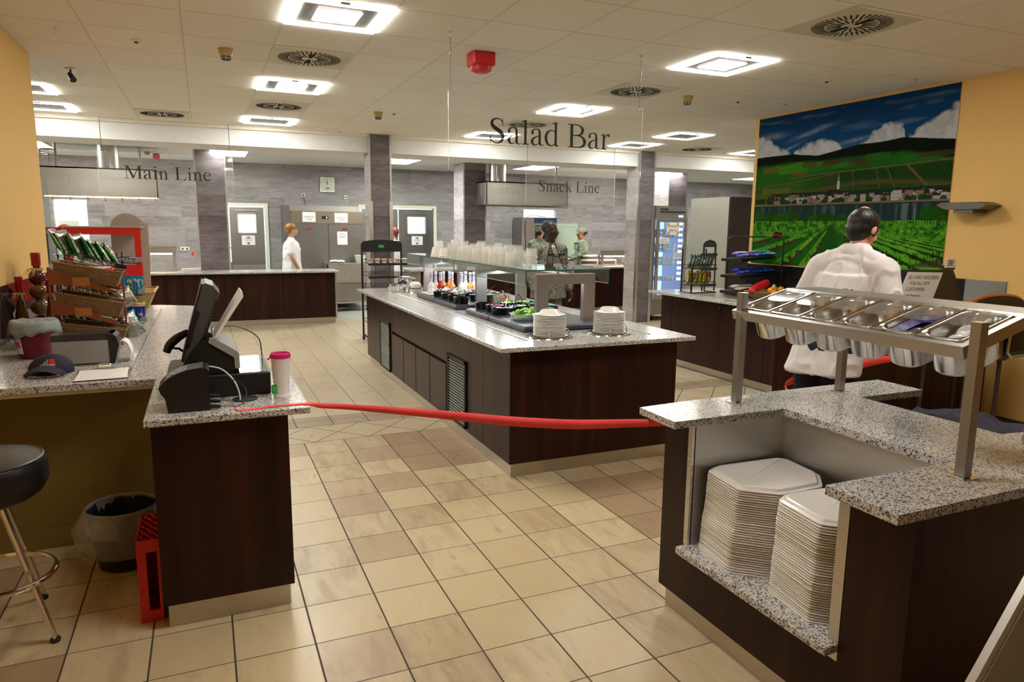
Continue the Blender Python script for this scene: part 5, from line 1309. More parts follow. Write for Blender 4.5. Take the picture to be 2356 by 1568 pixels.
# ================================================================ HANGING SIGNS with serif lettering
def stroke(pts, k=7):
    P = cr(pts, k); L = []; Rr = []
    for i, p in enumerate(P):
        a = P[max(i-1, 0)]; b = P[min(i+1, len(P)-1)]; d = Vector((b[0]-a[0], b[1]-a[1])); d = d.normalized() if d.length else Vector((1, 0)); n = Vector((-d.y, d.x))*p[2]/2
        L.append((p[0]+n.x, p[1]+n.y)); Rr.append((p[0]-n.x, p[1]-n.y))
    return [[L[i], L[i+1], Rr[i+1], Rr[i]] for i in range(len(P)-1)]
def rc(x0, y0, x1, y1): return [[(x0, y0), (x1, y0), (x1, y1), (x0, y1)]]
def serif(xc, y, w_, up=1, t_=.02, br=.03, stem=.075):
    s = stem/2
    return rc(xc-w_/2, y if up > 0 else y-t_, xc+w_/2, y+t_ if up > 0 else y)+[[(xc-s-br, y+up*t_), (xc-s, y+up*t_), (xc-s, y+up*(t_+br))], [(xc+s, y+up*t_), (xc+s+br, y+up*t_), (xc+s, y+up*(t_+br))]]
def flagtop(x0, y): return [[(x0-.075, y-.045), (x0-.07, y-.06), (x0+.01, y-.06), (x0+.075, y), (x0+.06, y)]]
def dot(x, y, r): return [[(x+r*math.cos(2*PI*k/14), y+r*math.sin(2*PI*k/14)) for k in range(14)]]
G = {
 'S': (.556, stroke([(.445, .50, .018), (.425, .59, .03), (.355, .645, .03), (.27, .658, .032), (.16, .62, .06), (.115, .53, .088), (.165, .44, .10), (.29, .36, .115), (.40, .28, .115), (.445, .175, .10), (.40, .06, .07), (.29, .003, .034), (.19, .012, .03), (.10, .08, .03), (.062, .19, .018)])+rc(.435, .48, .452, .672)+rc(.055, -.012, .072, .20)),
 'a': (.444, rc(.275, .06, .35, .33)+stroke([(.075, .335, .07), (.09, .40, .05), (.15, .44, .03), (.22, .448, .03), (.29, .42, .055), (.3125, .33, .075)])+dot(.085, .335, .038)+stroke([(.31, .272, .022), (.19, .23, .035), (.10, .17, .065), (.075, .10, .08), (.11, .03, .06), (.17, .008, .035), (.25, .035, .02), (.31, .085, .02)])+stroke([(.3125, .1, .075), (.325, .035, .06), (.37, .005, .03), (.41, .015, .022), (.44, .045, .015)])),
 'l': (.278, rc(.105, .01, .18, .665)+serif(.142, 0, .22)+flagtop(.105, .683)),
 'd': (.5, rc(.345, .02, .42, .665)+flagtop(.345, .683)+stroke([(.38, .365, .02), (.32, .425, .028), (.24, .445, .03), (.14, .40, .06), (.075, .30, .082), (.07, .19, .085), (.115, .08, .07), (.20, .022, .045), (.28, .022, .03), (.38, .09, .022)])+rc(.38, .0, .47, .022)+[[(.42, .0), (.47, .022), (.42, .06)]]),
 'B': (.667, rc(.105, .01, .20, .65)+rc(.02, 0, .2, .022)+rc(.02, .64, .2, .662)+stroke([(.15, .646, .03), (.33, .646, .03), (.44, .61, .05), (.50, .55, .085), (.51, .49, .095), (.475, .41, .075), (.38, .36, .04), (.2, .345, .028)])+stroke([(.2, .345, .028), (.38, .345, .035), (.51, .30, .065), (.575, .22, .095), (.585, .16, .10), (.54, .07, .08), (.42, .02, .04), (.30, .014, .03), (.15, .014, .03)])),
 'r': (.333, rc(.09, .01, .165, .42)+serif(.127, 0, .23)+flagtop(.09, .455)+stroke([(.15, .32, .02), (.19, .39, .028), (.24, .425, .045), (.29, .425, .055)])+dot(.292, .408, .038)),
 'M': (.889, rc(.125, .01, .155, .65)+rc(.02, 0, .26, .022)+rc(.02, .64, .18, .662)+[[(.12, .655), (.235, .655), (.47, .13), (.425, .0), (.415, .0)]]+[[(.425, .0), (.455, .1), (.70, .655), (.725, .655), (.725, .62), (.45, .0)]]+rc(.695, .01, .79, .65)+rc(.60, 0, .87, .022)+rc(.68, .64, .87, .662)),
 'i': (.278, rc(.10, .01, .175, .42)+serif(.137, 0, .22)+flagtop(.10, .455)+dot(.137, .615, .048)),
 'n': (.5, rc(.09, .01, .165, .42)+serif(.127, 0, .2)+flagtop(.09, .455)+stroke([(.15, .33, .02), (.21, .395, .028), (.28, .43, .045), (.345, .40, .068), (.365, .31, .075), (.3675, .16, .075), (.3675, .01, .075)])+serif(.367, 0, .2)),
 'L': (.611, rc(.115, .01, .21, .65)+rc(.02, 0, .55, .025)+rc(.02, .64, .30, .662)+[[(.40, .02), (.55, .0), (.60, .18), (.58, .18), (.535, .08), (.47, .04)]]),
 'e': (.444, rc(.09, .262, .385, .288)+stroke([(.365, .275, .05), (.345, .37, .055), (.28, .43, .035), (.21, .444, .03), (.12, .39, .06), (.075, .29, .08), (.072, .19, .085), (.12, .08, .078), (.21, .025, .06), (.30, .035, .045), (.365, .085, .028), (.405, .15, .012)])),
 'c': (.444, dot(.345, .345, .042)+stroke([(.35, .36, .05), (.32, .42, .035), (.24, .445, .028), (.13, .40, .06), (.075, .29, .08), (.072, .19, .085), (.12, .075, .078), (.21, .022, .06), (.29, .032, .042), (.355, .08, .028), (.40, .14, .014)])),
 'k': (.5, rc(.085, .01, .16, .665)+serif(.122, 0, .2)+flagtop(.085, .683)+[[(.16, .19), (.16, .215), (.35, .41), (.385, .41)]]+[[(.21, .26), (.27, .315), (.46, .02), (.36, .02)]]+rc(.30, 0, .50, .022)+rc(.28, .405, .46, .427)),
 ' ': (.25, [])}
def serif_text(mb, txt, size, x0, y, z0):
    x = x0
    for ch in txt:
        adv, polys = G[ch]
        for i, p in enumerate(polys):
            if len(p) < 3: continue
            mb.add([(x+a*size, y-.0004*(i % 3), z0+b*size) for a, b in p], [tuple(range(len(p)))])
        x += adv*size
    return x
def width(txt): return sum(G[c][0] for c in txt)
def hang_sign(txt, lab, x0, x1, z0, z1, y, tx0, tx1, tz, hooks):
    t = thing('hanging_sign', lab, 'sign', ((x0+x1)/2, y, z1))
    MB().box(x0, y, z0, x1, y+.005, z1).build('acrylic_panel', 'acryl', t)
    e = MB(); e.box(x1-.002, y-.0005, z0, x1, y+.0055, z1).box(x0, y-.0005, z0, x0+.002, y+.0055, z1); e.build('panel_edge', glass_mat('bright_acrylic_edge', (.95, .97, .97), .55), t)
    m = MB(); s = (tx1-tx0)/width(txt); serif_text(m, txt, s, tx0, y-.001, tz); m.build('lettering', 'ink', t)
    for hx in hooks:
        h = hook(hx, y+.0025); h.build('ceiling_hook', 'alu', t)
        MB().tube([(hx, y+.0025, 2.945), (hx, y+.0025, z1-.012)], .0022 if y < 6 else .004, 5).build('wire', 'dgrey', t)
        MB().lathe([(0, .0), (.007, 0), (.007, .02), (0, .02)], (hx, y+.0025, 2.83), 8).build('wire_crimp', 'grey', t)
        MB().sph((hx, y+.0025, z1-.012), .007 if y < 6 else .012, n=8, m=6).build('eyelet', 'chrome', t, smooth=True)
hang_sign('Salad Bar', 'clear hanging sign reading Salad Bar over the island', 1.62, 3.23, 2.055, 2.59, 4.85, 1.918, 2.935, 2.255, (1.637, 3.199))
hang_sign('Main Line', 'clear hanging sign reading Main Line at far left', -1.18, .42, 2.05, 2.56, 10.45, -.895, .15, 2.228, (-1.12, .39))
hang_sign('Snack Line', 'clear hanging sign reading Snack Line behind the Salad Bar sign', 4.79, 6.45, 2.04, 2.56, 10.45, 5.005, 6.165, 2.238, (4.81, 6.43))
# ---- condiment pans rack over the tray counter
t = thing('pan_rack', 'stainless steel angled pan rack on four square posts over the tray counter', 'rack', (2.43, 1.85, .9))
for x, y in ((2.115, 2.358), (2.736, 2.358), (2.115, 1.342), (2.736, 1.342)):
    MB().box(x-.017, y-.017, .905, x+.017, y+.017, 1.386, b=.0015).build('post', 'post', t)
    MB().box(x-.032, y-.03, .9, x+.032, y+.03, .904).build('post_foot', 'chrome', t)
SL = math.atan2(.085, .30)
RT = Matrix.Translation((2.095, 0, 1.306)) @ Matrix.Rotation(-SL, 4, 'Y')
Y0, Y1, LX_ = 1.372, 2.398, .325
cut = [(.035, .295)]
m = MB(); m.box(0, Y0, -.003, .030, Y1, 0, RT).box(.292, Y0, -.003, LX_, Y1, 0, RT).box(.03, Y0, -.003, .292, Y0+.022, 0, RT).box(.03, Y1-.022, -.003, .292, Y1, 0, RT)
m.box(-.001, Y0, -.040, .001, Y1, 0, RT); m.box(0, Y0-.001, -.040, LX_, Y0+.001, 0, RT); m.box(0, Y1-.001, -.040, LX_, Y1+.001, 0, RT)
m.build('rack_top', 'rack', t)
ex_ = RT @ Vector((LX_, 0, 0))
MB().box(ex_.x-.002, Y0, ex_.z-.004, ex_.x+.19, Y1, ex_.z).build('rear_ledge', 'rack', t)
MB().box(ex_.x+.188, Y0, ex_.z-.04, ex_.x+.19, Y1, ex_.z).build('rear_lip', 'rack', t)
MB().box(2.425, 1.50, 1.222, 2.50, 1.515, 1.33).build('side_bracket', 'steeld', t)
hp = MB().box(2.505, 1.49, 1.225, 2.80, 1.65, 1.335, b=.02).build('hanging_pan', 'blackg', t)  # steel pan; the shade on its near side is put into the black
MB().tube([(2.80, 1.487, 1.222), (2.53, 1.487, 1.222), (2.506, 1.487, 1.245), (2.512, 1.487, 1.335)], .005, 8).build('pan_rim', 'chrome', hp, smooth=True)
npan = 6; W = (Y1-Y0-.05)/npan; pan0 = None
def rrect(x0, x1, y0, y1, r, z, n=5):
    out = []
    for cx, cy, a0 in ((x1-r, y1-r, 0), (x0+r, y1-r, PI/2), (x0+r, y0+r, PI), (x1-r, y0+r, 3*PI/2)):
        for k in range(n+1): a = a0+PI/2*k/n; out.append((cx+r*math.cos(a), cy+r*math.sin(a), z))
    return out
def make_pan(w):
    t = thing('steel_food_pan', '', 'food pan', (0, 0, 0), 'steel food pans in the angled rack')
    h = w/2; L = .262
    m = MB()
    m.loft([rrect(.0, L, -h+.001, h-.001, .012, .003), rrect(.003, L-.003, -h+.004, h-.004, .012, .0045), rrect(.014, L-.018, -h+.012, h-.012, .05, .002), rrect(.018, L-.022, -h+.016, h-.016, .05, -.006), rrect(.026, L-.030, -h+.023, h-.023, .045, -.130), rrect(.036, L-.040, -h+.033, h-.033, .038, -.140)], caps=False)
    b = rrect(.036, L-.040, -h+.033, h-.033, .038, -.140); m.add(b, [tuple(range(len(b)))])
    o = m.build('pan_body', 'pan', t, smooth=True, world=False, angle=.9)
    o.modifiers.new('s', 'SOLIDIFY').thickness = .0012
    ld = MB()
    ld.loft([rrect(.115, L-.016, -h+.014, h-.014, .045, .005), rrect(.115, L-.016, -h+.014, h-.014, .045, .0065)])
    lo = ld.build('clear_lid', glass_mat('lid_plastic%d' % len(bpy.data.materials), (.92, .94, .96), .06, .04), t, world=False)
    ld = MB(); ld.box(L-.030, -.012, .0065, L-.014, .012, .014).box(.118, -.045, .006, .13, -.03, .016); ld.build('lid_tab', 'bag', lo, world=False)
    hg = MB(); hg.cyl((0, h-.002, .006), (L, h-.002, .006), .0028, n=6); hg.build('divider_bar', 'chrome', t, world=False)
    return t
names = ['farthest, leftmost', 'second from the left', 'third from the left', 'fourth from the left', 'fifth, with violet film inside', 'nearest, with white film pouches inside']
for i in range(npan):
    y = Y1-.025-W*(i+.5)
    Mx = RT @ Matrix.Translation((.030, y, .001))
    if pan0 is None: pan0 = p = make_pan(W)
    else: p = dup(pan0, (0, 0, 0))
    p.matrix_world = Mx; p.location = Mx.to_translation(); p.rotation_euler = Mx.to_euler(); p['label'] = 'steel food pan in the angled rack, '+names[i]
    if i == 4:
        m = MB(); m.loft([rrect(.03, .225, -W/2+.027, W/2-.027, .04, -.080), rrect(.024, .236, -W/2+.021, W/2-.021, .045, -.02), rrect(.06, .20, -.03, .03, .02, -.035)], caps=False)
        for k in range(3): m.sph((.08+.05*k, -.01+.02*(k % 2), -.055), .035, (1.2, .8, .6), 12, 8)
        o = m.build('film_liner', 'violet', smooth=True)
    elif i == 5:
        m = MB()
        for k, (a, b, c, r) in enumerate([(.085, -.005, -.045, .036), (.13, -.02, -.04, .032), (.16, .01, -.038, .033)]): m.sph((a, b, c), r, (1.15, .95, .8), 16, 10)
        m.tube(cr([(.15, 0, -.03), (.19, -.02, -.015), (.22, -.03, -.002)], 5), [.02]*5+[.012]*5+[.005], 10, flat=.4)
        o = m.build('film_pouch', 'pouch', smooth=True)
    else: continue
    o.location = Mx.to_translation(); o.rotation_euler = Mx.to_euler()
    tag(o, 'violet film liner inside the fifth food pan' if i == 4 else 'white film pouches inside the nearest food pan', 'film')
# ---- navy cloth and cling film by the tray counter, easel frame at the lower right
rings = []
for i in range(14):
    u = i/13; rr = []
    for j in range(24):
        v = j/23
        x = 2.76+.50*u; y = 2.14-.50*v
        z = .872-.05*abs(v-.45)-.10*max(0, u-.55)+.05*mnoise.noise(Vector((x*5, y*5, 0)))+.025*mnoise.noise(Vector((x*14, y*9, 3)))
        rr.append((x, y, z))
    rings.append(rr)
m = MB().loft(rings, caps=False, closed=False); o = m.build('cloth_bag', 'navy', smooth=True); o.modifiers.new('s', 'SOLIDIFY').thickness = .02
tag(o, 'navy blue cloth bundle behind the tray counter', 'cloth')
rings = []
for i in range(12):
    z = .902+.0105*i; r = .085*(1-.035*i*i/12)
    rings.append([(2.80+(r+.018*mnoise.noise(Vector((math.cos(2*PI*j/36)*4, math.sin(2*PI*j/36)*4, i*.9))))*math.cos(2*PI*j/36)*1.2, 1.47+(r+.018*mnoise.noise(Vector((math.sin(2*PI*j/36)*5, math.cos(2*PI*j/36)*4, i*.7))))*math.sin(2*PI*j/36), z) for j in range(36)])
tag(MB().loft(rings).build('cling_film_bundle', 'wrap', smooth=True, angle=.3), 'crinkled clear film bundle on the granite at the right edge', 'film')
t = thing('poster_easel', 'grey aluminium framed floor poster stand at the lower right corner', 'poster stand', (2.0, 1.0, 0))
a = Vector((1.62, 1.02, .40)); b = Vector((2.01, 1.02, .92)); ax = (b-a).normalized(); px_ = Vector((ax.z, 0, -ax.x))
def bar_(o0, o1, w0, w1, name, mt, th=.02, dy=0):
    p = [a+ax*o0+px_*w0, a+ax*o1+px_*w0, a+ax*o1+px_*w1, a+ax*o0+px_*w1]
    MB().loft([[(q.x, q.y-th+dy, q.z) for q in p], [(q.x, q.y+dy, q.z) for q in p]]).build(name, mt, t)
bar_(-.25, .9, 0, .016, 'frame_edge', 'alu'); bar_(-.25, .9, .018, .034, 'frame_bar', 'alu', .016); bar_(-.25, .9, .034, .038, 'frame_bead', 'chrome', .018)
bar_(-.25, .9, .038, .30, 'backing_board', 'grey', .006)
bar_(-.02, .0, .04, .40, 'cross_bar', 'dgrey', .014); bar_(-.06, -.03, .04, .40, 'cross_bar', 'alu', .016)
# ================================================================ THE PAINTING and the right side
import numpy as np
def build_mural():
    W_, H_ = 520, 360
    u = np.linspace(0, 1, W_)[None, :].repeat(H_, 0); v = np.linspace(0, 1, H_)[:, None].repeat(W_, 1)
    rs = np.random.RandomState(3)
    def vn(fx, fy, seed):
        r = np.random.RandomState(seed); g = r.rand(int(fy)+3, int(fx)+3)
        x = u*fx; y = v*fy; i = x.astype(int); j = y.astype(int); a = x-i; b = y-j; a = a*a*(3-2*a); b = b*b*(3-2*b)
        return (g[j, i]*(1-a)+g[j, i+1]*a)*(1-b)+(g[j+1, i]*(1-a)+g[j+1, i+1]*a)*b
    def fb(fx, fy, s): return .5*vn(fx, fy, s)+.3*vn(fx*2, fy*2, s+1)+.2*vn(fx*4, fy*4, s+2)
    ip = lambda pts: np.interp(u[0], [p[0] for p in pts], [p[1] for p in pts])[None, :]
    C = np.zeros((H_, W_, 3))
    def put(mask, col, k=1.0):
        mk = (np.clip(mask, 0, 1)*k)[..., None]; C[:] = C*(1-mk)+np.array(col)*mk if not isinstance(col, np.ndarray) else C*(1-mk)+col*mk
    sm = lambda x, a, b: np.clip((x-a)/(b-a), 0, 1)
    # sky
    C[:] = np.array((.006, .045, .14))
    put(sm(v, 0, .27), (.012, .10, .26), .8)
    put(sm(fb(5, 26, 11), .58, .80), (.20, .30, .42), .35)
    ridge = ip([(0, .262), (.22, .262), (.376, .290), (.47, .272), (.585, .250), (.69, .251), (.79, .241), (.905, .264), (1, .282)])
    n = fb(16, 12, 21); n2 = fb(40, 30, 24)
    for pts in ([(-.01, .12), (.05, .135), (.094, .165), (.15, .21), (.215, .262)], [(.235, .262), (.29, .225), (.327, .204), (.39, .195), (.453, .205), (.50, .262)],
                [(.585, .26), (.64, .205), (.699, .160), (.75, .150), (.784, .182), (.80, .25)], [(.795, .25), (.84, .205), (.898, .160), (.95, .135), (1.0, .100)]):
        top = np.interp(u[0], [p[0] for p in pts], [p[1] for p in pts], left=9, right=9 if pts[-1][0] < .99 else pts[-1][1])[None, :]
        d = v-top+(n-.5)*.05+(n2-.5)*.03; put(sm(d, -.004, .020)*(v < ridge+.01), np.stack([.42+.30*n2, .43+.29*n2, .45+.28*n2], -1), .92)
    for cx, cy, sx, sy, sl in ((.33, .14, .10, .014, -.35), (.10, .13, .07, .02, 0), (.20, .225, .07, .008, -.5), (.56, .225, .08, .012, -.2)):
        d = ((u-cx)/sx)**2+((v-cy-sl*(u-cx)*.8)/sy)**2; put(np.exp(-d)*(.4+n2), (.40, .47, .55), .5)
    # hills
    put(sm(v-ridge+(n2-.5)*.006, 0, .004), (.004, .010, .003))
    low = ip([(0, .32), (.22, .312), (.40, .325), (.6, .318), (.78, .313), (.89, .341), (1, .376)])+(n-.5)*.02
    f = fb(9, 14, 31); g2 = fb(30, 20, 33)
    put(sm(v-low, -.006, .012), np.stack([.012+.05*f*g2, .055+.09*f, .008+.01*g2], -1))
    cells = [(.22, .36, .08, .03, .3, (.06, .24, .015)), (.34, .36, .07, .025, .2, (.045, .22, .02)), (.10, .36, .05, .02, .2, (.14, .14, .02)), (.27, .40, .04, .02, 0, (.17, .10, .02)), (.42, .375, .09, .02, .3, (.02, .15, .015)), (.52, .365, .06, .018, .2, (.03, .20, .02)), (.45, .345, .05, .015, .2, (.10, .045, .02)),
             (.60, .355, .06, .015, .1, (.08, .04, .02)), (.68, .335, .05, .02, 0, (.025, .15, .015)), (.74, .37, .09, .02, .15, (.018, .13, .01)), (.86, .36, .07, .015, .1, (.02, .16, .015)), (.93, .35, .08, .014, .05, (.07, .05, .02)), (.33, .345, .04, .018, 0, (.11, .08, .02)), (.15, .44, .14, .05, -.3, (.02, .13, .012)), (.14, .515, .08, .03, -.1, (.11, .17, .012)), (.50, .39, .1, .01, .2, (.02, .11, .01))]
    for cx, cy, sx, sy, sl, col in cells:
        d = np.maximum(np.abs((u-cx)/sx), np.abs((v-cy+sl*(u-cx)*.35)/sy)); put(sm(1.15-d+(n-.5)*.5, 0, .25), col, .8)
    road = ip([(.22, .425), (.30, .418), (.43, .406), (.61, .401), (.83, .392), (1, .382)])
    fld = sm(v-road, .006, .012)*(v < .51)*(u > .50); rows = .5+.5*np.sin((u*1.0+v*.25)*420)
    put(fld, np.stack([.010+.012*rows, .035+.035*rows, .008+0*rows], -1), .9)
    put((u > .40)*(u < .5)*(v > .42)*(v < .51), (.045, .04, .02), .5)
    for x0, x1, w_ in ((.565, .575, .0022), (.675, .70, .0022), (.725, .765, .0022), (.815, .90, .008)):
        xx = x0+(x1-x0)*np.clip((v-.395)/.115, 0, 1); put((np.abs(u-xx) < w_)*(v > .395)*(v < .515), (.14, .11, .04), .85)
    put((np.abs(v-road) < .0035)*(u > .22), (.15, .12, .045), .9)
    put((u < .48)*(np.abs(v-ip([(0, .49), (.07, .469), (.34, .439), (.48, .412), (1, .412)])) < .004), (.13, .11, .045), .7)
    put(np.exp(-((v-.50-.02*np.sin(u*7))/.016)**2)*(u > .05), (.13, .10, .04), .6)
    put(np.exp(-(((u-.18)/.12)**2+((v-.468)/.014)**2)), (.11, .075, .035), .7)
    # valley floor, village
    put((v > .52)*(v < .60), (.015, .035, .012), .85)
    put((v > .515)*(v < .60)*(u < .13)*(n > .45), (.10, .14, .01), .7)
    rr = np.random.RandomState(12)
    for k in range(95):
        x = .14+.86*rr.rand(); y = .545+.045*rr.rand()+.01*x; w_ = .008+.012*rr.rand(); h = .010+.018*rr.rand()
        col = [(.40, .38, .38), (.32, .30, .30), (.45, .44, .44), (.28, .18, .11)][rr.randint(4)]
        wall = (np.abs(u-x) < w_)*(np.abs(v-y) < h); put(wall, col, .95)
        win = wall*(np.sin(u*900) > .3)*(np.sin(v*650) > .2); put(win, (.05, .045, .05), .75)
        rf = (v < y-h)*(v > y-h-.018*(1-np.abs(u-x)/(w_*1.15)))*(np.abs(u-x) < w_*1.15); put(rf, (.025, .022, .028), .97)
    for k in range(26):
        x = .14+.86*rr.rand(); y = .578+.012*rr.rand(); put(((u-x)/.014)**2+((v-y)/.017)**2 < 1+n2-.5, (.012, .055, .008), .95)
    put((np.abs(u-.497) < .006)*(v > .462)*(v < .53), (.45, .44, .44)); put((np.abs(u-.497) < .006*(v-.41)/.052)*(v > .41)*(v < .462), (.22, .22, .24))
    put((np.abs(u-.475) < .035)*(v > .512)*(v < .535), (.03, .028, .035))
    put((np.abs(u-.04) < .03)*(v > .55)*(v < .585)*(n2 > .4), (.012, .05, .008))
    put((v > .592)*(v < .605), (.20, .15, .11)); put((v > .603)*(v < .609), (.02, .03, .015))
    # river
    riv = (v > .608); put(riv, (.018, .045, .042)); put(riv*sm(vn(60, 5, 51), .55, .9)*(v < .70), (.10, .14, .15), .5)
    put(riv*(np.exp(-((u-.85)/.05)**2)+.6*np.exp(-((u-.45)/.06)**2))*sm(vn(90, 9, 55), .5, .9), (.22, .26, .27), .6)
    for k in range(34):
        x = (.0+.28*rr.rand()) if k < 16 else (.35+.2*rr.rand()) if k < 26 else .9+.1*rr.rand(); y = .66+.035*rr.rand() if k < 16 else .69+.012*rr.rand() if k < 26 else .66+.04*rr.rand()
        put(((u-x)/.03)**2+((v-y)/.035)**2 < .75+n2*.5, (.010+.02*rr.rand(), .06+.06*rr.rand(), .006), .85)
    # vineyard: rows converging on (.474, .74)
    top = .705+(n2-.5)*.012; vin = v > top
    put(vin, (.020, .10, .010))
    px, py = .474, .728; dv = np.maximum(v-py, .0015); s = (u-px)/dv
    soil = np.stack([.055+.04*n2, .032+.02*n2, .020+.01*n2], -1)
    clump = fb(60, 60, 61); leaf_ = np.stack([.05+.20*clump**2, .17+.38*clump, .008+.02*clump], -1)
    put(vin*(v > py), (.016, .13, .014))
    # left rows and right rows as bands in slope
    for a, b in ((-4.8, -3.2), (-2.55, -1.75), (-1.25, -.85), (-.62, -.33)):
        put(vin*(s > a)*(s < b)*(v > py), soil, .9)
        put(vin*(s > a+.0)*(s < a+(b-a)*.62+(clump-.5)*.35)*(v > py), leaf_, .95)
    for a, b in ((.80, 1.35), (1.75, 2.25), (3.3, 4.6)):
        put(vin*(s > a)*(s < b)*(v > py), soil, .9)
    for k in range(9):
        a = 1.15+.62*k; m_ = vin*(s > a)*(s < a+.42+(clump-.5)*.4)*(v > py)
        put(vin*(s > a+.36)*(s < a+.62), (.025, .03, .012), .8); put(m_, leaf_, .95)
    band = vin*(v < .80+.02*n)*(np.abs(s) > .9); put(band*sm(clump, .3, .5), leaf_, .9)
    stripe = .5+.5*np.sin(s*9+n2*2); put(band*(stripe < .22), (.02, .05, .01), .8)
    put(vin*(u > .80)*(v > .905+.12*(1-u)*3)*(v < .96), soil, .8)
    put(vin*(np.abs(u-px) < .012+.25*dv)*(v > py)*(v < 1), (.012, .085, .012), .75)
    for k in range(40):
        x = .55+.45*rr.rand(); y = .87+.04*rr.rand(); put((np.abs(u-x) < .0022)*(v > y)*(v < y+.035), (.018, .010, .007), .8)
        x = .45*rr.rand(); y = .86+.08*rr.rand(); 
        if k % 2: put((np.abs(u-x) < .0022)*(v > y)*(v < y+.035)*(s < -.5), (.018, .010, .007), .7)
    C[:] = (C*(0.92+.16*fb(90, 60, 71)[..., None]))**1.12*.85
    verts = np.zeros((H_, W_, 3)); verts[..., 0] = 6.192; verts[..., 1] = 6.80-2.47*u; verts[..., 2] = 2.955-1.70*v
    me = bpy.data.meshes.new('painted_canvas'); idx = np.arange(H_*W_).reshape(H_, W_)
    f = np.stack([idx[:-1, :-1], idx[1:, :-1], idx[1:, 1:], idx[:-1, 1:]], -1).reshape(-1, 4)
    me.from_pydata(verts.reshape(-1, 3).tolist(), [], f.tolist())
    at = me.color_attributes.new('paint', 'FLOAT_COLOR', 'POINT'); rgba = np.ones((H_*W_, 4)); rgba[:, :3] = np.clip(C.reshape(-1, 3), 0, 1); at.data.foreach_set('color', rgba.ravel())
    m = bpy.data.materials.new('mural_paint'); m.use_nodes = True; nt = m.node_tree; a = nt.nodes.new('ShaderNodeVertexColor'); a.layer_name = 'paint'
    b = nt.nodes['Principled BSDF']; nt.links.new(a.outputs[0], b.inputs['Base Color']); b.inputs['Roughness'].default_value = .9; b.inputs['Specular IOR Level'].default_value = .12
    me.materials.append(m); o = bpy.data.objects.new('painted_canvas', me); COL.objects.link(o); return o
t = thing('mural', 'large painted mural of vineyards, river village and hills on the right wall', 'painting', (6.19, 5.56, 1.25))
o = build_mural(); o.parent = t; o.location = tuple(-Vector(t.location))
MB().box(6.1925, 4.33, 1.255, 6.199, 6.80, 2.955).build('backing', 'yellow', t)
tag(MB().box(6.188, 3.75, .93, 6.199, 4.32, 1.24).build('wall_panel', 'steeld'), 'dull steel wall strip behind the monitor and chair at right', 'wall panel')
# wall lamp
t = thing('wall_lamp', 'grey shallow wall lamp beside the right edge of the painting', 'wall lamp', (6.1, 4.08, 1.87))
MB().prism([(3.93, 1.905), (4.25, 1.905), (4.30, 1.885), (4.22, 1.845), (3.92, 1.845), (3.86, 1.875)], 5.98, 6.19, 'x').build('lamp_body', 'olive', t)
MB().box(5.999, 3.98, 1.815, 6.19, 4.15, 1.845).build('lower_box', 'olive', t)
MB().box(6.02, 3.96, 1.9055, 6.15, 4.2, 1.9075).build('glass_strip', 'white', t)

# ---- right racks
def wire_rack(x0, x1, y, z_list, lab, h, dep=.2):
    t = thing('snack_rack', lab, 'rack', (x0, y, .905))
    for xx in (x0, x1):
        MB().box(xx-.006, y-.006, .906, xx+.006, y+.006, h).build('upright', 'blackm', t)
    for z in z_list: wire_tray(t, x0, z, x1, z-.0, y-dep, y, .045)
    MB().tube([(x0, y-.01, .91), (x0, y-dep, .91), (x1, y-dep, .91), (x1, y-.01, .91)], .006, 6).build('base_wire', 'blackm', t)
    return t
# left rack on the right counter
t = wire_rack(5.27, 5.62, 6.95, [.99, 1.19], 'black wire rack of teal and gold crisp bags on the right counter', 1.42, .22)
MB().box(5.24, 6.72, .906, 5.256, 6.735, 1.22).build('front_post', 'blackm', t)
for z in (1.0, 1.19, 1.36): MB().box(5.36, 6.715, z-.018, 5.60, 6.722, z+.015).build('label_rail', 'dgrey', t)
t2 = thing('display_rack', 'black rack with arched header board holding crisps on the right counter', 'rack', (5.72, 6.85, .905))
MB().prism([(5.60, 1.30), (5.60, 1.47), (5.63, 1.51), (5.70, 1.53), (5.77, 1.51), (5.80, 1.47), (5.80, 1.30), (5.775, 1.30), (5.775, 1.44), (5.625, 1.44), (5.625, 1.30)], 6.98, 6.99, 'y').build('header_board', 'dgrey', t2)
MB().box(5.60, 6.975, .906, 5.612, 6.988, 1.32).build('upright', 'blackm', t2); MB().box(5.788, 6.975, .906, 5.80, 6.988, 1.32).build('upright', 'blackm', t2)
k = MB(); text_mb(k, 'Lays', .05, TR((5.705, 6.978, 1.465)), italic=True); k.build('header_word', 'gink', t2)
for i in range(8):
    m = MB(); R = Matrix.Rotation(.32, 3, 'Y') @ Matrix.Rotation(.5+.1*(i % 3), 3, 'Z'); pillow(m, (5.31+.042*i, 6.83, 1.275), .155, .13, .04, R)
    m.mi = [1 if j % 16 in (8, 9, 10, 11, 12) else 0 for j in range(len(m.f))]
    tag(m.build('crisp_bag', ['chipt', 'chipback'], smooth=True), 'teal crisp bag on the upper right rack tier, %s from the left' % nth(i), 'crisps', 'teal crisp bags right')
for i in range(8):
    m = MB(); R = Matrix.Rotation(.12, 3, 'Y') @ Matrix.Rotation(.6+.2*(i % 3), 3, 'Z'); pillow(m, (5.29+.042*i, 6.83, 1.085), .16, .12, .045, R)
    m.mi = [1 if j % 16 in (9, 10, 11) else 0 for j in range(len(m.f))]
    tag(m.build('crisp_bag', ['chipy', 'chipback'], smooth=True), 'gold crisp bag on the lower right rack tier, %s from the left' % nth(i), 'crisps', 'gold crisp bags right')
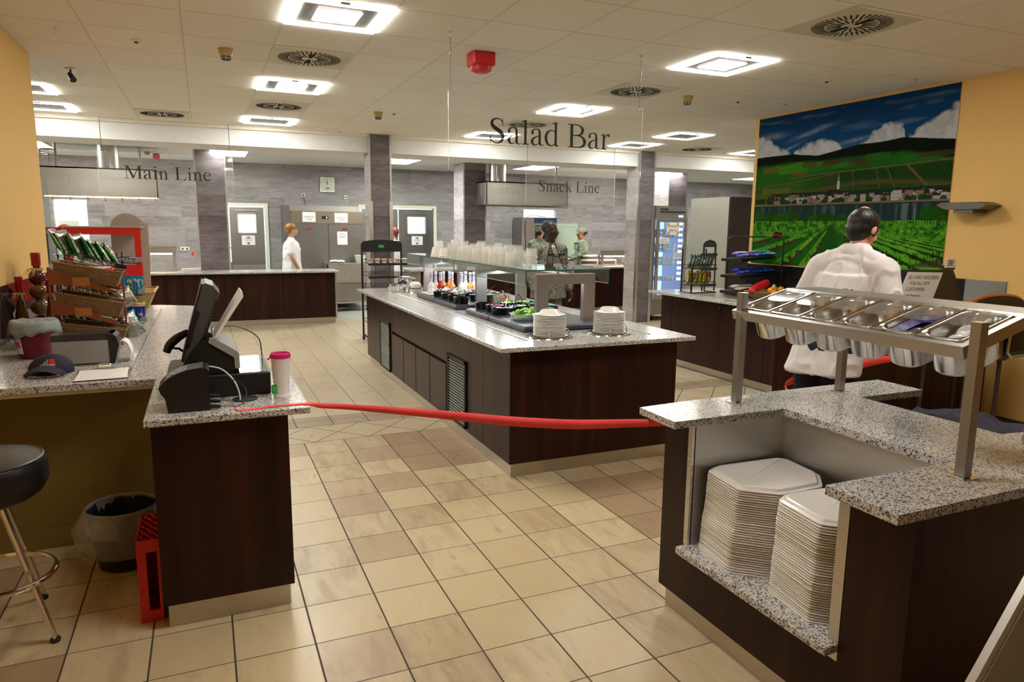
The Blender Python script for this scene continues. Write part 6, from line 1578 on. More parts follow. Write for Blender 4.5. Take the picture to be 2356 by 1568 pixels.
# bar rack
t = thing('cereal_bar_rack', 'black rack of wrapped cereal bars with a red script header, right counter', 'rack', (5.95, 6.45, .905))
for p in ([(5.76, 6.72, .906), (5.76, 6.72, 1.54), (5.80, 6.72, 1.575), (5.84, 6.68, 1.575), (6.10, 6.30, 1.57), (6.15, 6.24, 1.54), (6.15, 6.24, .906)],):
    MB().tube(p, .008, 6).build('hoop', 'blackm', t)
for z in (.945, 1.13, 1.32):
    MB().prism([(5.58, z), (6.08, z+.035), (6.08, z+.005), (5.58, z-.03)], 6.28, 6.62, 'y').build('shelf_tray', 'black', t)
MB().prism([(6.02, 1.56), (6.14, 1.575), (6.15, 1.62), (6.05, 1.635), (6.01, 1.60)], 6.27, 6.28, 'y').build('header_card', 'black', t)
k = MB(); text_mb(k, "Kellogg's", .042, TR((6.08, 6.262, 1.585)), italic=True, depth=.001); k.build('header_word', mat('red_script', (.75, .06, .08), .5), t)
def bars(z, mt, x0, n, lab, y0=6.30, rows=2):
    for r_ in range(rows):
        for i in range(n):
            m = MB(); pillow(m, (x0+.034*i, y0+.09*r_+.02*math.sin(i), z+.028+.004*i*0+.035*(i*.034)+.02*r_), .16, .044, .042, Matrix.Rotation(PI/2-.1, 3, 'X'), n=6)
            tag(m.build('cereal_bar', mt, smooth=True), '%s, %s from the left in the %s row' % (lab, nth(i), 'front' if r_ == 0 else 'rear'), 'cereal bar', 'cereal bars on the right rack')
bars(1.335, 'violf', 5.61, 6, 'violet wrapped bar on the top shelf'); bars(1.345, 'cyanf', 5.82, 7, 'aqua wrapped bar on the top shelf')
bars(1.145, 'bluef', 5.61, 13, 'blue wrapped bar on the middle shelf')
bars(.958, 'cookie', 5.60, 6, 'cookie packet on the bottom shelf')
# fruit basket
t = thing('fruit_basket', 'low woven fruit basket on the right counter', 'basket', (5.75, 5.9, .905))
MB().loft([[(5.55, 5.72, .907), (5.95, 5.72, .907), (5.95, 6.02, .907), (5.55, 6.02, .907)], [(5.46, 5.66, .99), (6.04, 5.66, .99), (6.04, 6.10, .99), (5.46, 6.10, .99)], [(5.48, 5.68, .99), (6.02, 5.68, .99), (6.02, 6.08, .99), (5.48, 6.08, .99)], [(5.56, 5.74, .92), (5.94, 5.74, .92), (5.94, 6.0, .92), (5.56, 6.0, .92)]]).build('basket_body', 'wickerl', t)
R = random.Random(2)
for i, (x, y, z) in enumerate([(5.62, 5.78, .975), (5.70, 5.75, .965), (5.66, 5.88, 1.0), (5.78, 5.82, .975), (5.86, 5.78, .975), (5.93, 5.86, .985), (5.84, 5.92, 1.0), (5.96, 5.75, .975)]):
    tag(MB().sph((x, y, z), .037, n=16, m=10).build('orange', 'orange', smooth=True), 'orange in the right fruit basket, %s from the left' % nth([0, 2, 1, 3, 5, 6, 4, 7][i]), 'orange', 'oranges in the basket')
t = MB().lathe([(0, 0), (.03, .008), (.042, .035), (.036, .06), (.02, .085), (.008, .1), (0, .102)], (5.74, 5.92, .965), 18).build('pear', 'pear', smooth=True); tag(t, 'greenish brown pear among the oranges', 'pear')
m = MB(); m.tube(cr([(5.46, 5.98, .975), (5.54, 5.98, 1.02), (5.66, 6.0, 1.055), (5.74, 6.02, 1.075)], 6), [.02, .03, .038, .04, .042, .044, .045, .045, .045, .045, .045, .045, .045, .045, .044, .042, .04, .035, .02], 14)
tag(m.build('fruit_net', 'rednet', smooth=True), 'red net bag of fruit leaning on the right fruit basket', 'net bag')
# wire shelf behind the man
t = thing('wire_shelf', 'black wire rack against the splashback behind the white-shirted man', 'rack', (5.95, 5.3, .905))
for y in (4.95, 5.35, 5.7):
    MB().box(5.98, y, .906, 5.99, y+.012, 1.24).build('upright', 'blackm', t)
for z in (1.0, 1.12, 1.23): MB().tube([(5.985, 4.95, z), (5.985, 5.71, z)], .005, 5).build('cross_wire', 'blackm', t)
# ---- cashier things at right
t = thing('cash_register', 'black cash register monitor with ID card notice on the right cashier counter', 'cash register', (5.5, 3.95, .9))
MB().prism([(5.10, 1.345), (5.72, 1.340), (5.90, 1.06), (5.86, .98), (5.06, .98), (5.04, 1.06)], 3.90, 3.95, 'y').build('monitor_back', 'black', t)
MB().prism([(5.42, 1.30), (5.60, 1.30), (5.70, 1.10), (5.66, 1.02), (5.36, 1.02), (5.34, 1.10)], 3.83, 3.90, 'y').build('rear_bulge', 'blackg', t)
MB().box(5.38, 3.86, .905, 5.62, 4.1, 1.0).build('foot', 'black', t)
n_ = MB(); n_.prism([(5.075, 1.338), (5.485, 1.326), (5.385, 1.09), (4.965, 1.11)], 3.824, 3.826, 'y'); no = n_.build('paper_notice', 'paper', t)
sh = Matrix(((1, 0, .42, 0), (0, 1, 0, 0), (-.03, 0, 1, 0), (0, 0, 0, 1)))
k = MB()
for txt, x, z, s in (('ID CARD REQUIRED', 5.262, 1.278, .0395), ('FOR ALL ESM', 5.212, 1.232, .0395), ('CUSTOMERS', 5.168, 1.186, .0395), ('-DFAC Management', 5.145, 1.143, .021)):
    text_mb(k, txt, s, Matrix.Translation((x, 3.8225, z)) @ sh)
k.build('notice_words', 'gink', no)
t = thing('logo_tag', 'small white card with a mirrored double E mark above the monitor', 'card', (5.67, 3.9, 1.34))
MB().box(5.615, 3.905, 1.342, 5.745, 3.93, 1.375).build('holder', 'black', t); MB().box(5.612, 3.90, 1.358, 5.742, 3.905, 1.43).build('card', 'paper', t)
k = MB()
for s in (-1, 1):
    cx = 5.677+.006*s
    k.box(min(cx, cx+.005*s), 3.8975, 1.376, max(cx, cx+.005*s), 3.8995, 1.418)
    for z in (1.376, 1.395, 1.414): k.box(min(cx, cx+.030*s), 3.8975, z, max(cx, cx+.030*s), 3.8995, z+.005)
k.build('double_e_mark', 'ink', t)
def arm_chair(lab, cx, cy, zt, w_, m1='orwoodl'):
    t = thing('high_chair', lab, 'chair', (cx, cy, 0))
    P = [(cx-w_/2*.93, cy, zt-.45), (cx-w_/2, cy, zt-.12), (cx-w_/2*.8, cy, zt-.03), (cx, cy, zt), (cx+w_/2*.8, cy, zt-.03), (cx+w_/2, cy, zt-.12), (cx+w_/2*.93, cy, zt-.45)]
    MB().tube(cr(P, 6), .018, 8).build('back_rim', m1, t, smooth=True)
    q = cr(P, 6); MB().loft([[(x, cy-.02, z) for x, _, z in q], [(x, cy+.03, z) for x, _, z in q]]).build('back_pad', 'leather', t, smooth=True)
    MB().box(cx-w_*.40, cy-.02, zt-.50, cx+w_*.34, cy+.40, zt-.43, b=.02).build('seat', 'leather', t)
    for sx in (-1, 1):
        for yy in (cy+.02, cy+.36): MB().tube([(cx-.03+sx*w_*.30, yy, zt-.5), (cx-.04+sx*w_*.32, yy, .003)], .016, 8).build('leg', 'brown', t)
arm_chair('black padded high chair with honey wood rim by the right yellow wall', 5.36, 3.30, 1.19, .62)
# ================================================================ KITCHEN AND FAR THINGS
def hood(lab, x0, x1, y0, y1, z0, z1, cx, cy, cr_, nh, lit):
    t = thing('extractor_hood', lab, 'extractor hood', ((x0+x1)/2, y0, z0))
    m = MB(); m.box(x0, y0, z0, x1, y0+.012, z1).box(x0, y1-.012, z0, x1, y1, z1).box(x0, y0, z0, x0+.012, y1, z1).box(x1-.012, y0, z0, x1, y1, z1).box(x0, y0, z1-.02, x1, y1, z1).box(x0+.1, y0+.1, z0+.1, x1-.1, y1-.1, z0+.12)
    m.build('hood_box', 'steelh', t)
    MB().cyl((cx, cy, z1), (cx, cy, 2.869), cr_, n=28).build('chimney', 'steel', t, smooth=True)
    MB().box(cx-cr_-.06, cy-cr_-.05, 2.855, cx+cr_+.06, cy+cr_+.05, 2.869).build('collar_plate', 'steeld', t)
    for xx in (x0+.22, x1-.22): MB().cyl((xx, y0+.1, z1), (xx, y0+.1, 2.869), .017).build('hanger_rod', 'steeld', t)
    MB().cyl((x0+.02, y0+.02, z0-.03), (x1+.0, y0+.02, z0-.03), .009).build('hook_rail', 'copper', t)
    for i in range(nh):
        xx = x0+.15+(x1-x0-.2)*i/(nh-1)
        MB().tube([(xx, y0+.02, z0-.005), (xx, y0+.02, z0-.055), (xx+.015, y0+.02, z0-.07)], .008, 6).build('hook', 'copper', t)
    if lit: MB().box(x0+.05, y0+.03, z0-.012, x1-.02, y0+.06, z0+.012).build('lit_strip', 'warm', t)
hood('large steel extractor hood over the main line', -2.14, -.60, 12.25, 13.3, 2.05, 2.47, -1.28, 12.75, .145, 7, True)
hood('steel extractor hood over the snack line', 4.865, 6.57, 12.35, 13.4, 2.075, 2.50, 5.26, 12.8, .165, 5, False)
t = thing('pipe_work', 'bundle of grey pipes at the far left end of the main line hood', 'pipes', (-2.2, 12.5, 2.5))
for q in ([(-2.13, 12.45, 2.475), (-2.13, 12.45, 2.72), (-2.0, 12.45, 2.72), (-1.93, 12.45, 2.70), (-1.93, 12.45, 2.47)], [(-2.2, 12.5, 2.66), (-2.03, 12.5, 2.66), (-2.03, 12.5, 2.47)], [(-2.16, 12.4, 2.47), (-2.16, 12.4, 2.869)]):
    MB().tube(q, .016, 8).build('pipe', 'copper', t, smooth=True)
# red food display machine on its stand
t = thing('food_display_case', 'red framed glass food display case beyond the crisp rack', 'display case', (-.95, 7.9, 0))
m = MB(); X0, X1, Z0, Z1, Y = -1.19, -.555, .94, 1.614, 7.70
m.box(X0, Y, Z1-.065, X1, Y+.02, Z1).box(X0, Y, Z0, X1, Y+.02, 1.26).box(X0, Y, 1.26, X0+.06, Y+.02, Z1-.065).box(X1-.055, Y, 1.26, X1, Y+.02, Z1-.065)
m.build('front_frame', 'redp', t)
m = MB(); m.box(X0-.01, Y-.004, Z1, X1+.005, Y+.5, Z1+.012); m.build('top_plate', 'alu', t)
MB().box(X0-.008, Y-.004, Z0, X0, Y+.02, Z1).build('edge_strip', 'alu', t)
MB().box(X0+.06, Y+.006, 1.26, X1-.055, Y+.010, Z1-.065).build('front_glass', 'acryl', t)
MB().box(-1.75, Y, Z1-.035, X0-.008, Y+.02, Z1).build('side_band', 'red', t)
MB().box(-1.75, Y, Z0, X0-.008, Y+.02, 1.24).build('side_lower', 'grey', t); MB().box(-1.75, Y+.004, 1.24, X0-.008, Y+.012, Z1-.035).build('side_glass', glass_mat('grey_glass', (.75, .78, .8), .25), t)
MB().box(-1.33, Y-.006, 1.28, -1.315, Y+.004, 1.56).build('side_bar', 'brown', t)
MB().box(-1.75, 7.72, 0, -.56, 8.2, .94).build('stand', 'steeld', t)
MB().box(-1.75, 7.72, 1.0, -.56, 8.2, 1.02).build('shelf', 'steel', t)
a = [(-.86, .95)]+[(-.86+.17-.17*math.cos(PI*k/16*.92), 1.60+.155*math.sin(PI*k/16*1.0)) for k in range(0, 15)]+[(-.515, 1.65), (-.53, .95)]
MB().prism(a, 8.22, 8.245, 'y').build('arched_board', 'chalk', t)
t = thing('glass_screen', 'tall clear screen with dark frame beside the red display case', 'screen', (-1.6, 8.6, 0))
MB().box(-1.66, 8.3, 0, -1.61, 8.35, 2.14).build('dark_post', 'brown', t); MB().box(-1.61, 8.31, 1.2, -1.38, 8.32, 2.10).build('clear_sheet', glass_mat('smoked_screen', (.8, .85, .83), .22), t)
# sneeze guards
def guard(lab, x0, x1, y, zt, posts, heat=True):
    t = thing('sneeze_guard', lab, 'sneeze guard', ((x0+x1)/2, y, .9))
    for px_ in posts: MB().box(px_-.025, y, .901, px_+.025, y+.05, zt-.06).build('post', 'steel', t)
    MB().box(x0, y-.12, zt, x1, y+.28, zt+.008).build('glass_top', 'glass', t)
    MB().box(x0, y+.02, zt-.13, x1, y+.03, zt-.02).build('lamp_housing', 'steelh', t)
    MB().box(x0+.05, y+.035, zt-.15, x1-.05, y+.12, zt-.13).build('heat_lamp', 'heat', t)
    MB().box(x0, y-.02, .901, x1, y+.28, .925).build('warming_plate', 'pan', t)
guard('glass sneeze guard with heat lamps on the main line counter', -1.9, -.40, 12.42, 1.33, (-1.5, -.80, -.44))
guard('glass sneeze guard with heat lamps at the right of the snack line', 7.40, 8.6, 12.42, 1.235, (7.44, 8.5))
t = thing('warming_pan', 'shallow bright pan beside the Main Line pillar', 'pan', (-.15, 12.5, .9))
MB().loft([[(-.33, 12.42, .902), (-.07, 12.42, .902), (-.07, 12.7, .902), (-.33, 12.7, .902)], [(-.35, 12.4, .94), (-.06, 12.4, .955), (-.06, 12.72, .955), (-.35, 12.72, .94)]]).build('pan_body', 'china', t)
# double refrigerator
t = thing('refrigerator', 'tall two-door stainless refrigerator behind the main line counter', 'refrigerator', (2.25, 14.8, 0))
MB().box(1.60, 14.43, .12, 2.97, 15.13, 1.935).build('cabinet_body', 'steeld', t)
MB().box(1.47, 14.75, .0, 1.60, 15.13, 2.05).build('side_column', 'steeld', t)
MB().box(1.60, 14.75, 1.94, 2.97, 15.13, 2.05).build('top_box', 'steel', t)
MB().box(1.60, 14.405, 1.695, 2.97, 14.43, 1.93).build('header_panel', steel_mat('bronze_steel', (.40, .35, .27), .35), t)
for x0, x1 in ((1.60, 2.275), (2.295, 2.97)):
    d = MB().box(x0+.004, 14.395, .16, x1-.004, 14.43, 1.68).build('door', 'steeld', t)
    cx = (x0+x1)/2-.02; MB().lathe([(0, 0), (.052, 0), (.05, .004), (0, .004)], (0, 0, 0), 20, TR((cx, 14.394, 1.59), 0, PI/2), 1, .42).build('maker_badge', 'black', d); MB().lathe([(0, 0), (.038, 0), (0, .002)], (0, 0, 0), 20, TR((cx, 14.389, 1.59), 0, PI/2), 1, .5).build('badge_centre', 'redp', d)
MB().box(2.17, 14.398, 1.785, 2.30, 14.405, 1.84).build('display', 'black', t); MB().box(2.255, 14.396, 1.80, 2.275, 14.398, 1.825).build('lit_digit', mat('green_digit', (.3, .9, .7), .5, emit=(.3, 1, .7), es=1.5), t)
def note(par, x0, x1, y, z0, z1, lines, name='paper_note', size=.045, ink='gink'):
    n_ = MB().box(x0, y-.003, z0, x1, y, z1).build(name, 'paper', par); k = MB()
    for i, (tx, dz) in enumerate(lines): text_mb(k, tx, size, TR(((x0+x1)/2, y-.0045, z0+(z1-z0)*dz)))
    k.build('note_words', ink, n_)
note(t, 1.80, 2.05, 14.404, 1.725, 1.915, [('Omelet Bar', .45), ('Fridge', .22)]); note(t, 2.42, 2.68, 14.404, 1.72, 1.905, [('Salad Cart', .45), ('Fridge', .22)])
note(t, 2.46, 2.66, 14.394, 1.28, 1.54, [('Note', .75), ('please', .55)], size=.05)
tag(MB().tube(cr([(1.94, 15.18, 2.24), (1.95, 15.17, 2.15), (1.97, 15.16, 2.06), (1.94, 15.12, 1.95)], 5), .006, 6).build('power_cable', 'black'), 'black power cable hanging from the wall socket above the refrigerator', 'cable')
# clock, sockets
t = thing('wall_clock', 'square white wall clock on the grey plank wall', 'clock', (2.42, 15.19, 2.5))
MB().box(2.27, 15.165, 2.335, 2.575, 15.195, 2.66, b=.01).build('chrome_frame', 'chrome', t); MB().box(2.285, 15.160, 2.35, 2.56, 15.166, 2.645).build('dial', 'cream', t)
m = MB()
for i in range(12):
    a = 2*PI*i/12; m.box(-.004, -.001, .105, .004, .001, .125, TR((2.423, 15.158, 2.498)) @ Matrix.Rotation(a, 4, 'Y'))
m.build('hour_marks', 'gink', t)
for a, L in ((-.62, .07), (-.05, .10)): MB().box(-.004, -.001, -.01, .004, .001, L, TR((2.423, 15.156, 2.50)) @ Matrix.Rotation(a, 4, 'Y')).build('hand', 'ink', t)
MB().box(2.385, 15.157, 2.41, 2.465, 15.159, 2.435).build('maker_plate', 'gink', t)
for x, z, lab, w_ in ((1.93, 2.27, 'cream wall socket with plugged cable above the refrigerator', .04), (2.79, 2.25, 'small cream wall socket right of the clock', .035), (.0-.34, 1.18, 'double cream wall socket left of the Main Line pillar', .085)):
    t = thing('wall_socket', lab, 'socket', (x, 15.19, z)); MB().box(x-w_, 15.175, z-.04, x+w_, 15.198, z+.04, b=.006).build('face_plate', 'cream', t)
    m = MB()
    for dx in ((-.04, .04) if w_ > .05 else (0,)): m.lathe([(0, 0), (.018, 0), (0, .001)], (0, 0, 0), 12, TR((x+dx, 15.174, z), 0, PI/2))
    m.build('socket_hole', 'brown', t)
# trolley, bin, bundle
t = thing('service_trolley', 'stainless service trolley behind the snack rack', 'trolley', (2.55, 14, 0))
for z in (.90, .56, .16): MB().box(2.18, 13.80, z, 2.92, 14.25, z+.03).build('shelf', 'steel', t)
for x in (2.19, 2.90):
    for y in (13.81, 14.23): MB().cyl((x, y, .06), (x, y, .96), .014).build('upright', 'steel', t); MB().sph((x, y, .04), .038, (.4, 1, 1), 12, 8).build('castor', 'black', t)
MB().box(2.185, 13.79, .20, 2.915, 13.80, .55).build('front_panel', 'steeld', t); MB().box(2.185, 13.79, .59, 2.915, 13.80, .90).build('front_panel', 'steel', t)
t = MB().lathe([(0, .001), (.085, .001), (.11, .15), (.115, .155), (.10, .155), (.08, .01), (0, .01)], (2.83, 14.0, .931), 18); tag(t.build('bucket', 'cream', smooth=True), 'pale green-white bucket on the service trolley', 'bucket')
m = MB(); R = random.Random(5)
for i in range(6): m.sph((2.26+.045*i, 13.95+R.uniform(-.03, .03), .96+R.uniform(0, .015)), .04, (1, 1, .7), 10, 6)
tag(m.build('towel_bundle', 'white', smooth=True), 'bundle of white towels on the left end of the trolley', 'towels')
tag(MB().box(2.66, 13.92, .59, 2.80, 14.1, .68).build('food_box', 'limes'), 'clear box of green produce on the trolley middle shelf', 'box')
# black snack rack on castors
t = thing('wire_display_rack', 'black wheeled wire rack with header board at the end of the salad island', 'rack', (2.37, 10.1, 0))
for x in (2.085, 2.665):
    MB().box(x-.012, 10.19, .05, x+.012, 10.215, 1.40).build('side_post', 'blackm', t)
    MB().tube([(x, 9.86, .075), (x, 10.2, .09)], .012, 6).build('base_rail', 'blackm', t)
    for y in (9.86, 10.2): MB().lathe([(0, -.014), (.034, -.014), (.036, 0), (.034, .014), (0, .014)], (0, 0, 0), 16, TR((x, y, .038), 0, 0, PI/2)).build('castor', 'black', t)
MB().prism([(2.075, 1.285), (2.075, 1.40), (2.10, 1.435), (2.20, 1.45), (2.37, 1.462), (2.54, 1.45), (2.65, 1.435), (2.675, 1.40), (2.675, 1.285)], 10.185, 10.2, 'y').build('header_board', 'black', t)
MB().box(2.325, 10.18, 1.345, 2.405, 10.186, 1.385).build('green_sticker', 'green', t)
for z in (1.112, .93, .76, .62, .44, .26):
    wire_tray(t, 2.10, z+.02, 2.65, z+.02, 9.85, 10.18, .05, .028, 'wire_shelf')
    MB().box(2.10, 9.835, z-.005, 2.66, 9.848, z+.025).build('label_strip', 'black', t)
for i in range(6):
    t2 = thing('cereal_cup', 'small cereal cup on the wheeled rack top shelf, %s from the left' % nth(i), 'cup', (2.15+.098*i, 9.93, 1.137), 'cereal cups on the wheeled rack')
    MB().lathe([(0, 0), (.026, 0), (.040, .058), (.043, .06)], (2.15+.098*i, 9.93, 1.137), 16).build('paper_cup', 'foam', t2, smooth=True)
    MB().lathe([(.0435, .06), (.0435, .063), (0, .066)], (2.15+.098*i, 9.93, 1.137), 16).build('foil_lid', ['redp', 'white', 'ordress'][i % 3] if i != 5 else 'white', t2)
    MB().lathe([(.031, .015), (.0385, .045)], (2.15+.098*i, 9.93, 1.1375), 16).build('printed_band', 'cookie', t2)
# oven, mint board, grills, plates
t = thing('holding_oven', 'tall steel holding oven with navy control panel behind the soldier', 'oven', (7.0, 14.9, 0))
MB().box(6.62, 14.62, .001, 7.50, 15.12, 1.885).build('oven_body', 'steeld', t)
MB().box(6.93, 14.60, 1.76, 7.49, 14.62, 1.88).build('control_panel', 'oven', t)
for x in (7.0, 7.2): MB().box(x, 14.595, 1.79, x+.09, 14.60, 1.85).build('display', 'ink', t)
MB().box(6.96, 14.60, .3, 7.46, 14.62, 1.70).build('oven_window', 'blackg', t)
MB().tube(cr([(6.72, 14.61, 1.2), (6.70, 14.61, 1.75), (6.85, 14.7, 1.92), (7.3, 14.8, 1.90)], 6), .006, 5).build('power_cable', 'black', t)
t = thing('menu_board', 'pale mint whiteboard with faint headings behind the far servers', 'board', (8.08, 15.18, 1.4))
MB().box(7.80, 15.17, .95, 8.38, 15.195, 1.76).build('board_panel', 'mint', t); MB().box(8.37, 15.165, .95, 8.385, 15.195, 1.765).build('frame_edge', 'steeld', t)
k = MB(); text_mb(k, 'MON  TUE  WED  THU', .05, TR((8.08, 15.168, 1.66))); k.build('headings', 'alu', t)
for i, x in enumerate((7.12, 7.56)):
    t = thing('contact_grill', 'black and steel contact grill on the snack line, %s of two' % ('left' if i == 0 else 'right'), 'grill', (x+.2, 12.75, .9), 'contact grills')
    MB().box(x, 12.73, .901, x+.40, 12.84, 1.02).build('grill_base', 'steel', t); MB().box(x, 12.715, .93, x+.36, 12.72, .985).build('control_strip', 'black', t)
    MB().box(x+.02, 12.72, 1.035, x+.36, 12.84, 1.08).build('upper_plate', 'black', t); MB().box(x+.02, 12.72, 1.08, x+.36, 12.84, 1.11).build('top_cover', 'steel', t)
    MB().tube(cr([(x+.3, 12.70, 1.07), (x+.38, 12.66, 1.08), (x+.42, 12.66, 1.02), (x+.44, 12.68, .98)], 5), .010, 6).build('handle', 'black', t)
for i in range(3):
    tag(MB().lathe([(0, 0), (.08, 0), (.13, .012), (.135, .016), (.08, .006), (0, .006)], (6.98, 12.2, .901+.008*i), 24).build('plate', 'china', smooth=True), 'white plate on the snack line counter, %s of the small stack' % ('bottom', 'middle', 'top')[i], 'plate')
for i in range(8):
    tag(MB().lathe([(0, 0), (.09, 0), (.14, .014), (.09, .005), (0, .005)], (8.22, 12.75, .93+.022*i), 20).build('plate', 'china', smooth=True), 'white plate in the stack at the snack line right end, %s up' % nth(i), 'plate', 'plates at the snack line right end')
# dessert refrigerator
t = thing('dessert_refrigerator', 'stainless glass-door dessert refrigerator with blue-lit shelves', 'refrigerator', (7.7, 10.85, 0))
X0, X1, Y0, Y1 = 7.335, 8.05, 10.52, 11.25
m = MB(); m.box(X0, Y0+.03, .12, X0+.05, Y1, 2.06).box(X1-.05, Y0+.03, .12, X1, Y1, 2.06).box(X0+.05, Y1-.04, .12, X1-.05, Y1, 2.06).box(X0+.05, Y0+.03, 1.85, X1-.05, Y1-.04, 2.06).box(X0+.05, Y0+.03, .12, X1-.05, Y1-.04, .40)
m.build('cabinet_body', 'steeld', t)
MB().box(X0+.05, Y0+.02, 1.84, X1, Y0+.032, 2.055).build('header_panel', 'steelh', t)
MB().box(X0+.13, Y0+.014, 1.945, X1-.05, Y0+.022, 1.965).build('air_slot', 'dark', t); MB().box(X0+.14, Y0+.014, 1.985, X0+.30, Y0+.021, 2.015).build('maker_badge', 'brown', t)
MB().box(X1-.18, Y0+.012, 1.865, X1-.09, Y0+.02, 1.90).build('lit_display', mat('blue_display', (.05, .2, .9), .4, emit=(.1, .35, 1), es=3), t)
MB().box(X0+.051, Y1-.09, .41, X1-.051, Y1-.045, 1.84).build('lit_back', 'fridgein', t)
m = MB()
for z in (.72, 1.0, 1.24, 1.50): m.box(X0+.055, Y0+.10, z, X1-.055, Y1-.1, z+.008)
m.build('wire_shelf', glass_mat('shelf_glass', (.8, .88, 1), .25), t)
m = MB()
for i in range(11): m.sph((X1-.075, Y0+.12, .75+.1*i), .018, (1, 1, 1.6), 8, 6)
m.build('lit_bulbs', 'fridgetube', t)
d = MB().box(X0+.06, Y0, .40, X0+.12, Y0+.03, 1.835).box(X1-.07, Y0, .40, X1, Y0+.03, 1.835).box(X0+.12, Y0, 1.775, X1-.07, Y0+.03, 1.835).box(X0+.12, Y0, .40, X1-.07, Y0+.03, .47).build('door_frame', 'steel', t)
MB().box(X0+.12, Y0+.012, .47, X1-.07, Y0+.018, 1.775).build('door_glass', 'acryl', d); MB().box(X0+.06, Y0-.012, 1.82, X1, Y0, 1.838).build('door_top_trim', 'chrome', d)
MB().box(X0+.075, Y0-.03, .95, X0+.095, Y0-.01, 1.30).build('door_handle', 'chrome', d)
MB().box(X0+.04, Y0+.05, .10, X0+.12, Y0+.12, .12).build('castor_plate', 'steeld', t)
for x in (X0+.08, X1-.08): MB().lathe([(0, -.014), (.042, -.014), (.045, 0), (.042, .014), (0, .014)], (0, 0, 0), 16, TR((x, Y0+.1, .052), .3, 0, PI/2)).build('castor', 'black', t)
note(t, X0+.27, X0+.54, Y0-.001, 1.55, 1.77, [('DESSERT', .62), ('FRIDGE', .30)], size=.052)
k = MB()
for x, z in ((X0+.30, 1.735), (X0+.51, 1.735), (X0+.31, 1.585), (X0+.505, 1.585)): k.lathe([(0, 0), (.028, 0), (0, .002)], (0, 0, 0), 12, TR((x, Y0-.008, z), 0, PI/2))
k.build('cake_pictures', 'ordress', t)
note(t, X0+.12, X0+.33, Y0-.001, 1.40, 1.50, [('please do not', .62), ('leave door open', .3)], size=.024); note(t, X1-.27, X1-.08, Y0-.001, 1.13, 1.24, [('Thank you', .6), ('for your help', .3)], size=.028)
MB().box(X0-.004, Y0+.25, 1.35, X0-.001, Y0+.40, 1.60).build('side_note', 'paper', t)
n = 0
for z in (.728, 1.008, 1.248, 1.508):
    for i in range(5):
        for j in (0, 1):
            if z == .728 and j: continue
            tag(MB().lathe([(0, 0), (.035, 0), (.045, .05), (.04, .07), (0, .072)], (X0+.14+.105*i, Y0+.2, z+.001+.074*j), 12).build('dessert_pot', 'yogurt', smooth=True), 'pale dessert pot in the blue-lit refrigerator, %s from left on the %s shelf, %s' % (nth(i), {.728: 'lowest', 1.008: 'second', 1.248: 'third', 1.508: 'top'}[z], ('lower', 'upper')[j]), 'dessert pot', 'dessert pots in the refrigerator')
# grey cabinet beyond the painting wall
t = thing('tall_cabinet', 'tall cabinet with pale steel side and dark front beyond the painting wall', 'cabinet', (7.0, 8.2, 0))
MB().box(6.665, 7.78, 0, 7.40, 8.63, 2.10).build('cabinet_body', 'brown', t); MB().box(6.655, 7.80, .02, 6.665, 8.63, 2.10).build('side_panel', steel_mat('pale_satin_steel', (.5, .5, .44), .4), t)
# kitchen alarm and detector, call point
t = thing('fire_alarm', 'small red alarm sounder on the kitchen ceiling near the Main Line sign', 'fire alarm', (-.68, 14.1, 2.87)); MB().box(-.73, 14.0, 2.77, -.62, 14.12, 2.868, b=.02).build('housing', 'red', t)
t = thing('smoke_detector', 'smoke detector on the kitchen ceiling beside the small red alarm', 'smoke detector', (-.82, 13.8, 2.87)); MB().lathe([(0, 0), (.05, 0), (.035, -.05), (0, -.055)], (-.80, 13.8, 2.869), 16).build('housing', 'brass', t, smooth=True)
t = thing('emergency_button', 'red domed emergency button on the left side of the Main Line pillar', 'button', (-.10, 12.9, 1.17)); MB().box(-.17, 12.83, 1.10, -.085, 12.88, 1.24).build('button_box', 'grey', t); MB().sph((-.17, 12.855, 1.17), .032, (.8, 1, 1.2), 12, 8).build('red_dome', 'redp', t, smooth=True)
# things seen through the left opening
t = thing('wall_dispenser', 'white box with a red half-moon mark seen through the far left opening', 'dispenser', (-2.25, 15.6, 1.3)); MB().box(-2.45, 15.5, 1.0, -2.13, 15.7, 1.70).build('housing', 'cream', t)
MB().lathe([(0, 0), (.15, 0), (0, .003)], (0, 0, 0), 24, TR((-2.37, 15.495, 1.48), 0, PI/2), 1, 1).build('red_mark', 'redp', t)
t = thing('sink_unit', 'steel sink and tap seen in the gap of the open kitchen door', 'sink', (.35, 15.8, 0)); MB().box(.25, 15.5, 0, .75, 16.0, .9).build('sink_body', 'steeld', t); MB().tube(cr([(.42, 15.6, .9), (.42, 15.6, 1.15), (.46, 15.6, 1.2), (.52, 15.6, 1.18)], 5), .018, 8).build('tap', 'chrome', t, smooth=True)
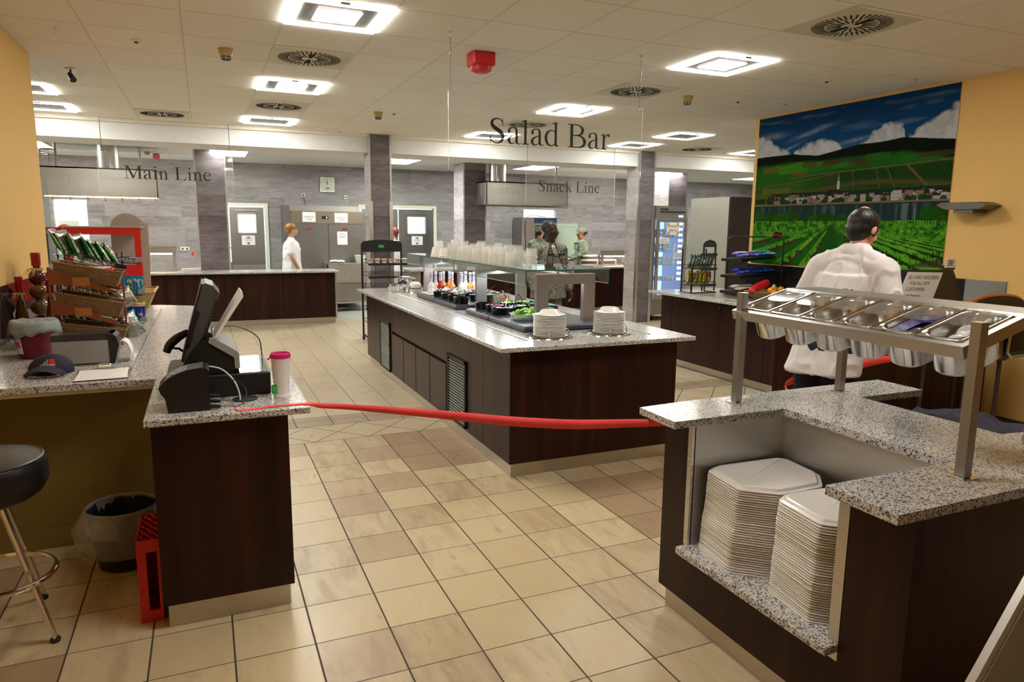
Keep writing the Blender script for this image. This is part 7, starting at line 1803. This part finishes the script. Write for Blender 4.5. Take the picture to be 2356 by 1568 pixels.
# ================================================================ PEOPLE
def caps(m, a, b, ra, rb, n=14):
    a = Vector(a); b = Vector(b); m.sph(a, ra, n=n, m=9); m.sph(b, rb, n=n, m=9); m.tube([a, b], [ra, rb], n, True)
def limb(m, pts, rs):
    for i in range(len(pts)-1): caps(m, pts[i], pts[i+1], rs[i], rs[i+1])
def fuse(m, name, mt, parent, voxel, smooth=8, T=None):
    """union of the parts as one continuous skin"""
    me = bpy.data.meshes.new(name); me.from_pydata([tuple(T @ Vector(p)) if T else p for p in m.v], [], m.f)
    o = bpy.data.objects.new(name, me); COL.objects.link(o)
    r = o.modifiers.new('r', 'REMESH'); r.mode = 'VOXEL'; r.voxel_size = voxel; r.use_smooth_shade = True
    s = o.modifiers.new('s', 'SMOOTH'); s.iterations = smooth; s.factor = .5
    dg = bpy.context.evaluated_depsgraph_get(); nm = bpy.data.meshes.new_from_object(o.evaluated_get(dg))
    bpy.data.objects.remove(o); bpy.data.meshes.remove(me)
    nm.name = name; nm.materials.clear(); nm.materials.append(M[mt] if isinstance(mt, str) else mt)
    nm.polygons.foreach_set('use_smooth', [True]*len(nm.polygons))
    q = bpy.data.objects.new(name, nm); COL.objects.link(q); q.parent = parent; return q
def head_parts(c, R, s=1.0, jaw=1.0, neck=None):
    """head around centre c, facing +Y before R; returns mesh parts"""
    m = MB()
    def P(x, y, z): return c+R @ Vector((x*s, y*s, z*s))
    m.sph(P(0, -.012, .028), .088*s, (.86, 1.08, 1.0), 22, 16, R=R)          # skull
    m.sph(P(0, .030, -.022), .066*s, (.88, .86, 1.12), 20, 14, R=R)          # face
    m.sph(P(0, .046, -.078), .034*s*jaw, (1.15, .9, .8), 16, 10, R=R)        # chin
    m.sph(P(0, .012, -.062), .050*s*jaw, (1.0, 1.0, .8), 16, 10, R=R)        # jaw
    caps(m, P(0, .084, .010), P(0, .104, -.028), .0085*s, .0125*s, 10)       # nose
    for q in (-1, 1):
        m.sph(P(.011*q, .094, -.030), .008*s, n=8, m=6)
        m.sph(P(.030*q, .072, .024), .017*s, (1.3, .6, .45), 10, 8, R=R)      # brow
        m.sph(P(.038*q, .060, -.020), .019*s, n=10, m=8)                     # cheek
        m.sph(P(.078*q, -.006, -.004), .026*s, (.28, .68, 1.15), 12, 10, R=R)  # ear
    m.sph(P(0, .088, -.052), .0175*s, (1.25, .5, .34), 10, 8, R=R); m.sph(P(0, .086, -.062), .016*s, (1.15, .5, .42), 10, 8, R=R)   # lips
    return m, P
def hand(m, w_, d, up_, s=1.0, curl=.5):
    """palm with five separate bent fingers; w_ wrist, d pointing direction, up_ thumb side"""
    d = Vector(d).normalized(); t = (Vector(up_)-d*Vector(up_).dot(d)).normalized(); n = d.cross(t)
    w_ = Vector(w_)
    for k in (-1.2, -.4, .4, 1.2): caps(m, w_+t*k*.012*s, w_+d*.075*s+t*k*.018*s, .014*s, .011*s, 8)
    for k, L in ((1.5, .066), (.5, .075), (-.5, .070), (-1.5, .056)):
        b = w_+d*.082*s+t*k*.0185*s; a1 = d*math.cos(curl)+n*math.sin(curl); a2 = d*math.cos(curl*2.1)+n*math.sin(curl*2.1)
        p1 = b+a1*L*.5*s; p2 = p1+a2*L*.45*s; caps(m, b, p1, .0088*s, .0080*s, 8); caps(m, p1, p2, .0080*s, .0066*s, 8)
    b = w_+d*.022*s+t*.026*s; p1 = b+(d*.6+t*.8).normalized()*.036*s; p2 = p1+(d*.9+t*.25+n*.35).normalized()*.03*s
    caps(m, b, p1, .0115*s, .0095*s, 8); caps(m, p1, p2, .0095*s, .0075*s, 8)
def person(lab, x, y, az, hgt, skin, arms, headaz=None, pitch=0.0, girth=1.0, lean=0.0, female=False, voxel=.009, stance=.0):
    """az: heading measured from +Y towards +X. arms: dict side-> (elbow, wrist, hand dir) in body space (x right, y front, z up, metres at 1.75 m)"""
    k = hgt/1.75
    root = thing('person', lab, 'person', (x, y, 0)); root.rotation_euler = (0, 0, -az)
    sh = .185*(0.90 if female else 1.0)*k
    ch = Vector((0, lean, 1.30*k)); nk = Vector((0, lean*1.15, 1.475*k)); hc = Vector((0, lean*1.25+.022*k+.05*math.sin(-pitch), (1.625-.035*math.sin(-pitch))*k))
    hips = [Vector((q*.085*k, 0, .92*k)) for q in (-1, 1)]
    knees = [Vector((q*.10*k, .02+stance*q, .50*k)) for q in (-1, 1)]; ank = [Vector((q*.11*k, -.02+stance*1.4*q, .085*k)) for q in (-1, 1)]
    R = Matrix.Rotation(-((headaz if headaz is not None else az)-az), 3, 'Z') @ Matrix.Rotation(pitch, 3, 'X')
    hm, P = head_parts(hc, R, k*1.02)
    b = MB(); b.v = list(hm.v); b.f = list(hm.f); b.mi = list(hm.mi)
    caps(b, nk-Vector((0, .0, .03)), hc+Vector((0, -.012, -.05))*k, .062*k*(.85 if female else 1), .054*k*(.85 if female else 1))
    g = girth
    b.sph(ch, .15*k, (1.05*g, .72*g, 1.05), 18, 12); b.sph((0, lean*.5, 1.08*k), .13*k, (1.05*g, .82*g, 1.1), 18, 12); b.sph((0, 0, .94*k), .14*k, (1.12*g, .82*g, .85), 18, 12)
    for q in (-1, 1): caps(b, (0, lean, 1.43*k), (q*sh*.8, lean, 1.39*k), .058*k, .054*k)
    for h_, kn, an in zip(hips, knees, ank): limb(b, [h_, kn, an], [.088*k*g, .055*k, .038*k])
    J = {}
    for side, (el, wr, hd, up_) in arms.items():
        q = 1 if side == 'R' else -1; S = Vector((q*sh, lean, 1.385*k)); el = Vector(el)*k; wr = Vector(wr)*k
        limb(b, [S, el, wr], [.052*k, .041*k, .027*k]); hand(b, wr+(wr-el).normalized()*.01, hd, up_, k); J[side] = (S, el, wr)
    fuse(b, 'body', skin, root, voxel, 4)
    for q in (-1, 1):
        e = MB(); e.sph(P(.031*q, .0805, .006), .0100*k, (1.2, .75, .60), 12, 8); eo = e.build('eye', 'eye', root, smooth=True, world=False)
        e = MB(); e.sph(P(.031*q, .0870, .006), .0052*k, (1, .5, 1), 10, 6); e.build('iris', 'ink', eo, smooth=True, world=False)
        e = MB(); caps(e, P(.016*q, .0945, .030), P(.048*q, .084, .032), .0030*k, .0022*k, 6)
    return root, k, sh, lean, J, P, R, hc, (hips, knees, ank), nk
def add_part(root, m, name, mt, vox=.009, sm=5, wr=0.0):
    o = fuse(m, name, mt, root, vox, sm)
    if wr:
        me = o.data; nv = len(me.vertices); co = [0.0]*(3*nv); me.vertices.foreach_get('co', co); no = [0.0]*(3*nv); me.vertex_normals.foreach_get('vector', no)
        for i in range(nv):
            c = Vector(co[3*i:3*i+3]); q = mnoise.noise(Vector((c.x*9, c.y*9, c.z*4+c.x*5)))+.5*mnoise.noise(Vector((c.x*20+3, c.y*20, c.z*9)))
            f = 1-abs(mnoise.noise(Vector((c.x*7+9, c.y*7, c.z*3-c.x*6))))*2
            c = c+Vector(no[3*i:3*i+3])*(q*wr+max(0, f-.75)*wr*3); co[3*i:3*i+3] = c
        me.vertices.foreach_set('co', co); me.update()
    return o
def torso(m, k, sh, lean, g, off, zbot=.92, female=False, flare=0.0):
    o = off
    m.sph((0, lean, 1.30*k), .15*k, (1.07*g+o*6, .76*g+o*6, 1.05), 20, 14); m.sph((0, lean*.5, 1.10*k), .135*k, (1.08*g+o*6, .88*g+o*6, 1.15), 20, 14)
    for q in (-1, 1): caps(m, (0, lean, 1.425*k), (q*sh*.86, lean, 1.388*k), .066*k+o, .062*k+o)
    n = 28; rr = []
    for z, a, b_ in ((1.36, .172, .118), (1.2, .165*g, .122*g), (1.05, .160*g, .125*g), (.94, .170*g+flare*.4, .130*g+flare*.4), (zbot, .178*g+flare, .135*g+flare)):
        rr.append([((a+o)*k*math.cos(2*PI*j/n)*(1+.02*math.sin(j*1.7+z*9)), lean*(z-.9)/.5+(b_+o)*k*math.sin(2*PI*j/n)*(1+.03*math.sin(j*2.3+z*7)), z*k) for j in range(n)])
    m.loft(rr)
def trousers(root, legs, k, g, mt, vox=.010):
    m = MB(); hips, knees, ank = legs
    m.sph((0, 0, .93*k), .15*k, (1.15*g, .86*g, .75), 20, 12)
    for h_, kn, an in zip(hips, knees, ank): limb(m, [h_, kn, an+Vector((0, 0, .02))], [.105*k*g, .078*k, .072*k])
    add_part(root, m, 'trousers', mt, vox)
    for an in ank:
        s = MB(); caps(s, an+Vector((0, -.03, -.04)), an+Vector((.01, .13, -.05)), .042*k, .034*k); s.box(an.x-.042, an.y-.08, .002, an.x+.045, an.y+.17, .02)
        fuse(s, 'shoe', 'black', root, .010, 4)

# ---- man in the white shirt, back turned (large in view)
A = {'R': ((.28, .13, 1.16), (.22, .36, 1.10), (-.2, 1, 0), (-1, 0, .4)), 'L': ((-.28, .12, 1.15), (-.14, .36, 1.10), (.2, 1, 0), (1, 0, .4))}
root, k, sh, ln, J, P, R, hc, legs, nk = person('person in a loose white shirt and dark trousers, seen from behind at the right', 3.385, 3.03, 1.38, 1.80, 'skinl', A, headaz=1.55, pitch=-.50, girth=1.06, lean=.19, voxel=.007)
m = MB(); torso(m, k, sh, ln, 1.10, .012, .80, flare=.012)
for q in (-1, 1): caps(m, nk+Vector((q*.03, -.01, .005)), (q*.15, ln, 1.43*k), .062, .056)
for s_ in J.values():
    S, el, wr = s_; limb(m, [S+Vector((0, 0, .004)), el, el+(wr-el)*.75], [.078*k, .068*k, .054*k])
add_part(root, m, 'white_shirt', 'cloth', .007, 9, .010)
m = MB(); n = 24; cc = nk+Vector((0, .006, .010))
m.loft([[tuple(cc+Vector((r*math.cos(2*PI*j/n), r*.98*math.sin(2*PI*j/n)+o_, z+.018*math.cos(2*PI*j/n+PI/2)))) for j in range(n)] for r, z, o_ in ((.094, -.045, 0), (.083, -.01, 0), (.075, .028, 0), (.080, .022, 0), (.098, -.022, 0), (.104, -.05, 0))], caps=False)
m.build('shirt_collar', 'cloth', root, smooth=True, world=False, angle=1.2)
trousers(root, legs, k, 1.12, 'navy', .009)
m = MB()
m.sph(P(0, -.022, .034), .0935*k, (.90, 1.08, .96), 22, 16, R=R); m.sph(P(0, -.036, -.004), .078*k, (1.0, .92, 1.0), 18, 12, R=R); m.sph(P(0, -.032, -.040), .060*k, (1.0, .8, .85), 18, 12, R=R)
for q in (-1, 1): caps(m, P(.070*q, .018, .012), P(.072*q, .012, -.03), .012, .007)
add_part(root, m, 'hair', 'hairb', .006, 3)
m = MB(); m.sph(P(0, -.045, .098), .034*k, (1.0, 1.2, .75), 14, 8, R=R); m.build('bald_patch', 'skinl', root, smooth=True, world=False)

# ---- woman in white behind the main line
A = {'R': ((.23, .02, 1.14), (.19, .14, .90), (-.1, .6, -.8), (-1, 0, .3)), 'L': ((-.23, .02, 1.14), (-.19, .14, .90), (.1, .8, -.5), (1, 0, .3))}
root, k, sh, ln, J, P, R, hc, legs, nk = person('person with short auburn hair in a white short-sleeved tunic behind the main line', 1.46, 13.4, 1.75, 1.69, 'skinl', A, headaz=1.45, girth=1.12, female=True, voxel=.010)
m = MB(); torso(m, k, sh, ln, 1.22, .012, .80, flare=.02); m.sph((0, .09, 1.25*k), .10*k, (1.3, .8, .8), 16, 10)
for S, el, wr in J.values(): limb(m, [S, S+(el-S)*.72], [.072*k, .066*k])
add_part(root, m, 'white_tunic', 'white', .010, 6, .006); trousers(root, legs, k, 1.1, 'white', .012)
m = MB(); m.sph(P(0, -.022, .040), .098*k, (.92, 1.06, .96), 20, 14, R=R); m.sph(P(0, -.062, -.012), .066*k, (1.05, .75, 1.1), 14, 10, R=R); m.sph(P(0, .045, .085), .045*k, (1.2, .8, .6), 14, 8, R=R)
add_part(root, m, 'hair', 'hairg', .008, 2)
# ---- worker half hidden behind the front pillar
A = {'R': ((.22, .08, 1.14), (.15, .28, 1.05), (-.1, 1, -.1), (-1, 0, .3)), 'L': ((-.22, .08, 1.14), (-.15, .28, 1.05), (.1, 1, -.1), (1, 0, .3))}
root, k, sh, ln, J, P, R, hc, legs, nk = person('person in white with reddish hair, half hidden behind the dark front pillar', 3.42, 13.6, -1.2, 1.64, 'skinl', A, girth=1.0, female=True, voxel=.012)
m = MB(); torso(m, k, sh, ln, 1.12, .012, .82, flare=.02)
for S, el, wr in J.values(): limb(m, [S, S+(el-S)*.8], [.07*k, .064*k])
add_part(root, m, 'white_tunic', 'white', .011, 6); trousers(root, legs, k, 1.05, 'white', .012)
m = MB(); m.sph(P(0, -.022, .035), .097*k, (.92, 1.06, .98), 18, 12, R=R); m.sph(P(0, -.07, -.03), .055*k, (.9, .7, 1.2), 14, 10, R=R)
add_part(root, m, 'hair', 'hairr', .009, 2)
# ---- soldiers
def soldier(lab, x, y, az, hgt, skin, camo, arms, headaz, cap, bun, vox, girth=1.0, female=False, pitch=0):
    root, k, sh, ln, J, P, R, hc, legs, nk = person(lab, x, y, az, hgt, skin, arms, headaz=headaz, girth=girth, voxel=vox, female=female, pitch=pitch)
    m = MB(); torso(m, k, sh, ln, girth*1.12, .016, .80, flare=.018)
    for S, el, wr in J.values(): limb(m, [S, el, el+(wr-el)*.82], [.080*k, .068*k, .050*k])
    for q in (-1, 1):
        m.box(q*.085-.045, .135*girth, 1.20, q*.085+.045, .158*girth, 1.31, b=.012)
        caps(m, (q*.05, .07, 1.46*k), (q*.095, .12, 1.385*k), .022, .014)
    add_part(root, m, 'camouflage_jacket', camo, vox, 4, .008)
    t_ = MB(); t_.box(-.125, .13*girth, 1.325, -.045, .156*girth, 1.345).box(.045, .13*girth, 1.325, .125, .156*girth, 1.345); t_.build('name_tape', 'black', root, world=False)
    trousers(root, legs, k, girth, camo, vox+.002)
    m = MB()
    if cap:
        m2 = MB(); n = 20
        m2.loft([[tuple(P((.088+dx)*math.cos(2*PI*j/n), (.100+dx)*math.sin(2*PI*j/n)-.008, z)) for j in range(n)] for z, dx in ((.040, .0), (.085, .004), (.118, .0), (.124, -.015))])
        m2.build('patrol_cap', camo, root, smooth=True, world=False)
        pk = MB(); pk.loft([[tuple(P(.078*math.sin(a)*(1-.1*u), .082+.062*u*math.cos(a), .048-.022*u-.012*abs(math.sin(a)))) for a in [-1.25+.25*j for j in range(11)]] for u in (0, .35, .7, 1)], caps=False, closed=False)
        po = pk.build('cap_peak', camo, root, smooth=True, world=False); po.modifiers.new('s', 'SOLIDIFY').thickness = .004
        m.sph(P(0, -.040, .005), .080*k, (1.0, .85, .9), 16, 10, R=R)
    else:
        m.sph(P(0, -.020, .040), .0905*k, (.885, 1.07, .97), 20, 14, R=R)
    if bun: m.sph(P(0, -.115, .012), .042*k, (.9, .8, 1.1), 12, 8, R=R)
    add_part(root, m, 'hair', 'hairb', .008, 2); return root, k, P, J, nk
A = {'R': ((.27, -.02, 1.13), (.27, .10, .88), (-.05, .25, -1), (-.2, 1, .1)), 'L': ((-.27, -.02, 1.13), (-.27, .10, .88), (.05, .25, -1), (.2, 1, .1))}
root, k, P, J, nk = soldier('person in camouflage uniform standing behind the salad island, facing right', 3.89, 7.78, 2.95, 1.745, 'skind', 'camo', A, 2.45, False, False, .007, 1.05)
m = MB(); n = 20; m.loft([[tuple(nk+Vector((r*math.cos(2*PI*j/n), r*math.sin(2*PI*j/n)+.012, z-.02*math.sin(2*PI*j/n)))) for j in range(n)] for r, z in ((.086, -.06), (.072, -.015), (.066, -.005))], caps=False); m.build('undershirt_collar', 'dress', root, smooth=True, world=False)
A = {'R': ((.20, .06, 1.15), (.10, .30, 1.06), (-.4, 1, .1), (-.6, 0, .8)), 'L': ((-.20, .06, 1.15), (-.08, .30, 1.04), (.4, 1, .1), (.6, 0, .8))}
root, k, P, J, nk = soldier('person in pale camouflage with patrol cap and dark bun, facing left in the kitchen', 7.50, 13.4, -1.35, 1.66, 'skinm', 'camog', A, -1.4, True, True, .010, .95, True, -.1)
m = MB()
for S, el, wr in J.values(): hand(m, wr, (wr-el), (0, 0, 1), k*1.12)
add_part(root, m, 'white_gloves', 'white', .008, 2)
soldier('person in pale camouflage and patrol cap, mostly hidden behind the front soldier', 6.50, 13.45, .9, 1.67, 'skinl', 'camog', {'R': ((.22, .05, 1.15), (.15, .27, 1.06), (-.2, 1, 0), (-1, 0, .3)), 'L': ((-.22, .05, 1.15), (-.15, .27, 1.06), (.2, 1, 0), (1, 0, .3))}, 1.2, True, False, .012, .98)
